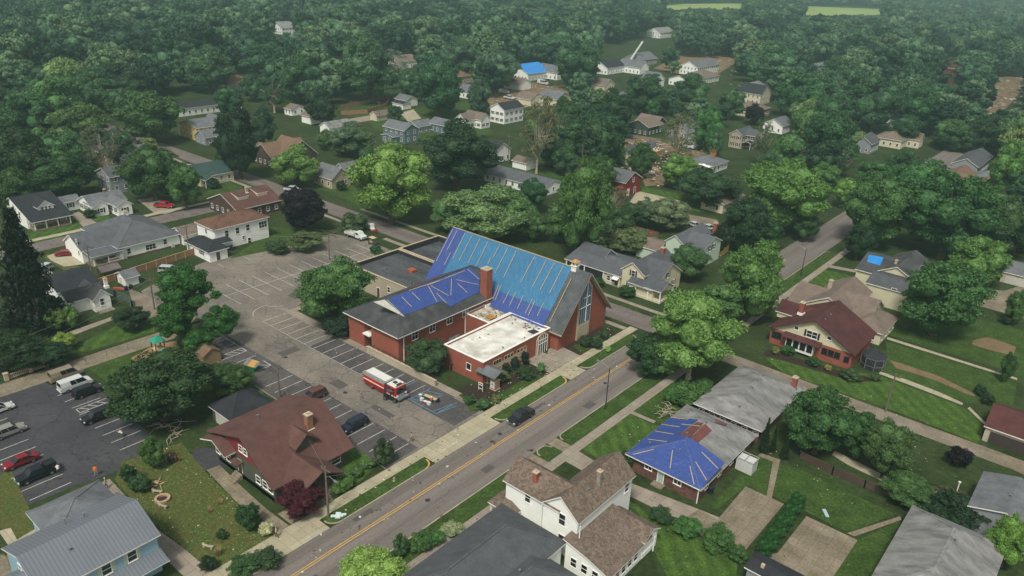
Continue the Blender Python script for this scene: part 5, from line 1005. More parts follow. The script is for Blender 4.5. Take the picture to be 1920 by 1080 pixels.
# ------------------------------------------------------------------ vehicles
WH = {}
TY = BLACK; RIM = simple('wheel_rim', '9a9c9c', .35, .8)
def wheelmesh(r, w=.24):
    k = round(r, 2)
    if k not in WH:
        a = MB(); a.tube([(-w/2, 0, 0), (-w/2+.03, 0, 0), (w/2-.03, 0, 0), (w/2, 0, 0)], [r*.9, r, r, r*.9], 16); c = MB(); c.tube([(-w/2-.015, 0, 0), (w/2+.015, 0, 0)], r*.58, 12); WH[k] = (a.mesh('tyre', TY), c.mesh('rim', RIM))
    return WH[k]
def bev(me, w=.05):
    b = bmesh.new(); b.from_mesh(me); bmesh.ops.bevel(b, geom=[e for e in b.edges if len(e.link_faces) == 2 and e.calc_face_angle(0) > .35], offset=w, segments=2, affect='EDGES'); b.to_mesh(me); b.free(); return me
CARP = {}
def paint(c): return simple('car_paint_'+c, c, .22, .15, .6)
VP = {  # length, width, side profile of the lower body (y front negative, z), cabin profile (bottom y0,y1, top y0,y1, z belt, z roof)
 'sedan': (4.6, 1.78, [(-2.28, .32), (-2.3, .62), (-1.9, .78), (-1.0, .9), (1.35, .95), (2.2, .92), (2.3, .6), (2.25, .32)], (-1.15, 1.75, -.35, .95, .9, 1.42)),
 'suv': (4.7, 1.86, [(-2.3, .38), (-2.33, .75), (-2.15, .95), (-1.15, 1.05), (2.25, 1.08), (2.33, .8), (2.3, .38)], (-1.25, 2.2, -.6, 1.95, 1.04, 1.72)),
 'van': (5.3, 2.0, [(-2.6, .4), (-2.65, .85), (-2.45, 1.05), (-1.6, 1.2), (2.6, 1.25), (2.65, .9), (2.62, .4)], (-1.75, 2.55, -1.15, 2.45, 1.2, 2.05)),
 'pickup': (5.4, 1.92, [(-2.62, .42), (-2.68, .85), (-2.5, 1.05), (-1.2, 1.15), (2.6, 1.15), (2.68, .85), (2.65, .42)], (-1.35, .95, -.8, .75, 1.13, 1.8)),
}
def car(kind, label, x, y, rz, col, name='parked_car', cat='car', sc=.97, shell=False, group='parked cars'):
    L, Wd, pr, cb = VP[kind]; key = (kind, col, shell); t = thing(name, label, cat, (x, y, .03), rz, group); t.scale = (sc,)*3; P_ = paint(col)
    if key not in CARP:
        b = MB(); w = Wd/2; rings = [[(s_*w*k, py, z+dz) for py, z in pr] for s_, k, dz in ((-1, .97, 0), (-1, 1, 0), (1, 1, 0), (1, .97, 0))]
        b.loft([[(-w, p_[0], p_[1]) for p_ in pr], [(w, p_[0], p_[1]) for p_ in pr]]); body = bev(b.mesh('body', P_), .09)
        y0, y1, t0, t1, zb, zr = cb; g = MB(); ws = w*.93; wt = w*.76
        g.loft([[(-ws, y0, zb-.03), (ws, y0, zb-.03), (ws, y1, zb-.03), (-ws, y1, zb-.03)], [(-wt, t0, zr-.05), (wt, t0, zr-.05), (wt, t1, zr-.05), (-wt, t1, zr-.05)]]); glass = g.mesh('window_glass', GLASS)
        r = MB(); r.loft([[(-wt-.02, t0-.05, zr-.06), (wt+.02, t0-.05, zr-.06), (wt+.02, t1+.05, zr-.06), (-wt-.02, t1+.05, zr-.06)], [(-wt+.06, t0+.05, zr+.03), (wt-.06, t0+.05, zr+.03), (wt-.06, t1-.05, zr+.03), (-wt+.06, t1-.05, zr+.03)]]); 
        for s_ in (-1, 1):
            for f in (0, .38, .7, 1):
                a_, c_ = y0+(y1-y0)*f, t0+(t1-t0)*f
                r.bar((s_*(ws+.01), a_, zb), (s_*(wt+.01), c_, zr-.04), .09, .05, up=(0, 1, 0))
        if kind == 'van':
            for s_ in (-1, 1): r.loft([[(s_*(ws+.015), y0+(y1-y0)*a_, zb), (s_*(wt+.015), t0+(t1-t0)*a_, zr-.06), (s_*(wt+.015), t0+(t1-t0)*c_, zr-.06), (s_*(ws+.015), y0+(y1-y0)*c_, zb)] for a_, c_ in ((.6, 1.0),)]+[[(s_*(ws+.04), y0+(y1-y0)*.6, zb), (s_*(wt+.04), t0+(t1-t0)*.6, zr-.06), (s_*(wt+.04), t1, zr-.06), (s_*(ws+.04), y1, zb)]])
        roof = r.mesh('roof', P_)
        hl = MB(); hl.box(-w*.92, -L/2-.03, .62, -w*.55, -L/2+.16, .8).box(w*.55, -L/2-.03, .62, w*.92, -L/2+.16, .8); tl = MB(); tl.box(-w*.94, L/2-.1, .7, -w*.7, L/2+.03, .9).box(w*.7, L/2-.1, .7, w*.94, L/2+.03, .9)
        bp_ = MB(); bp_.box(-w*.9, -L/2-.08, .36, w*.9, -L/2+.05, .56).box(-w*.9, L/2-.05, .36, w*.9, L/2+.08, .56)
        bed = None
        if kind == 'pickup':
            bed = MB(); 
            if shell: bed.loft([[(-w*.9, 1.02, 1.15), (w*.9, 1.02, 1.15), (w*.9, 2.62, 1.15), (-w*.9, 2.62, 1.15)], [(-w*.78, 1.0, 1.8), (w*.78, 1.0, 1.8), (w*.78, 2.5, 1.8), (-w*.78, 2.5, 1.8)]])
            else: bed.box(-w*.86, 1.0, 1.15, w*.86, 2.55, 1.21)
            bed = bed.mesh('bed_cover', P_ if shell else simple('tonneau', '26282b', .6))
        CARP[key] = (body, glass, roof, bev(hl.mesh('headlight', simple('headlight_lens', 'c8cdd0', .2)), .02), tl.mesh('taillight', simple('taillight_red', '8a1f1c', .3)), bp_.mesh('bumper', CHROME if kind == 'pickup' else P_), bed)
    for nm, me in zip(('body', 'window_glass', 'roof', 'headlight', 'taillight', 'bumper', 'bed_cover'), CARP[key]):
        if me: link(nm, me, t)
    r = .36 if kind != 'sedan' else .32; ty, ri = wheelmesh(r)
    for sx_ in (-1, 1):
        for yy in (-L*.31, L*.3): w_ = link('wheel', ty, t, (sx_*(Wd/2-.1), yy, r)); link('rim', ri, w_)
    return t
HP = math.pi/2
def cat_(px, py, z=.8): return at(px, py, z)
def place(kind, label, px, py, rz, col, **k): x, y = at(px, py, .8); return car(kind, label, x, y, rz, col, **k)
place('pickup', 'black pickup driving down the street past the church', 977, 779, 0, '1d2124', name='pickup_truck', cat='pickup', group=None)
z0_ = lambda x, y: (x/3.84, 640+y/3.84)
place('van', 'beige conversion van parked beside the stone balustrade', *z0_(470, 235), math.pi, '8f8470', name='van', cat='van'); place('van', 'white van with red rear lamps between the beige van and a black SUV', *z0_(540, 305), math.pi, 'c9cecb', name='van', cat='van')
place('suv', 'black SUV parked beside the white van', *z0_(630, 350), math.pi, '17191c', cat='SUV'); place('suv', 'black SUV nosing out from under the big maple', *z0_(700, 530), 0, '1b1d20', cat='SUV'); place('sedan', 'dark red sedan parked in the left lot', *z0_(145, 850), 0, '7d1522')
place('suv', 'silver-grey hatchback at the left edge of the lot', *z0_(60, 640), math.pi, '8a8a82', cat='SUV'); place('sedan', 'white car cut off by the left edge of the picture', *z0_(-20, 480), math.pi, 'c9ccc6')
place('pickup', 'black pickup with a capped bed and hood stripes at the bottom of the left lot', *z0_(265, 945), 0, '17191d', shell=True, name='pickup_truck', cat='pickup')
place('suv', 'copper-coloured SUV partly behind the maroon bungalow', 380+800/3.84, 660+305/3.84, 0, '5f3f33', cat='SUV'); place('suv', 'navy blue SUV parked beside the maroon bungalow', 380+1095/3.84, 660+515/3.84, 0, '1f2a3b', cat='SUV')
place('sedan', 'bright red car on the ranch house driveway', 123, 473, math.pi*.85, '8a1420'); place('suv', 'white hatchback beside the dark pine', 80, 504, .5, 'b5c2c6', cat='SUV'); place('suv', 'silver hatchback by the garden shed', 317, 505, 2.2, 'b0b3b0', cat='SUV')
place('pickup', 'bright red pickup in front of the wooded yard', 307, 384, 2.2, 'b01a20', name='pickup_truck', cat='pickup'); place('sedan', 'white car parked behind the pale green house', 1303, 420, HP*.9, 'c9cecf'); place('sedan', 'second white car behind the pale green house, next to its chimney', 1330, 425, HP*.9, 'c4c8ca')
place('sedan', 'silver-blue car parked beside the small white garage', 933, 299, HP*.9, '9fb0b8'); place('pickup', 'white pickup on the grass near the distant side road', 955, 183, HP, 'd0d0ca', name='pickup_truck', cat='pickup', sc=1.2); place('van', 'white delivery van by the blue-tarped cottage', 1018, 156, HP, 'd0d0ca', name='van', cat='van', sc=1.3); place('van', 'white van parked above the fallen limbs at centre', 945, 172, HP*1.4, 'd4d6d2', name='van', cat='van', sc=1.1)
place('sedan', 'dark car in the road behind the wrecked house', 1180, 256, HP, '22262a', sc=1.1); place('suv', 'dark damaged car among the rubble of the wrecked house', 1212, 306, HP, '2a2c2e', cat='SUV'); place('pickup', 'white pickup at the far right behind the brown gables', 1783, 319, HP, 'd2d2cc', name='pickup_truck', cat='pickup', sc=1.1); place('sedan', 'white car parked beside the far street at right', 1838, 279, 0, 'c8ccca', sc=1.15); place('sedan', 'white jeep-like car beyond the parked one at right', 1843, 269, .4, 'cfd2cf', sc=1.15)
place('sedan', 'pale car at the edge of the bright maple', 795, 308, HP*.8, 'b7bfc4'); place('van', 'white camper van parked below the pale grey house', 1288, 274, HP, 'd4d6d4', name='van', cat='van', sc=1.35); place('suv', 'white SUV half hidden beside the slate house', 663, 236, HP, 'c2c6c6', cat='SUV'); place('sedan', 'white car half hidden under the tree beside the side road', 645, 232, HP, 'c2c6c6')
place('suv', 'white SUV on the far side road left of the round tree', 1655, 228, HP, 'c6caca', cat='SUV', sc=1.1); place('pickup', 'white work truck beside the row of distant trees', 1672, 228, HP, 'c6caca', name='pickup_truck', cat='pickup', sc=1.1)
place('pickup', 'small white pickup at the street corner beside the rust-brown roof', 548, 354, HP*1.3, 'c6caca', name='pickup_truck', cat='pickup')
# fire engine, built nose at -y then turned so the nose points down the lot
FRED = simple('engine_red', 'a8202a', .35, 0, .5); SILV = simple('engine_silver', 'b9bbb6', .35, .5); WROOF = simple('engine_white', 'd0d0c8', .4); STR = simple('reflective_stripe', 'c8bfa2', .5)
x, y = at(722, 722, 1.2); T_ = thing('fire_engine', 'red fire engine with white cab roof and side ladder parked beside the church wing', 'fire engine', (x-.2, y, .03), HP, None); T_.scale = (1.0,)*3
def pt_(name, b, m, par=T_, bw=0):
    me = b.mesh(name, m)
    if bw: bev(me, bw)
    return link(name, me, par)
b = MB(); b.loft([[(s_*1.2, py, z) for py, z in ((-4.3, .5), (-4.35, 1.25), (-4.2, 2.55), (-2.0, 2.6), (-2.0, .5))] for s_ in (-1, 1)]); cab = pt_('cab', b, FRED, bw=.06)
b = MB(); b.box(-1.15, -4.15, 2.6, 1.15, -2.02, 2.76); pt_('cab_roof', b, WROOF, cab, .03); b = MB(); b.box(-.5, -3.9, 2.77, .5, -3.6, 2.95).box(-.3, -3.2, 2.77, .3, -2.5, 2.9); pt_('roof_vent', b, DKST, cab)
b = MB(); b.box(-1.0, -3.98-.1, 2.77, 1.0, -4.12, 2.93); pt_('light_bar', b, simple('light_bar_red', '9c2a26', .3), cab)
b = MB(); b.loft([[(-1.05, -4.4, 1.45), (1.05, -4.4, 1.45), (1.05, -4.27, 2.4), (-1.05, -4.27, 2.4)], [(-1.05, -4.36, 1.45), (1.05, -4.36, 1.45), (1.05, -4.23, 2.4), (-1.05, -4.23, 2.4)]]); pt_('windshield', b, GLASS)
for s_ in (-1, 1):
    b = MB(); b.box(s_*1.2-.02, -3.95, 1.6, s_*1.2+.02, -3.2, 2.35); pt_('side_window', b, GLASS); b = MB(); b.box(s_*1.2-.02, -2.95, 1.6, s_*1.2+.02, -2.2, 2.35); pt_('side_window', b, GLASS)
    b = MB(); b.box(s_*1.26-.1, -1.35, 1.45, s_*1.26+.06, 3.9, 1.58).box(s_*1.26-.1, -4.2, .95, s_*1.26-.02, -2.0, 1.1); pt_('stripe', b, STR)
    for kk in range(4): b = MB(); b.box(s_*1.225-.015, -1.2+1.3*kk, .75, s_*1.225+.015, -.05+1.3*kk, 1.38 if kk != 2 else 1.1); pt_('locker_door', b, simple('locker_dark_red', '7c1820', .4))
    for yy in (-3.35, 2.0): w_ = link('wheel', wheelmesh(.52)[0], T_, (s_*1.08, yy, .52)); link('rim', wheelmesh(.52)[1], w_)
b = MB(); b.box(-1.05, -1.98, .6, 1.05, -1.35, 2.3); pt_('pump_panel', b, DKST); b = MB()
for k in range(5): b.box(-1.12, -1.9+.1*k, .8+.3*k, 1.12, -1.85+.1*k, .95+.3*k)
pt_('valve', b, CHROME)
b = MB(); b.box(-1.22, -1.34, .55, 1.22, 4.1, 2.15); pt_('body', b, FRED, bw=.04); b = MB(); b.box(-1.24, -1.3, 2.15, 1.24, 4.1, 2.42); rk = pt_('hose_bed', b, SILV)
b = MB(); b.box(-.7, -1.1, 2.43, 1.0, 4.0, 2.6); pt_('hose_cover', b, WROOF, rk)
b = MB()
for s_ in (-1.22, -.88): b.bar((s_, -1.3, 2.62), (s_, 4.2, 2.62), .07, .14)
for k in range(16): b.bar((-1.22, -1.2+.35*k, 2.62), (-.88, -1.2+.35*k, 2.62), .09, .06)
pt_('ladder', b, SILV, rk); b = MB(); b.box(-1.2, -4.95, .55, 1.2, -4.35, .85); bp_ = pt_('front_bumper', b, CHROME, bw=.03)
b = MB(); b.box(-.6, -4.42, .9, .6, -4.36, 1.35); pt_('grille', b, CHROME)
for s_ in (-1, 1): b = MB(); b.box(s_*.95-.2, -4.43, 1.0, s_*.95+.2, -4.36, 1.3); pt_('headlight', b, simple('headlight_lens', 'c8cdd0', .2))
# utility vehicle
x, y = at(735.5, 742, .8); U = thing('utility_vehicle', 'small black off-road utility vehicle beside the fire engine', 'utility vehicle', (x, y, .03), HP*1.15)
def up(name, b, m, bw=0): 
    me = b.mesh(name, m)
    if bw: bev(me, bw)
    return link(name, me, U)
b = MB(); b.loft([[(s_*.62, py, z) for py, z in ((-1.35, .45), (-1.4, .8), (-.6, 1.0), (-.5, .6), (.5, .6), (.6, .95), (1.4, .95), (1.4, .45))] for s_ in (-1, 1)]); up('body', b, simple('utv_body', '22262a', .4), .04)
b = MB(); b.box(-.55, -1.3, .9, .55, -.75, 1.0); up('hood', b, simple('utv_hood', 'a8b8b4', .4), .03); b = MB(); b.box(-.62, -.55, 1.85, .62, .75, 1.93); up('roof', b, simple('utv_roof', '55504f', .5), .03)
b = MB(); [b.bar((s_*.6, q, .9), (s_*.58, q2, 1.86), .06, .06, up=(1, 0, 0)) for s_ in (-1, 1) for q, q2 in ((-.75, -.5), (.7, .7))]; up('roll_cage', b, DKST); b = MB(); b.box(-.5, 0, .6, .5, .15, 1.35).box(-.5, -.35, .6, .5, 0, .8); up('seat', b, BLACK)
for s_ in (-1, 1):
    for yy in (-.95, .95): w_ = link('wheel', wheelmesh(.36)[0], U, (s_*.68, yy, .36)); link('rim', wheelmesh(.36)[1], w_)
# golf cart, dump truck, skid steer
def cart(): 
    x, y = at(699, 453, .8); g = thing('golf_cart', 'golf cart with a cream canopy at the corner of the parking lot', 'golf cart', (x, y, .03), HP)
    def q(n, b, m): return link(n, b.mesh(n, m), g)
    b = MB(); b.box(-.6, -1.2, .3, .6, 1.2, .6).box(-.6, -1.2, .6, .6, -.8, .95).box(-.6, .6, .6, .6, 1.2, .9); q('body', b, simple('cart_body', '4a4d48', .4)); b = MB(); b.box(-.65, -.9, 1.85, .65, 1.0, 1.93); q('canopy', b, simple('cart_canopy', 'b9b08a', .6))
    b = MB(); [b.bar((s_*.55, v_, .6), (s_*.58, v_, 1.86), .05, .05, up=(1, 0, 0)) for s_ in (-1, 1) for v_ in (-.8, .9)]; q('canopy_post', b, DKST); b = MB(); b.box(-.5, 0, .6, .5, .5, .85).box(-.5, .5, .6, .5, .6, 1.25); q('seat', b, simple('cart_seat', 'a59d86', .6))
    for s_ in (-1, 1):
        for yy in (-.8, .8): w_ = link('wheel', wheelmesh(.28)[0], g, (s_*.55, yy, .28)); link('rim', wheelmesh(.28)[1], w_)
cart()
x, y = at(667, 440, 1); D_ = thing('dump_truck', 'white flatbed dump truck at the corner of the parking lot', 'truck', (x, y, .03), HP*1.05)
b = MB(); b.loft([[(s_*.95, py, z) for py, z in ((-3.2, .6), (-3.25, 1.2), (-2.2, 1.4), (-1.7, 2.15), (-.6, 2.15), (-.6, .6))] for s_ in (-1, 1)]); bc = b.mesh('cab', simple('truck_white', 'ccd0cc', .35)); bev(bc, .03); link('cab', bc, D_)
b = MB(); b.loft([[(s_*.97, py, z) for py, z in ((-2.05, 1.5), (-1.7, 2.0), (-.9, 2.0), (-.9, 1.5))] for s_ in (-1, 1)]); link('window', b.mesh('window', GLASS), D_)
b = MB(); b.box(-1.1, -.4, .9, 1.1, 3.2, 1.05).box(-1.1, -.4, 1.05, -1.02, 3.2, 1.5).box(1.02, -.4, 1.05, 1.1, 3.2, 1.5).box(-1.02, -.4, 1.05, 1.02, -.3, 1.9).box(-1.02, 3.1, 1.05, 1.02, 3.2, 1.5); link('dump_bed', b.mesh('dump_bed', simple('bed_white', 'b9bcb2', .5)), D_); b = MB(); b.box(-.5, -.5, .5, .5, 3, .9); link('chassis', b.mesh('chassis', DKST), D_)
for s_ in (-1, 1):
    for yy in (-2.4, 2.0): w_ = link('wheel', wheelmesh(.42)[0], D_, (s_*.9, yy, .42)); link('rim', wheelmesh(.42)[1], w_)
x, y = at(697, 427, .9); K_ = thing('skid_steer', 'white and black skid steer loader on the cross street', 'skid steer', (x, y, .03), HP*.8)
b = MB(); b.loft([[(s_*.6, py, z) for py, z in ((-1.0, .4), (-1.0, .9), (-.5, 1.0), (-.4, 1.95), (.6, 1.95), (.8, 1.2), (1.4, 1.1), (1.4, .4))] for s_ in (-1, 1)]); link('body', b.mesh('body', simple('loader_white', 'c6c8c4', .4)), K_); b = MB(); b.box(-.62, -.3, 1.1, .62, .45, 1.8); link('cab_window', b.mesh('cab_window', GLASS), K_)
b = MB(); [b.bar((s_*.8, 1.2, 1.5), (s_*.8, -1.3, .6), .14, .2) for s_ in (-1, 1)]; link('loader_arm', b.mesh('loader_arm', DKST), K_); b = MB(); b.box(-.95, -1.9, .1, .95, -1.3, .65); link('bucket', b.mesh('bucket', simple('bucket_red', '7d2622', .5)), K_)
for s_ in (-1, 1):
    for yy in (-.55, .6): w_ = link('wheel', wheelmesh(.38)[0], K_, (s_*.75, yy, .38)); link('rim', wheelmesh(.38)[1], w_)
# crane boom in the distance
bx, by = at(1180, 122); tx = (bx+0, by+0); T = thing('crane', 'white telescopic crane boom raised over the distant black-roofed house', 'crane', (bx, by, 0)); 
e = None
for k in range(1, 400):
    q = (bx+.43*k*.25, by+.33*k*.25, 4+k*.22); pp_ = proj(*q)
    if pp_[1] < 78: e = q; break
b = MB(); b.bar((bx, by, 3), e or (bx+18, by+12, 30), 1.1, 1.1); b.build('boom', simple('crane_white', 'd8d8d2', .5), T); b = MB(); b.box(bx-3, by-1.3, .9, bx+3, by+1.3, 2.6); b.build('carrier', DKST, T)
for s_ in (-2, 0, 2): b = MB(); b.tube([(bx+s_, by-1.4, .6), (bx+s_, by+1.4, .6)], .6, 12); b.build('wheel', BLACK, T)
# ------------------------------------------------------------------ people: skin-modified skeletons, head, hair and clothes as children
SKIN = simple('skin', 'a5775c', .6)
def blob(c, r, n=8, sc=(1, 1, 1)):
    b = MB(); rings = []
    for i in range(1, n): a = math.pi*i/n; rings.append([(c[0]+r*sc[0]*math.sin(a)*math.cos(t), c[1]+r*sc[1]*math.sin(a)*math.sin(t), c[2]+r*sc[2]*math.cos(a)) for t in [2*math.pi*j/12 for j in range(12)]])
    b.loft(rings); return b
def person(label, px, py, rz, shirt, trousers, arms=((.28, -.1, .95), (-.28, -.1, .95)), bend=0., step=.16, hat=None, hair='2e241c', vest=None, h=1.76):
    x, y = at(px, py); t = thing('person', label, 'person', (x, y, .03), rz); t.scale = (h/1.76,)*3
    V, E, R = [], [], []
    def add(p, r, par=None): V.append(p); R.append(r); i = len(V)-1; (E.append((par, i)) if par is not None else None); return i
    lean = lambda z: -bend*max(0, z-.95)
    def B(xx, yy, z):   # bend the trunk forward (towards -y) above the hips
        if z <= .95: return (xx, yy, z)
        L = z-.95; return (xx, yy-L*math.sin(bend), .95+L*math.cos(bend))
    pel = add((0, 0, .95), .15); ch = add(B(0, 0, 1.25), .15, pel); sh = add(B(0, 0, 1.42), .13, ch); nk = add(B(0, 0, 1.52), .06, sh); hd0 = add(B(0, 0, 1.6), .085, nk); hd = add(B(0, -.01, 1.69), .1, hd0)
    for s_, (hx, hy, hz) in ((1, arms[0]), (-1, arms[1])):
        a = add(B(s_*.19, 0, 1.4), .07, sh); ex, ey, ez = s_*.26, hy*.3, 1.15
        e_ = add(B(ex, ey, ez), .05, a); hxx, hyy, hzz = B(hx, hy, hz); w_ = add((hxx, hyy, hzz), .034, e_); pm = add((hxx, hyy-.03, hzz-.07), .036, w_)
        for k in range(4): add((hxx+s_*.0+(k-1.5)*.02, hyy-.05, hzz-.15-(.012 if k in (1, 2) else 0)), .01, pm)
        add((hxx-s_*.05, hyy-.05, hzz-.1), .012, pm)
        f = s_*step; hp_ = add((s_*.1, 0, .88), .1, pel); kn = add((s_*.11, f*.6-.03, .5), .068, hp_); an = add((s_*.11, f, .1), .048, kn); add((s_*.12, f-.16, .05), .045, an)
    me = bpy.data.meshes.new('body'); me.from_pydata(V, E, []); o = link('body', me, t); md = o.modifiers.new('skin', 'SKIN'); me.skin_vertices.new() if not me.skin_vertices else None
    sv = me.skin_vertices[0].data
    for i, r in enumerate(R): sv[i].radius = (r, r); sv[i].use_root = (i == 0)
    sb = o.modifiers.new('sub', 'SUBSURF'); sb.levels = 1; sb.render_levels = 1
    # paint the single body by height: trousers, shirt, skin
    dg = bpy.context.evaluated_depsgraph_get(); ev = o.evaluated_get(dg); m2 = bpy.data.meshes.new_from_object(ev); o.modifiers.clear(); o.data = m2; m2.name = 'body'
    for q in (SKIN, simple('cloth_'+shirt, shirt, .8), simple('cloth_'+trousers, trousers, .8), BLACK): m2.materials.append(q)
    head = Vector(B(0, 0, 1.5)); up_ = (Vector(B(0, 0, 1.6))-head).normalized()
    hands = [Vector(V[i]) for i in range(len(V)) if R[i] in (.034, .036, .01, .012)]
    for p_ in m2.polygons:
        c = p_.center; p_.use_smooth = True
        if (c-head).dot(up_) > 0: k = 0
        elif min((c-q).length for q in hands) < .07: k = 0
        elif c.z < .1: k = 3
        elif c.z < .93 and abs(c.x) < .24: k = 2
        else: k = 1
        p_.material_index = k
    hc = B(0, .0, 1.71)
    b = blob((hc[0], hc[1]+.02, hc[2]+.025), .112, sc=(.95, 1, .9)); b.build('cap' if hat else 'hair', simple('hair_'+(hat or hair), hat or hair, .8), t, o=(0, 0, 0), smooth=True)
    b = blob((hc[0], hc[1]-.1, hc[2]-.02), .018); b.build('nose', SKIN, t, o=(0, 0, 0))
    for s_ in (-1, 1): blob((hc[0]+s_*.035, hc[1]-.088, hc[2]+.005), .012).build('eye', BLACK, t, o=(0, 0, 0))
    if vest:
        b = MB(); c0, c1 = B(0, 0, 1.0), B(0, 0, 1.42)
        b.loft([[(c[0]+sx_*w_, c[1]+sy_*.16, c[2]) for sx_, sy_ in ((-1, -1), (1, -1), (1, 1), (-1, 1))] for c, w_ in ((c0, .19), (c1, .21))]); b.build('vest', simple('vest_'+vest, vest, .6), t, o=(0, 0, 0))
    return t
person('person in an orange shirt and grey trousers walking across the left lot', 181, 892, .6, 'd0622a', '8a8578', vest='d96a2e', hat='3a2c24'); person('person in a pale cap and dark trousers standing on the concrete walk', 200, 916, 2.6, '8f8a78', '2c2c30', hat='b5b0a0', step=.22)
person('person in white leaning at the open tail of the capped pickup', 111, 890, 4.4, 'c9c9c4', '33353a', bend=.4, arms=((.2, -.35, 1.1), (-.2, -.35, 1.1))); person('person in pale shirt bending over cut branches on the left lot', 231, 822, -1.2, 'b9b9ae', '4a5340', bend=1.1, arms=((.2, -.2, 1.55), (-.2, -.2, 1.55)))
person('person in grey walking alone across the parking lot', 771.5, 829, -.6, '9a9a96', '6a6358', step=.2); person('person in a tan shirt and black trousers at the end of the driveway', 519, 1008, 2.4, 'b39c80', '1e1f22', hat='8a7a66')
person('person in white leaning beside the fire engine front', 757, 739, 1.2, 'b7b1a4', '8c7c66', hair='3a2e24'); person('person in red crouched next to a black bin on the lawn', 332, 866, 1.2, '9c2a22', '7a2420', bend=.9, arms=((.2, -.2, 1.5), (-.2, -.2, 1.5)))
person('person in a neon green vest among the shrubs at the left edge', 46, 634, 1.0, '6a7a4a', '5a2a28', vest='8fd25c'); person('person in dark clothes in the shadow of the annex wall', 846, 695, 1.0, '2c2c2e', '222224'); person('person in neon lime working beside the fallen beam', 33, 640, 2.0, '4f7a5a', '33302c', bend=.8, vest='7fc98a')
# ------------------------------------------------------------------ small things
def box_thing(name, label, cat, px, py, parts, rz=0, group=None):
    x, y = at(px, py); t = thing(name, label, cat, (x, y, .03), rz, group)
    for nm, m, bx in parts:
        b = MB(); [b.box(*q) for q in bx]; me = b.mesh(nm, m); link(nm, bev(me, .02), t)
    return t
DG = simple('dumpster_green', '1f6a4c', .5); OR = simple('cooler_orange', 'c4683a', .5); CW = simple('cooler_white', 'c9ccca', .5); CR = simple('cooler_red', '8f1f24', .5); DBL = simple('bin_navy', '1e2547', .5)
x, y = at(473, 694); t = thing('dumpster', 'green and orange dumpster with open lids at the edge of the parking lot', 'dumpster', (x, y, .03), .3)
b = MB(); b.loft([[(-.95, -.6, .1), (.95, -.6, .1), (.95, .6, .1), (-.95, .6, .1)], [(-1.05, -.75, 1.1), (1.05, -.75, 1.1), (1.05, .8, 1.1), (-1.05, .8, 1.1)]]); link('bin', b.mesh('bin', DG), t); b = MB(); b.loft([[(s_*1.02, -.72, 1.1), (s_*1.02, .78, 1.1), (s_*1.02, .78, 1.65)] for s_ in (-1, 1)]); link('hopper', b.mesh('hopper', simple('hopper_orange', 'b08a4c', .5)), t); b = MB(); b.bar((-.9, .8, 1.68), (-.9, -.7, 1.18), .9, .06).bar((1.1, -.6, 1.1), (1.7, .2, 1.9), .9, .06); link('lid', b.mesh('lid', simple('lid_grey', '6f7268', .5)), t)
box_thing('folding_table', 'wooden folding table with drinks on the blue-painted bays', 'table', 807, 752, [('tabletop', PLY, [(-1.3, -.38, .72, 1.3, .38, .76)]), ('leg', STEEL, [(-1.15, -.3, 0, -1.1, .3, .72)]), ('leg', STEEL, [(1.1, -.3, 0, 1.15, .3, .72)])], .1)
def cooler(label, px, py, m, lid, z=0, s=1): 
    x, y = at(px, py, z); t = thing('cooler', label, 'cooler', (x, y, z+.03), group='coolers at the relief table'); b = MB(); b.box(-.3*s, -.22*s, 0, .3*s, .22*s, .4*s); link('body', bev(b.mesh('body', m), .03), t); b = MB(); b.box(-.31*s, -.23*s, .4*s, .31*s, .23*s, .47*s); link('lid', bev(b.mesh('lid', lid), .02), t)
cooler('white chest cooler on the ground left of the table', 791, 751, CW, CW); cooler('red cooler with a white lid below the table', 797.5, 757, CR, CW, s=1.1); cooler('white cooler beside the red one', 804, 759, CW, CW, s=1.1); cooler('small pale blue case on the table end', 788.5, 744, simple('case_blue', '6f9cb0', .5), CW)
x, y = at(809, 749, .8); t = thing('drink_cooler', 'orange drink cooler with white lid standing on the folding table', 'drink cooler', (x, y, .8)); b = MB(); b.tube([(0, 0, 0), (0, 0, .45)], .22, 14); link('body', b.mesh('body', OR), t); b = MB(); b.tube([(0, 0, .452), (0, 0, .55)], .2, 14); link('lid', b.mesh('lid', CW), t)
box_thing('waste_bin', 'navy bin under the end of the folding table', 'bin', 821, 754, [('body', DBL, [(-.25, -.25, 0, .25, .25, .65)])])
# church sign kiosk
x, y = at(926, 722); t = thing('kiosk_sign', 'roofed brick church sign beside the sidewalk, white emblem panel on its pier', 'sign', (x, y, .03), 0)
for k, (dx, dy) in enumerate(((0.9, -.8), (-1.6, .2))):
    b = MB(); b.box(dx-.6, dy-.6, 0, dx+.6, dy+.6, 1.7); link('pier', b.mesh('pier', mat('kiosk_brick', '8a5a4c', 'a08a7a', 2, .9, 8, .3, .85, kind='brick')), t); b = MB(); b.box(dx-.68, dy-.68, 1.702, dx+.68, dy+.68, 1.8).box(dx-.7, dy-.7, 0, dx+.7, dy+.7, .1); link('capstone', b.mesh('capstone', STONE), t)
b = MB(); b.box(.45, -1.46, .35, 1.35, -1.405, 1.6); pn_ = link('sign_panel', b.mesh('sign_panel', simple('sign_white', 'cfd0c8', .5)), t)
b = MB(); b.bar((.9, -1.475, .5), (.9, -1.475, 1.45), .07, .02, up=(0, 1, 0)).bar((.65, -1.475, 1.1), (1.15, -1.475, 1.15), .07, .02, up=(0, 1, 0)); b.tube([(.9-.25*math.cos(a), -1.475, .95+.3*math.sin(a)) for a in [k*.5 for k in range(8)]], .03, 5); link('emblem', b.mesh('emblem', DKST), pn_)
b = MB(); [b.box(dx-.08, dy-.08, 1.8, dx+.08, dy+.08, 2.9) for dx, dy in ((.9, -.8), (-1.6, .2), (.4, .3), (-1.1, -.9))]; link('post', b.mesh('post', DKST), t)
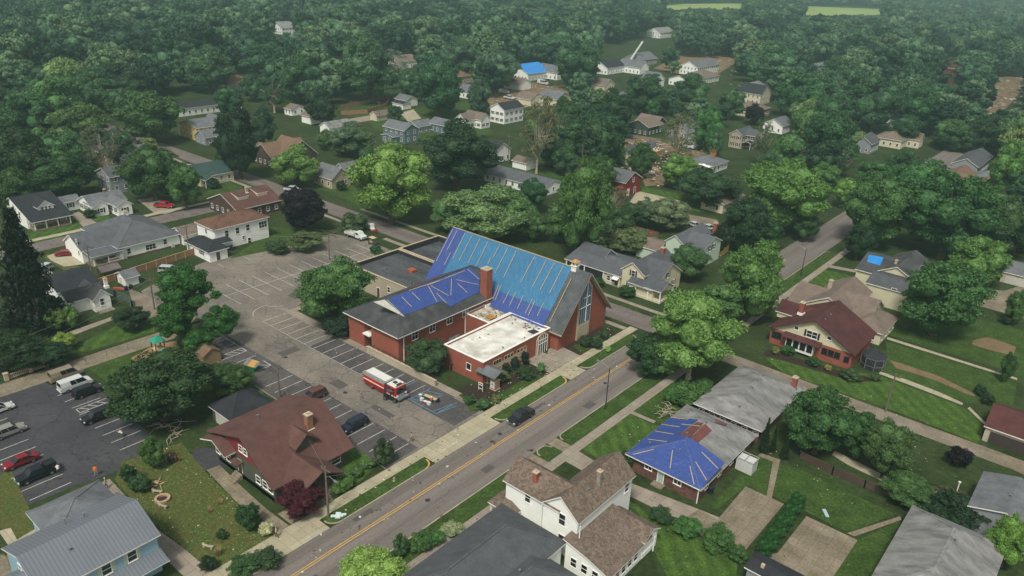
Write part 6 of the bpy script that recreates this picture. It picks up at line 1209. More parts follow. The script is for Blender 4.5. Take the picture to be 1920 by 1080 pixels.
b = MB(); b.loft([[(x_, e_, z_) for e_, z_ in ((-2.1, 2.75), (-.35, 3.6), (1.4, 2.75), (1.4, 2.63), (-.35, 3.46), (-2.1, 2.63))] for x_ in (-2.6, 1.9)]); link('roof', b.mesh('roof', R_GREY), t)
box_thing('sign_frame', 'empty white sign frame on two legs at the annex corner', 'sign', 901, 733, [('frame', TRIM, [(-.5, -.04, 0, -.42, .04, 1.6), (.42, -.04, 0, .5, .04, 1.6), (-.42, -.04, 1.1, .42, .04, 1.2), (-.42, -.04, .4, .42, .04, .5), (-.42, -.04, 1.5, .42, .04, 1.6)])])
# playground tower, tan shed, arbour, fire pit, benches
x, y = at(299, 665); t = thing('play_tower', 'playground tower with a teal pyramid roof at the end of the drive', 'playground', (x, y, .03)); b = MB(); [b.box(dx-.08, dy-.08, 0, dx+.08, dy+.08, 2.9) for dx in (-.8, .8) for dy in (-.8, .8)]; link('post', b.mesh('post', BARK), t); b = MB(); b.box(-.9, -.9, 1.3, .9, .9, 1.42); link('deck', b.mesh('deck', PLY), t)
TEAL = simple('teal_plastic', '2a8a72', .5); b = MB(); [b.quad(p_, q_, (0, 0, 4.0)) for p_, q_ in (((-1.1, -1.1, 2.9), (1.1, -1.1, 2.9)), ((1.1, -1.1, 2.9), (1.1, 1.1, 2.9)), ((1.1, 1.1, 2.9), (-1.1, 1.1, 2.9)), ((-1.1, 1.1, 2.9), (-1.1, -1.1, 2.9)))]; b.quad((-1.1, -1.1, 2.9), (1.1, -1.1, 2.9), (1.1, 1.1, 2.9), (-1.1, 1.1, 2.9)); link('roof', b.mesh('roof', TEAL), t); b = MB(); b.bar((.9, 0, 1.35), (2.8, -.6, .2), .6, .08); link('slide', b.mesh('slide', TEAL), t)
x, y = at(390, 675); t = thing('lot_shed', 'small tan gabled shed beside the striped bay', 'shed', (x, y, .02)); b = MB(); b.loft([[(xx, e_, z) for e_, z in ((-1.6, 0), (-1.6, 1.9), (0, 2.9), (1.6, 1.9), (1.6, 0))] for xx in (-1.8, 1.8)]); link('wall', b.mesh('wall', mat('tan_panel', '8f7c5a', '7a694c', 1, .5, 6, .1, .8)), t); b = MB(); b.bar((-2, -.95, 2.45), (2, -.95, 2.45), 2.1, .1, up=(0, -.53, .85)).bar((-2, .95, 2.45), (2, .95, 2.45), 2.1, .1, up=(0, .53, .85)); link('roof', b.mesh('roof', R_BROWN), t)
x, y = at(305, 938); t = thing('fire_pit', 'round stone fire pit on the worn lawn', 'fire pit', (x, y, .03)); b = MB()
for k in range(18):
    for lv in range(2): a = 2*math.pi*(k+.5*lv)/18; p_ = Vector((math.cos(a)*.85, math.sin(a)*.85, .12+.2*lv)); tg = Vector((-math.sin(a), math.cos(a), 0))*.13; b.bar(p_-tg, p_+tg, .34, .19)
link('stone_ring', b.mesh('stone_ring', mat('pit_stone', 'b39a78', '97805f', 3, .7, 8, .2, .9)), t); b = MB(); b.tube([(0, 0, 0), (0, 0, .1)], .7, 16); link('ash_bed', b.mesh('ash_bed', simple('ash', '2c2723', .95)), t)
for lb, px, py, rz in (('pale curved stone bench above the fire pit', 295, 925, .5), ('pale curved stone bench below the fire pit', 305, 952, .2), ('stone bench by the dry grass clump', 390, 1028, .4)):
    x, y = at(px, py); t = thing('stone_bench', lb, 'bench', (x, y, .03), rz, 'stone benches in the garden'); b = MB(); b.tube([(-.8, .1, .42), (-.3, -.05, .42), (.3, -.05, .42), (.8, .1, .42)], .17, 6); link('seat', b.mesh('seat', CONCL), t)
    for s_ in (-.55, .55): b = MB(); b.box(s_-.12, -.12, 0, s_+.12, .12, .32); link('leg', b.mesh('leg', CONCL), t)
box_thing('wheelie_bin', 'black wheeled bin on the lawn beside a person in red', 'bin', 323, 868, [('body', simple('bin_black', '202224', .5), [(-.35, -.4, 0, .35, .4, 1.0)]), ('lid', DKST, [(-.38, -.43, 1.0, .38, .43, 1.07)])])
box_thing('garden_box', 'white storage shed without a roof beside the brick ranch', 'shed', 1398, 880, [('wall', simple('box_white', 'b9bdb6', .7), [(-1.3, -1.0, 0, 1.3, 1.0, 1.9)]), ('roof_frame', simple('frame_grey', '8f938e', .7), [(-1.4, -1.1, 2.1, 1.4, -1.0, 2.2), (-1.4, 1.0, 2.1, 1.4, 1.1, 2.2), (-.1, -1, 2.1, 0, 1, 2.2), (-1.4, -1, 2.1, -1.3, 1, 2.2), (1.3, -1, 2.1, 1.4, 1, 2.2)])])
box_thing('black_bin', 'black wheeled bin beside the brick ranch foundation', 'bin', 1331, 924, [('body', simple('bin_black', '202224', .5), [(-.35, -.4, 0, .35, .4, 1.0)]), ('lid', DKST, [(-.38, -.43, 1.0, .38, .43, 1.07)])])
x, y = at(205, 518); t = thing('pavilion', 'small timber pavilion with a brown pitched roof by the cedar fence', 'pavilion', (x, y, .03), 0); b = MB(); [b.box(dx-.1, dy-.1, 0, dx+.1, dy+.1, 2) for dx in (-1.3, 1.3) for dy in (-1.7, 1.7)]; link('post', b.mesh('post', mat('cedar_post', '7a4f36', '63402c', 1, .5, 6, .1, .8)), t); b = MB(); b.bar((0-.95, -2.2, 2.35), (-.95, 2.2, 2.35), 2.1, .08, up=(-.4, 0, 1)).bar((.95, -2.2, 2.35), (.95, 2.2, 2.35), 2.1, .08, up=(.4, 0, 1)); link('roof', b.mesh('roof', mat('pavilion_roof', '6a5f60', '574d4e', 1, .5, 6, .1, .6)), t)
for lb, px, py, m in (('dark blue bin beside the garden shed', 237, 545, DBL), ('second dark bin right of the blue one by the shed', 246, 542, BLACK)): box_thing('bin', lb, 'bin', px, py, [('body', m, [(-.3, -.3, 0, .3, .3, .95)]), ('lid', DKST, [(-.33, -.33, .95, .33, .33, 1.02)])])
box_thing('red_canoe', 'overturned red and white canoe by the garden shed', 'canoe', 224, 543, [('hull', simple('canoe_red', 'a34a40', .5), [(-1.3, -.3, 0, 1.3, .3, .4)])], .6); box_thing('gas_meter', 'white air conditioning unit at the corner of the white ranch', 'air conditioner', 324, 463, [('body', simple('unit_white', 'bfc2bc', .5), [(-.4, -.4, 0, .4, .4, .8)]), ('grille', STEEL, [(-.35, -.35, .8, .35, .35, .86)])])
for lb, px, py in (('white bollard lamp beside the winding garden path', 1575, 830), ('white post lamp at the end of the winding path', 1793, 924)):
    x, y = at(px, py); t = thing('garden_lamp', lb, 'garden lamp', (x, y, .03), group='white garden lamps'); b = MB(); b.tube([(0, 0, 0), (0, 0, 1.7)], .08, 8); link('post', b.mesh('post', TRIM), t); b = MB(); b.tube([(0, 0, 1.7), (0, 0, 1.95)], [.16, .2], 8); link('lantern', b.mesh('lantern', simple('lantern_white', 'd8d8d0', .4)), t)
x, y = at(739, 903); t = thing('fire_hydrant', 'pale hydrant with a broken sapling stake on the verge by the parking lot', 'fire hydrant', (x, y, .11)); b = MB(); b.tube([(0, 0, 0), (0, 0, .1), (0, 0, .11), (0, 0, .55), (0, 0, .7)], [.22, .22, .14, .14, .05], 10); link('barrel', b.mesh('barrel', CONCL), t); b = MB(); b.bar((-.2, 0, .4), (.2, 0, .4), .1, .1); link('outlet', b.mesh('outlet', CONCL), t)
box_thing('white_tarp', 'crumpled white tarp on the verge by the utility pole', 'tarp', 632, 968, [('sheet', simple('crumpled_white', 'c4d2d0', .6), [(-.8, -.3, 0, .8, .1, .2), (-.2, -.6, 0, .5, .5, .28), (.3, .0, 0, 1.2, .4, .15)])], .8)
for k, (lb, px, py) in enumerate((('dark lid-like scrap on the yellow line', 922, 829), ('dark upright scrap by the kerb at the farmhouse drive', 996, 846), ('dark scrap at the kerb above the flowering shrubs', 828, 972))): box_thing('road_scrap', lb, 'debris', px, py, [('plank', BARK, [(-.25, -.15, 0, .25, .15, .35)]), ('splinter', BARK, [(-.6, .2, 0, .5, .4, .08)])], k)
t = box_thing('lawn_panel', 'pale blue panel lying on the lawn near the hedge', 'panel', 1548, 963, [('panel', simple('panel_blue', '9fb6bb', .5), [(-.8, -.25, 0, .8, .25, .12)])], -.9)
def logpile(label, pts, n, m, cat='branches', name='fallen_branch', z=.3, L0=1., L1=3.):
    b = MB(); xs = [at(*p) for p in pts]; cx_, cy__ = sum(p[0] for p in xs)/len(xs), sum(p[1] for p in xs)/len(xs)
    for k in range(n): a, c = random.choice(xs), random.random(); x, y = cx_+(a[0]-cx_)*c, cy__+(a[1]-cy__)*c; an = random.uniform(0, 6.3); L = random.uniform(L0, L1); zz = random.uniform(.1, z); b.tube([(x, y, zz), (x+L*.5*math.cos(an), y+L*.5*math.sin(an), zz+.2), (x+L*math.cos(an+.3), y+L*math.sin(an+.3), zz)], [.07, .05, .02], 5)
    o = b.build(name, m); tag(o, label, cat)
logpile('bleached fallen limbs beside the blue-tarped ranch', [(1225, 790), (1250, 778), (1258, 765), (1262, 785)], 22, BARKP, z=.8); logpile('cut limbs and planks under the big maple', [(305, 800), (350, 840), (340, 790), (320, 820)], 26, BARKP); logpile('broken boards near the fire pit', [(285, 905), (308, 908), (295, 915)], 12, PLY, cat='boards', name='broken_boards', L0=.6, L1=1.6)
logpile('storm-felled limbs heaped behind the shuttered house', [(1110, 440), (1180, 470), (1150, 430), (1090, 460)], 30, BARK, z=1.2); logpile('fallen boughs between the dark hedge and slate-blue house at right', [(1740, 920), (1830, 940), (1790, 950), (1760, 935)], 40, BARK, z=1.2); logpile('heap of brush at the far end of the lot beside the cross street', [(560, 445), (640, 430), (620, 450), (700, 425)], 40, BARK, z=1.0)
b = MB(); x, y = at(1334, 316)
for k in range(9): a = k*.7; b.tube([(x+.3*math.cos(a), y+.3*math.sin(a), 0), (x+.5*math.cos(a), y+.5*math.sin(a), 4), (x+(.8+.4*(k % 3))*math.cos(a), y+(.8)*math.sin(a), 6+.8*(k % 4))], [.3, .26, .03], 5)
tag(b.build('splintered_trunk', mat('raw_wood', 'a87548', '855a38', 2, .7, 6, .15, .8)), 'splintered orange stump of a snapped tree in front of the small grey-roofed house', 'tree stump')
# ------------------------------------------------------------------ trees
def quads_mesh(name, cen, nrm, size, asp, mat_):
    """one leaf clump quad per centre; numpy arrays"""
    n = len(cen); nrm = nrm/np.linalg.norm(nrm, axis=1, keepdims=True)
    r = rng.normal(size=(n, 3)); u = np.cross(nrm, r); u /= np.linalg.norm(u, axis=1, keepdims=True)+1e-9; v = np.cross(nrm, u)
    s = size[:, None]; w = s*asp
    bend = nrm*s*.25
    V = np.stack([cen-u*s-bend, cen-v*w, cen+u*s-bend, cen+v*w], 1).reshape(-1, 3)
    me = bpy.data.meshes.new(name); me.vertices.add(4*n); me.vertices.foreach_set('co', V.astype(np.float32).ravel())
    me.loops.add(4*n); me.loops.foreach_set('vertex_index', np.arange(4*n, dtype=np.int32)); me.polygons.add(n)
    me.polygons.foreach_set('loop_start', np.arange(0, 4*n, 4, dtype=np.int32)); me.polygons.foreach_set('loop_total', np.full(n, 4, dtype=np.int32))
    me.materials.append(mat_); me.update(calc_edges=True); return me
def crown_pts(nc, per, seed, shape='round', cr0=.3, rmin=.4):
    """crown = a few big lobes, each carrying leafy clumps on its outside; returns leaf points, normals, clump centres, lobes"""
    R_ = np.random.default_rng(seed); C, N, cents, lobes = [], [], [], []
    if shape != 'cone':
        k = 0
        while len(lobes) < 15 and k < 400:
            k += 1; d_ = R_.normal(size=3); d_ /= np.linalg.norm(d_)
            if d_[2] < -.9: continue
            r = R_.uniform(.27, .46); c = d_*(1.02-r)*R_.uniform(.78, 1.06)
            if shape != 'open' and any(np.linalg.norm(c-q) < .36 for q, _ in lobes): continue
            lobes.append((c, r))
        if shape != 'open': lobes.append((np.array([0, 0, 0.05]), .5))
    while len(cents) < nc:
        if shape == 'cone':
            z = R_.uniform(-.95, .95); rr_ = (1-z)/2*.85*R_.uniform(.4, 1); a = R_.uniform(0, 6.28); c = np.array([rr_*math.cos(a), rr_*math.sin(a), z])
        else:
            lc, lr = lobes[R_.integers(len(lobes))]; d_ = R_.normal(size=3); d_ /= np.linalg.norm(d_); d_[2] = abs(d_[2])*.7+d_[2]*.3
            c = lc + d_*lr*R_.uniform(.62, .95)
            if shape != 'open' and any(np.linalg.norm(c-q) < r_*.5 for q, r_ in lobes): continue
        cents.append(c); cr_ = cr0*R_.uniform(.65, 1.3)
        if shape == 'cone': cr_ *= .45+.55*(1-c[2])/2
        k = int(per*(cr_/cr0)**2)+3; d2 = R_.normal(size=(k, 3)); d2 /= np.linalg.norm(d2, axis=1, keepdims=True)
        d2[:, 2] = np.abs(d2[:, 2])*.8 + d2[:, 2]*.2 if shape != 'cone' else d2[:, 2]*.6-.2
        C.append(c + d2*cr_*R_.uniform(.6, 1.12, size=(k, 1))*np.array([1, 1, .75 if shape != 'cone' else .35])); N.append(d2 + R_.normal(size=(k, 3))*.5)
    return np.concatenate(C), np.concatenate(N), cents, lobes
def crown_mesh(name, seed, nc, per, leaf, shape='round', mat_=None, cr0=.3, asp=.6):
    C, N, cents, lobes = crown_pts(nc, per, seed, shape, cr0); R_ = np.random.default_rng(seed+99)
    size = leaf*R_.uniform(.6, 1.35, size=len(C)); me = quads_mesh(name, C, N, size, asp, mat_ or LEAF); return core_mesh(me, lobes, cents, cr0, shape), cents
def core_mesh(me, lobes, cents, f, shape):
    """inner lumps of the same foliage so that a full crown is not see-through"""
    b = bmesh.new(); b.from_mesh(me)
    if shape == 'cone':
        for c in cents: bmesh.ops.create_icosphere(b, subdivisions=1, radius=f*.35*(.4+.6*(1-c[2])/2), matrix=Matrix.Translation(Vector(c)*.9))
    elif shape != 'open':
        for c, r in lobes: bmesh.ops.create_icosphere(b, subdivisions=2, radius=r*.72, matrix=Matrix.Translation(Vector(c)))
    b.to_mesh(me); b.free(); return me
def trunk_mesh(name, cents, lift, seed, m, thick=.07, limbs=9):
    b = MB(); R_ = random.Random(seed); z0 = -1-lift
    b.tube([(0, 0, z0), (0.01, 0, z0+.08), (.02, .01, -.75), (0, .02, -.2), (.03, 0, .45)], [thick*1.5, thick*1.05, thick, thick*.75, thick*.25], 8)
    cs = sorted(cents, key=lambda c: -np.linalg.norm(c))[:limbs*3]; R_.shuffle(cs)
    for c in cs[:limbs]: s_ = R_.uniform(-.8, -.15); b.tube([(0, .01, s_), (c[0]*.45, c[1]*.45, s_+(c[2]-s_)*.4), tuple(c*.92)], [thick*.5, thick*.33, thick*.1], 5)
    return b.mesh(name, m)
KIND = {}
def kind(key, lift, spec):
    ms = []
    for sd in spec['seeds']:
        me, ce = crown_mesh('crown', sd, spec['nc'], spec['per'], spec['leaf'], spec.get('shape', 'round'), spec.get('mat'), spec.get('cr0', .3), spec.get('asp', .6))
        ms.append((me, trunk_mesh('trunk', ce, lift, sd, spec.get('bark', BARK), spec.get('thick', .07), spec.get('limbs', 9))))
    KIND[key] = (ms, lift)
kind('round', -.04, dict(seeds=(1, 2, 3, 4), nc=330, per=56, leaf=.034, cr0=.15)); kind('fine', -.02, dict(seeds=(11, 12, 13, 14), nc=400, per=48, leaf=.029, cr0=.13)); kind('street', .22, dict(seeds=(15,), nc=420, per=48, leaf=.027, cr0=.12, bark=BARKP, thick=.05))
kind('open', .1, dict(seeds=(21, 22), nc=170, per=34, leaf=.03, shape='open', cr0=.13, bark=BARKP, limbs=30, thick=.05)); kind('cone', .04, dict(seeds=(31,), nc=300, per=60, leaf=.038, shape='cone', cr0=.24, asp=.35))
kind('bush', -.1, dict(seeds=(41, 42), nc=110, per=50, leaf=.052, cr0=.2, thick=.04, limbs=4)); kind('far', -.05, dict(seeds=(51, 52, 53), nc=110, per=32, leaf=.07, cr0=.17, limbs=5)); kind('mid', -.05, dict(seeds=(61, 62, 63, 64, 65), nc=230, per=44, leaf=.044, cr0=.15, limbs=6))
LIN = lambda c: lin(c)
def tree_at(x, y, a, b_, key, col, label, name='deciduous_tree', cat='tree', group=None, rot=None, k=None):
    ms, lift = KIND[key]; cm, tm = ms[random.randrange(len(ms)) if k is None else k % len(ms)]
    t = thing(name, label, cat, (x, y, 0), random.uniform(0, 6.28) if rot is None else rot, group); t.scale = (a, a, b_)
    c = link('crown', cm, t, (0, 0, 1+lift)); cc = lin(col); g_ = (cc[0]*.3+cc[1]*.6+cc[2]*.1); cc = [v*.82+g_*.16 for v in cc[:3]]; j = [random.uniform(.92, 1.08) for _ in range(3)]; c.color = (cc[0]*j[0]*1.12, cc[1]*j[1]*1.0, cc[2]*j[2]*.92, 1)
    link('trunk', tm, t, (0, 0, 1+lift)); return t
def tree_px(cx, cyy, w, h, key, col, label, **kw):
    """crown centre and size measured in the photograph, turned into a real tree standing on the ground"""
    lift = KIND[key][1]; zc = 6.0
    for _ in range(8):
        x, y = at(cx, cyy, zc); D = proj(x, y, zc)[2]; a = w/2*D/F; hh = h/2*D/F; th = math.atan2(H-zc, math.hypot(x, y))
        b2 = (hh*hh-(a*math.sin(th))**2)/math.cos(th)**2; b_ = math.sqrt(max(b2, (a*.55)**2)); zc = b_*(1+lift)
    return tree_at(x, y, a*1.02, b_*1.02, key, col, label, **kw), x, y, a, b_
D1, D2, G1, G2, Y1, Y2, PL, MR = '1f3a20', '294a26', '335c28', '416e2e', '5c8a34', '6f9440', '1b171d', '4a1828'
TL = [
(300, 728, 196, 160, 'round', D2, 'big dark maple spreading over the edge of the left parking lot'), (430, 714, 88, 74, 'fine', G1, 'rounded green tree between the big maple and the dumpster'), (285, 849, 52, 66, 'fine', G2, 'small bright maple at the corner of the left lot'),
(803, 668, 86, 74, 'fine', '38502f', 'wispy dark tree in front of the annex wall'), (625, 548, 152, 138, 'fine', G2, 'pale-barked leafy tree in the planting bed beside the church wing'), (245, 597, 70, 52, 'fine', '254226', 'spreading dark tree left of the storm-broken tree'),
(566, 394, 92, 92, 'round', PL, 'black-purple plum tree at the far corner of the parking lot'), (733, 345, 164, 160, 'fine', Y1, 'big bright green maple behind the flat gymnasium roof'), (552, 312, 92, 82, 'fine', Y1, 'yellow-green tree on the street corner before the half-timbered house'),
(905, 398, 184, 112, 'fine', '5a8248', 'broad grey-green tree directly behind the blue nave roof'), (1096, 392, 116, 200, 'fine', G2, 'tall narrow tree behind the church ridge, right of the grey-green one'), (1112, 455, 70, 60, 'open', '5f7a4c', 'storm-shredded tree beside the wing of the shuttered house'),
(1010, 245, 84, 150, 'open', '62764a', 'sparse yellowish sycamore with white limbs in the middle distance'), (858, 292, 160, 132, 'fine', '28482a', 'group-sized dark elm left of the long low house'), (603, 200, 60, 78, 'round', '24472c', 'round dark tree on the lawn by the side road'),
(446, 272, 86, 138, 'round', '1d3b26', 'dense dark tree between the green roof and the half-timbered house'), (492, 238, 54, 82, 'fine', '2c5032', 'slimmer tree right behind the dense dark one'), (345, 350, 66, 92, 'fine', G2, 'bright young maple next to the red pickup'),
(285, 325, 116, 110, 'fine', G1, 'dark maple left of the bright young one'), (145, 238, 110, 100, 'round', '456e2f', 'yellowish-green tree standing out of the left woods'), (45, 300, 120, 130, 'round', D2, 'dark tree at the left edge above the pine'), (20, 360, 90, 90, 'round', G1, 'leafy tree right above the dark pine'), (118, 330, 110, 90, 'round', '2a5228', 'tree above the navy-roofed porch house'), (190, 275, 90, 100, 'open', '5a6b4a', 'half-bare leaning tree above the tan cottages'),
(282, 218, 124, 110, 'round', '3b6a34', 'broad tree left of the yellow house'), (656, 262, 96, 66, 'fine', '4a6c48', 'grey-green tree beside the side road house'), (822, 165, 104, 118, 'round', '2b5b38', 'tall dome-shaped tree between the side road houses'), (688, 130, 126, 128, 'round', '3c6a42', 'massive elm on the forest edge at centre left'),
(1125, 250, 120, 100, 'round', '24502f', 'dark tree immediately right of the sycamore'), (1474, 366, 180, 150, 'fine', '4a7a2e', 'huge bright maple left of the far street bend'), (1396, 420, 96, 112, 'round', '22482a', 'round dark tree left of the street by the tan ranch'), (1560, 265, 110, 110, 'round', '28592e', 'big deep green tree above the bright maple'),
(1590, 362, 54, 60, 'fine', Y1, 'small bright tree at the mouth of the far street'), (1655, 395, 150, 146, 'fine', '37662c', 'spreading tree overhanging the right side of the far street'), (1785, 405, 176, 176, 'fine', '2f5c2c', 'great dark tree behind the cream house'), (1612, 455, 62, 72, 'round', '1d3f24', 'small round dark tree at the bend beside the sidewalk'), (1720, 352, 150, 110, 'fine', '356a30', 'broad tree above the far street on the right'),
(1768, 560, 166, 160, 'round', '35642a', 'big round maple right of the cream house'), (1840, 492, 108, 102, 'fine', '4a7a30', 'lighter maple behind the round one at right'), (1408, 528, 126, 165, 'fine', '4a7c30', 'tall bright tree across the street from the shuttered house'), (1304, 622, 180, 172, 'street', '5e8a34', 'lime-green street tree with a pale trunk beside the main street'), (1214, 668, 84, 88, 'round', '27502a', 'dark low tree overhanging the kerb below the lime-green one'),
(1540, 790, 136, 146, 'fine', '34622b', 'multi-stemmed tree hiding the alley behind the grey-roofed ranch'), (1612, 818, 84, 100, 'fine', '2f5a28', 'slim tree right of the multi-stemmed one'), (1668, 845, 96, 124, 'fine', '406b2e', 'airy tree beside the crooked pole'), (1800, 857, 50, 44, 'round', PL, 'black-purple plum tree by the alley'), (1700, 918, 100, 62, 'fine', '3f6230', 'weeping bent tree across the picket fence'),
(1892, 1018, 84, 110, 'fine', '5c8a2e', 'bright green tree in the bottom right corner'), (1898, 325, 84, 130, 'fine', '4a7a30', 'tall bright tree at the right edge'), (1290, 492, 90, 72, 'fine', '3a6238', 'tree filling the gap between the two white houses'), (1250, 402, 96, 66, 'fine', '5d7350', 'dusty green bushy tree behind the red board fence'), (1276, 322, 76, 70, 'fine', Y1, 'bright tree in front of the wrecked house'),
(697, 1078, 142, 104, 'fine', '6d9a3a', 'bright green tree top at the bottom edge beside the street'), (1205, 300, 60, 70, 'fine', G1, 'tree above the red barn'), (1330, 352, 130, 60, 'fine', '2a4f2c', 'low dark tree below the small grey-roofed house'), (1150, 375, 60, 60, 'open', '6b6a50', 'bare-branched tree left of the red barn'), (1190, 400, 60, 50, 'fine', '2d5230', 'shrubby dark tree behind the red fence'),
(1275, 255, 80, 90, 'open', '5c7350', 'thin storm-stripped tree before the pale grey house'), (1325, 240, 60, 90, 'fine', '3a7034', 'green tree between the grey and tan two-storey houses'), (1430, 262, 50, 90, 'open', '4f6a48', 'bare-limbed tree hugging the tall tan house'), (1415, 215, 44, 40, 'round', PL, 'dark plum tree in the distance beside the tan roof'),
(760, 300, 40, 50, 'fine', G1, 'small tree in front of the slate two-storey house'), (1000, 365, 60, 70, 'fine', '2c5c34', 'dark green tree before the right end of the long low house'), (740, 215, 34, 36, 'bush', '2a5030', 'bushy evergreen by the fenced yard'), (1885, 430, 110, 120, 'fine', '38552c', 'ragged dark tree at the right edge below the bright one'),
(30, 655, 110, 90, 'fine', '24401f', 'dark shrubby tree at the left edge by the drive'), (85, 668, 90, 60, 'fine', '22421f', 'dark shrub mass beside the stone balustrade'), (105, 600, 44, 50, 'fine', Y1, 'bright small tree with white props in front of the small white house'), (132, 595, 32, 46, 'fine', '5a8434', 'second bright sapling beside the propped one'), (122, 640, 44, 38, 'fine', '7f9c34', 'yellow-green bush by the brick path at left'),
(1270, 340-15, 30, 24, 'fine', '9aa890', 'white-blossomed bush by the driveway of the wrecked house'), (1890, 690, 30, 60, 'fine', G1, 'tree at the right edge by the long path'), (1905, 575, 40, 70, 'fine', G2, 'leafy branch tree at the right edge near the garage')]
placed = []
for q in TL:
    q = (q[0], q[1], q[2], q[3]*.98, *q[4:]); t, x, y, a, b_ = tree_px(*q[:6], q[6], name='deciduous_tree'); placed.append((x, y, a))
TM = [(1246, 662, 96, 92, 'fine', '55803a'), (1352, 572, 92, 84, 'fine', '4c7636'), (1060, 218, 66, 70, 'fine', G1), (1092, 262, 84, 76, 'fine', '2c5a32'), (1155, 212, 76, 92, 'round', '28502f'), (1212, 178, 88, 76, 'fine', '2f5a36'), (1300, 172, 74, 70, 'fine', '33603a'), (1372, 195, 56, 60, 'fine', '3a6a3c'), (1452, 122, 110, 90, 'fine', '3f6f46'), (1506, 188, 118, 104, 'round', '315f38'), (1572, 158, 110, 100, 'fine', '3b6a40'), (1640, 196, 112, 104, 'fine', '2f5c38'), (1730, 205, 90, 90, 'round', '2f6236'), (1700, 245, 60, 56, 'fine', '2c5432'), (1476, 288, 64, 84, 'fine', '47763f'), (1444, 318, 80, 60, 'fine', '335f34'), (1120, 330, 78, 86, 'fine', G1), (1060, 300, 56, 60, 'fine', '3a6a3a'), (1058, 415, 76, 84, 'fine', '486f3c'), (1160, 420, 70, 60, 'fine', '37592f'), (1180, 452, 84, 40, 'bush', '52703f'), (1130, 442, 60, 40, 'bush', '4a6a3a'), (1218, 400, 60, 60, 'fine', '46673f'), (1350, 448, 44, 64, 'fine', '1c361e'), (1440, 440, 60, 60, 'fine', '2a5228'), (1512, 425, 50, 60, 'fine', '315e2c'), (955, 400, 96, 92, 'fine', '4f7a44'), (845, 402, 84, 72, 'fine', '4a7640'), (1000, 455-30, 60, 60, 'fine', '3c6436'), (1225, 262-60, 30, 40, 'fine', '3a6a3c'), (1340, 268, 34, 60, 'fine', '35663a'), (690, 292, 40, 40, 'fine', '3a6438'), (610, 262, 40, 40, 'fine', '486f3a'), (900, 180, 50, 76, 'fine', '3c6648'), (930, 130, 90, 86, 'fine', '466f50'), (860, 110, 90, 80, 'fine', '3d6a4a'), (1085, 120, 96, 100, 'fine', '33603e'), (1050, 88, 80, 70, 'fine', '446f4a'), (770, 160, 50, 60, 'fine', '3b6642'), (740, 120, 60, 60, 'open', '56705a'), (560, 150, 90, 90, 'fine', '33603c'), (500, 120, 100, 90, 'round', '2f5a3a'), (390, 130, 100, 90, 'fine', '3a6842'), (430, 190, 60, 60, 'fine', '2f5c38'), (470, 165, 44, 50, 'fine', '35613c'), (230, 160, 90, 80, 'round', '24482e'), (180, 165, 90, 80, 'fine', '35603a'), (1870, 395, 90, 80, 'fine', '3a5f30'), (1690, 310, 70, 60, 'fine', '2f5c30'), (1640, 330, 80, 60, 'fine', '376a30'), (1550, 330, 60, 50, 'fine', '4a7a34'), (225, 395-120, 60, 70, 'fine', '2f5a34'), (420, 395-90, 36, 46, 'fine', '28502a')]
for q in TM: t, x, y, a, b_ = tree_px(q[0], q[1], q[2], q[3], q[4], q[5], 'leafy green tree of the close-grown woods around the distant houses' if q[0] not in (1246, 1352) else 'leafy green tree crowding the lime-green street tree on its kerb side' if q[0] == 1246 else 'leafy green tree linking the lime-green street tree with the tall bright one', group='trees of the neighbourhood woods', name='deciduous_tree'); placed.append((x, y, a))
t, x, y, a, b_ = tree_px(42, 505, 150, 235, 'cone', '132a1c', 'huge dark pine at the left edge', name='pine_tree', k=0); placed.append((x, y, a))
for px, py, w, h_, lb in ((1437, 815, 24, 66, 'larger clipped arborvitae at the corner of the brick ranch'), (1453, 820, 16, 54, 'smaller arborvitae right beside the larger one'), (1474, 838, 24, 44, 'dark rounded arborvitae behind the picket fence')): tree_px(px, py, w, h_, 'cone', '1c3a1d', lb, name='arborvitae')
# broken tree of three lobes on one trunk
x0_, y0_ = at(356, 628); t = thing('broken_tree', 'storm-broken tree split into three leafy masses beside the parking lot', 'tree', (x0_, y0_, 0)); b = MB(); tips = []
for cx_, cy__, w_, h__, z_c in ((342, 545, 106, 108, 10.5), (414, 605, 68, 72, 5.2), (328, 600, 82, 90, 6.0), (405, 553, 24, 18, 9.5), (372, 640, 62, 48, 3.0)):
    x, y = at(cx_, cy__, z_c); D = proj(x, y, z_c)[2]; a = w_/2*D/F; hz = h__/2*D/F*.95; c = link('crown', KIND['round'][0][random.randrange(4)][0], t, (x-x0_, y-y0_, z_c)); c.scale = (a, a, hz); cc = lin(G1); c.color = cc
    tips.append((x-x0_, y-y0_, z_c))
for q in tips: b.tube([(0, 0, 2.2), (q[0]*.4, q[1]*.4, 2.2+(q[2]-2.2)*.6), q], [.22, .16, .05], 7)
b.tube([(0, 0, 0), (.1, 0, 2.4)], [.4, .28], 10); link('trunk', b.mesh('trunk', BARK), t)
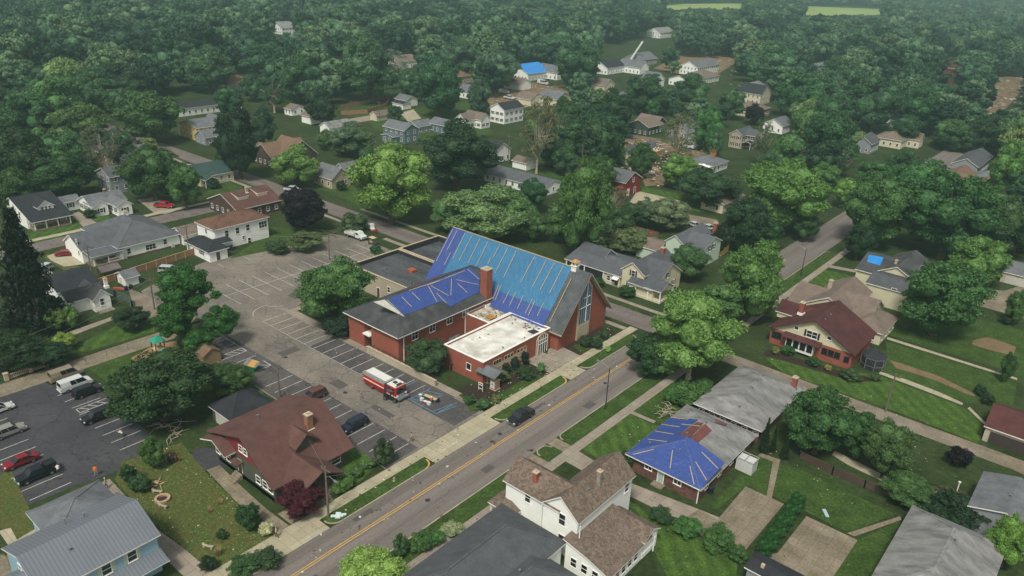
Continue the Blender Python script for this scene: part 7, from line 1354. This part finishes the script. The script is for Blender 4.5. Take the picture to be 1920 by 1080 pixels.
# shrubs
def bush(px, py, w, h_, col, label, key='bush', name='shrub', group=None): tree_px(px, py, w, h_, key, col, label, name=name, cat='shrub', group=group)
for q in ((263, 906, 46, 40, '2f5a2c', 'dark round bush beside the worn lawn'), (240, 888, 32, 34, '2a4f28', 'smaller bush behind the dark round one'), (467, 970, 54, 56, '274d2b', 'large round bush beside the bungalow driveway'), (500, 992, 30, 30, 'b3bd92', 'white-flowered bush at the end of the bungalow driveway'), (415, 1003, 22, 22, '2a4a24', 'small dark bush on the worn lawn'),
  (389, 1058, 36, 32, '1f3d22', 'dark bush at the foot of the dry grass'), (718, 850, 46, 52, '33492d', 'dark airy bush at the corner of the parking lot'), (305, 1045, 20, 22, '6f9a2e', 'lime shrub at the corner of the blue house'), (667, 884, 30, 26, '3d6b2e', 'rounded shrub in the bungalow flower bed'), (640, 905, 50, 34, '46752f', 'rough shrub mass by the porch steps'),
  (690, 868, 30, 24, '46752f', 'weedy clump beside the bungalow lawn'), (500, 1048, 60, 30, '2d4f2a', 'low hedge on the verge at the bottom of the street'), (455, 1062, 60, 34, '355a2e', 'spilling shrub by the sidewalk at the bottom edge'), (790, 1015, 50, 44, '3a6a2f', 'leafy shrub on the verge above the bottom tree'), (750, 1025, 34, 44, '3c6234', 'spiky shrub beside the kerb at the bottom'),
  (848, 992, 44, 28, '7c9a6a', 'white-speckled shrub beside the dark roof'), (815, 1010, 40, 34, '3f7030', 'green shrub left of the speckled one'), (1180, 862, 40, 36, '2f4a2c', 'ragged shrub at the corner of the blue-tarped ranch'), (1290, 740, 80, 44, '386a2d', 'broad laurel shrubs beside the grey-roofed ranch'), (1262, 742, 36, 36, '3f7430', 'smaller laurel left of the broad one'),
  (1320, 722, 40, 26, '3a6a2d', 'bush behind the broad laurel'), (1118, 530, 34, 22, '27501f', 'left clipped yew in front of the shuttered house'), (1177, 547, 38, 20, '27501f', 'right clipped yew in front of the shuttered house'), (1268, 550, 34, 20, '234a1e', 'clipped hedge right of the white porch'), (1240, 966, 50, 30, '2f4f2c', 'broken shrub by the farmhouse walk'), (1290, 990, 60, 34, '3a6a2d', 'tall weeds along the farmhouse lawn'),
  (1345, 1010, 70, 40, '36642b', 'viny hedge end near the concrete pad'), (1385, 1040, 40, 36, '36642b', 'viny hedge above the black carport'), (1800, 960, 110, 50, '1f3f22', 'dark evergreen shrubs behind the corner house'), (1780, 985, 60, 40, '24472a', 'low juniper by the corner house roof'), (1745, 950, 60, 40, '28502a', 'shrub at the bent tree foot'),
  (1837, 732, 24, 20, '203c1e', 'upper of two dark bushes by the long lawn'), (1852, 749, 26, 24, '203c1e', 'lower of two dark bushes by the long lawn'), (1478, 657, 28, 20, '2c5a26', 'left round bush under the craftsman bay'), (1525, 678, 28, 20, '2c5a26', 'right round bush under the craftsman bay'), (1454, 657, 16, 18, '72863a', 'yellow shrub at the craftsman corner'), (1553, 690, 15, 13, '8a8a34', 'golden shrub near the craftsman steps'),
  (1595, 703, 40, 14, '39572f', 'low planting along the craftsman wall'), (1640, 708, 22, 14, '3a5c30', 'planting at the craftsman patio'), (1610, 555, 36, 34, '5a8a42', 'light green bush between the tan and cream houses'), (1890, 600, 30, 18, '1f3c20', 'clipped dark bush by the right driveway'), (942, 706, 30, 22, '5d6f3c', 'olive clipped bush by the kiosk sign'), (930, 748, 22, 18, '5a6b3c', 'round olive bush below the kiosk sign') ,
  (905, 757, 30, 18, '3f6a32', 'shrub by the entry at the lot corner'), (880, 750, 26, 20, '335a2c', 'shrub behind the low kerb'), (948, 690, 20, 24, '26392a', 'dark yew by the annex windows'), (965, 682, 20, 26, '26392a', 'second yew by the annex windows'), (985, 672, 18, 28, '22352a', 'tall yew left of the entrance arch'), (1015, 690, 18, 22, '4f8a40', 'small ornamental tree in the church garden'),
  (1120, 645, 26, 22, '2d4a2c', 'shrub under the gable window'), (1100, 640, 34, 16, '2b472a', 'low planting along the nave wall'), (1133, 628, 20, 20, '31532d', 'shrub at the nave corner'), (1140, 655, 12, 14, '7fb04a', 'bright sapling on the verge by the nave'), (635, 612, 70, 20, '24402a', 'low dark groundcover bush below the pale-barked tree'), (520, 463, 50, 16, '34562c', 'brush along the two-storey house wall'), (575, 452, 70, 18, '4a6238', 'fallen leafy boughs by the plum tree'), (662, 418, 60, 26, '3a5430', 'heaped green brush by the dump truck'),
  (705, 468, 26, 18, '2f5a30', 'shrub by the far lot entrance'), (715, 478, 24, 14, '33602f', 'low shrub at the far lot corner'), (640, 348, 22, 22, '274a26', 'shrub on the corner lawn'), (400, 345, 24, 20, '24462a', 'dark shrub beside the green-roofed porch'), (170, 400, 30, 8, '264626', 'low hedge in front of the cottage'), (1060, 345, 30, 22, '2d5530', 'shrub by the long low house end'), (985, 700, 40, 16, '2d4a2b', 'low planting in the church bed'), (1230, 450, 30, 16, '3b6a33', 'bush at the end of the red board fence')):
    bush(*q[:5], q[5])
for px, py, lb in ((408, 1042, 'tall dry ornamental grass clump near the sidewalk'), (412, 945, 'dry grass tuft beside the fire pit lawn'), (392, 960, 'brown dry grass tuft below the other')):
    x, y = at(px, py); b = MB()
    for k in range(140): a = random.uniform(0, 6.3); r_ = random.uniform(.05, .5); hh = random.uniform(1.0, 2.0) if py > 1000 else random.uniform(.5, 1.1); dx, dy = math.cos(a), math.sin(a); b.quad((x+dx*r_*.3-.02, y+dy*r_*.3, 0), (x+dx*r_*.3+.03, y+dy*r_*.3, 0), (x+dx*r_*1.5, y+dy*r_*1.5, hh))
    o = b.build('dry_grass', simple('dry_grass', 'a58f66', .8), fix=False); tag(o, lb, 'grass clump')
# clipped conifer hedge between the pads
p0, p1_ = at(1495, 950), at(1432, 1040); hd = thing('hedge', 'dense conifer hedge between the two concrete pads', 'hedge', (*p0, 0)); 
for k in range(9):
    f = k/8; c = link('foliage', KIND['bush'][0][k % 2][0], hd, ((p1_[0]-p0[0])*f, (p1_[1]-p0[1])*f, 1.0)); c.scale = (1.25, 1.25, 1.3); c.color = lin('2a5426')
# big round Japanese maple, maroon
tree_px(563, 938, 92, 76, 'fine', MR, 'plum-red Japanese maple in front of the bungalow porch', name='japanese_maple', k=1)
# ---- woods: individual trees as far as 300, the rest of the forest as one mass
EXC = [(18, 350, 240, 410), (1090, 458, 1285, 570), (1212, 418, 1350, 505), (1140, 420, 1235, 450), (1290, 405, 1345, 430), (205, 262, 245, 305), (310, 168, 425, 208), (350, 200, 435, 262), (395, 262, 410, 300), (455, 205, 480, 235), (505, 235, 612, 308), (525, 195, 625, 235), (435, 128, 480, 165), (530, 36, 560, 56), (625, 168, 795, 232), (560, 225, 625, 250), (700, 225, 865, 282), (860, 205, 995, 252), (738, 106, 790, 130), (915, 245, 1005, 325), (860, 168, 985, 215), (955, 112, 1068, 182), (1040, 172, 1075, 200), (1120, 60, 1215, 138), (1265, 88, 1385, 162), (1390, 150, 1455, 222), (1408, 140, 1450, 170), (1185, 210, 1248, 248), (1165, 245, 1262, 350), (1262, 215, 1325, 285), (1295, 280, 1372, 330), (1360, 235, 1430, 295), (1600, 225, 1705, 290), (1755, 255, 1880, 385), (1755, 96, 1800, 135), (1840, 115, 1925, 215), (1240, 0, 1400, 20), (1500, 4, 1660, 32), (930, 300, 1060, 365), (1140, 310, 1345, 405), (1300, 350, 1385, 400), (1040, 320, 1080, 350), (360, 250, 440, 380), (1540, 330, 1665, 470), (1195, 80, 1240, 115), (1620, 185, 1680, 190), (1180, 65, 1240, 95), (1150, 72, 1215, 108), (1160, 80, 1210, 118)]
LIMX = [0, 60, 130, 215, 300, 420, 500, 560, 620, 780, 900, 1000, 1140, 1345, 1400, 1560, 1700, 1920]; LIMY = [400, 352, 340, 315, 322, 330, 330, 300, 260, 330, 335, 380, 440, 440, 420, 330, 430, 500]
for f_ in FOOT:      # keep the distant houses in view
    qs = [proj(x, y, z) for x in f_[:2] for y in f_[2:] for z in (1, 6)]
    if min(q[2] for q in qs) > 270: EXC.append((min(q[0] for q in qs), min(q[1] for q in qs), max(q[0] for q in qs), max(q[1] for q in qs)))
cand = []
wr = random.Random(5)
def inroad(x, y): return (-72 < x < -54 and y < 330) or (124 < y < 138 and x > -400) or (-205 < x < -192 and y < 130)
for i in range(-160, 75):
    for j in range(8, 196):
        x, y = i*8.6+wr.uniform(-3.6, 3.6), j*8.6+wr.uniform(-3.6, 3.6)
        gx, gy, D = proj(x, y, 0)
        if D < 60 or gx < -120 or gx > 2040 or gy > 600 or gy < -40: continue
        a = wr.choice([wr.uniform(5, 8), wr.uniform(5.5, 9), wr.uniform(2.6, 4.6)])*(1 if D < 260 else 1.2 if D < 420 else 1.5); b_ = min(a, 11)*wr.uniform(.85, 1.2); top = proj(x, y, b_*2.25); rpx = a*F/D
        lim = np.interp(gx, LIMX, LIMY)
        if gy > lim or inroad(x, y): continue
        m_ = .42
        if any(gx+rpx*m_ > e[0]+.04*(e[2]-e[0]) and gx-rpx*m_ < e[2]-.04*(e[2]-e[0]) and gy > e[1]+.3*(e[3]-e[1]) and top[1]+rpx*.3 < e[3]-.12*(e[3]-e[1]) for e in EXC): continue
        if any(f_[0]-a*.5 < x < f_[1]+a*.5 and f_[2]-a*.5 < y < f_[3]+a*.5 for f_ in FOOT): continue
        if any((x-p_[0])**2+(y-p_[1])**2 < (.62*(a+p_[2]))**2 for p_ in placed): continue
        if any((x-q_[1])**2+(y-q_[2])**2 < (.52*(a+q_[3]))**2 for q_ in cand[-900:]): continue
        cand.append((D, x, y, a, b_))
cand.sort(); NI = 296-len(TM)-len(TL)
WC = ['2a4e2c', '315c33', '3a6838', '47763b', '56803f', '2f5a38', '3f6c42', '25472c', '6a8a4a']
for D, x, y, a, b_ in cand[:NI]: tree_at(x, y, a, b_, wr.choice(['mid']*13+['open']), wr.choice(WC), 'leafy green tree of the close-grown woods around the distant houses', group='trees of the neighbourhood woods')
# one object for the far woodland: points with scale, instancing three crown-and-trunk shapes
far_c = cand[NI:]; extra = []
for i in range(-260, 160):
    for j in range(8, 330):
        x, y = i*13+wr.uniform(-5, 5), j*13+wr.uniform(-5, 5); gx, gy, D = proj(x, y, 0)
        if D < 900 or not (-150 < gx < 2070) or gy > -38+14 and D < 1650: pass
        if not (y >= 1690 or D > 1650) or D > 3400 or not (-150 < gx < 2070) or gy < -75: continue
        extra.append((D, x, y, wr.uniform(6, 15), wr.uniform(8, 13)))
pts = [(x, y, 0) for D, x, y, a, b_ in far_c+extra]; sc = [v for D, x, y, a, b_ in far_c+extra for v in (a, a, b_)]
print('woods', len(cand), 'far', len(pts))
me = bpy.data.meshes.new('far_woodland'); me.from_pydata(pts, [], []); at_ = me.attributes.new('tree_scale', 'FLOAT_VECTOR', 'POINT'); at_.data.foreach_set('vector', sc)
wd = link('far_woodland', me); wd['kind'] = 'stuff'
srcs = []
for k, (cm, tm) in enumerate(KIND['far'][0]):
    b = bmesh.new(); b.from_mesh(cm); b.transform(Matrix.Translation((0, 0, 1.25))); c2 = bpy.data.meshes.new('woodland_crown'); b.to_mesh(c2); b.free(); c2.materials.append(LEAFFAR)
    srcs.append(c2)
ng = bpy.data.node_groups.new('woodland', 'GeometryNodeTree'); ng.interface.new_socket('Geometry', in_out='INPUT', socket_type='NodeSocketGeometry'); ng.interface.new_socket('Geometry', in_out='OUTPUT', socket_type='NodeSocketGeometry')
N = ng.nodes; Lk = ng.links; gi = N.new('NodeGroupInput'); go = N.new('NodeGroupOutput'); ip = N.new('GeometryNodeInstanceOnPoints'); na = N.new('GeometryNodeInputNamedAttribute'); na.data_type = 'FLOAT_VECTOR'; na.inputs[0].default_value = 'tree_scale'
rv = N.new('FunctionNodeRandomValue'); rv.data_type = 'FLOAT_VECTOR'; rv.inputs[0].default_value = (0, 0, 0); rv.inputs[1].default_value = (0, 0, 6.28)
gj = N.new('GeometryNodeGeometryToInstance'); ip.inputs['Pick Instance'].default_value = True
# the three woodland shapes stand as real trees in the forest and are instanced from there
base = [tree_at(-560, 900, 7, 7.5, 'far', '2c5436', 'leafy green tree of the close-grown woods around the distant houses', group='trees of the neighbourhood woods', k=0), tree_at(-575, 915, 7, 7.5, 'far', '2c5436', 'leafy green tree of the close-grown woods around the distant houses', group='trees of the neighbourhood woods', k=1), tree_at(-545, 920, 7, 7.5, 'far', '2c5436', 'leafy green tree of the close-grown woods around the distant houses', group='trees of the neighbourhood woods', k=2)]
for t in base:
    ob = [c for c in t.children if c.name.startswith('crown')][0]; ob.data = srcs[base.index(t)]; ob.location = (0, 0, 0)
    oi = N.new('GeometryNodeObjectInfo'); oi.inputs[0].default_value = ob; oi.inputs[1].default_value = True; oi.transform_space = 'ORIGINAL'; Lk.new(oi.outputs['Geometry'], gj.inputs[0])
Lk.new(gi.outputs[0], ip.inputs['Points']); Lk.new(gj.outputs[0], ip.inputs['Instance']); Lk.new(na.outputs[0], ip.inputs['Scale']); Lk.new(rv.outputs[0], ip.inputs['Rotation']); Lk.new(ip.outputs[0], go.inputs[0])
mo = wd.modifiers.new('woodland', 'NODES'); mo.node_group = ng
# ------------------------------------------------------------------ air
HB = MB(); HB.box(-4000, -300, -1, 1800, 4300, 74); hz = HB.build('haze', bpy.data.materials.new('haze_air')); hz['kind'] = 'stuff'
hm = hz.data.materials[0]; hm.use_nodes = True; hn = hm.node_tree.nodes; hn.remove(hn['Principled BSDF']); pv = hn.new('ShaderNodeVolumePrincipled'); pv.inputs['Color'].default_value = (.5, .77, .74, 1); pv.inputs['Density'].default_value = HAZE = .00028; pv.inputs['Anisotropy'].default_value = .1
hm.node_tree.links.new(pv.outputs[0], hn['Material Output'].inputs['Volume'])
S.cycles.volume_bounces = 1; S.cycles.max_bounces = 6
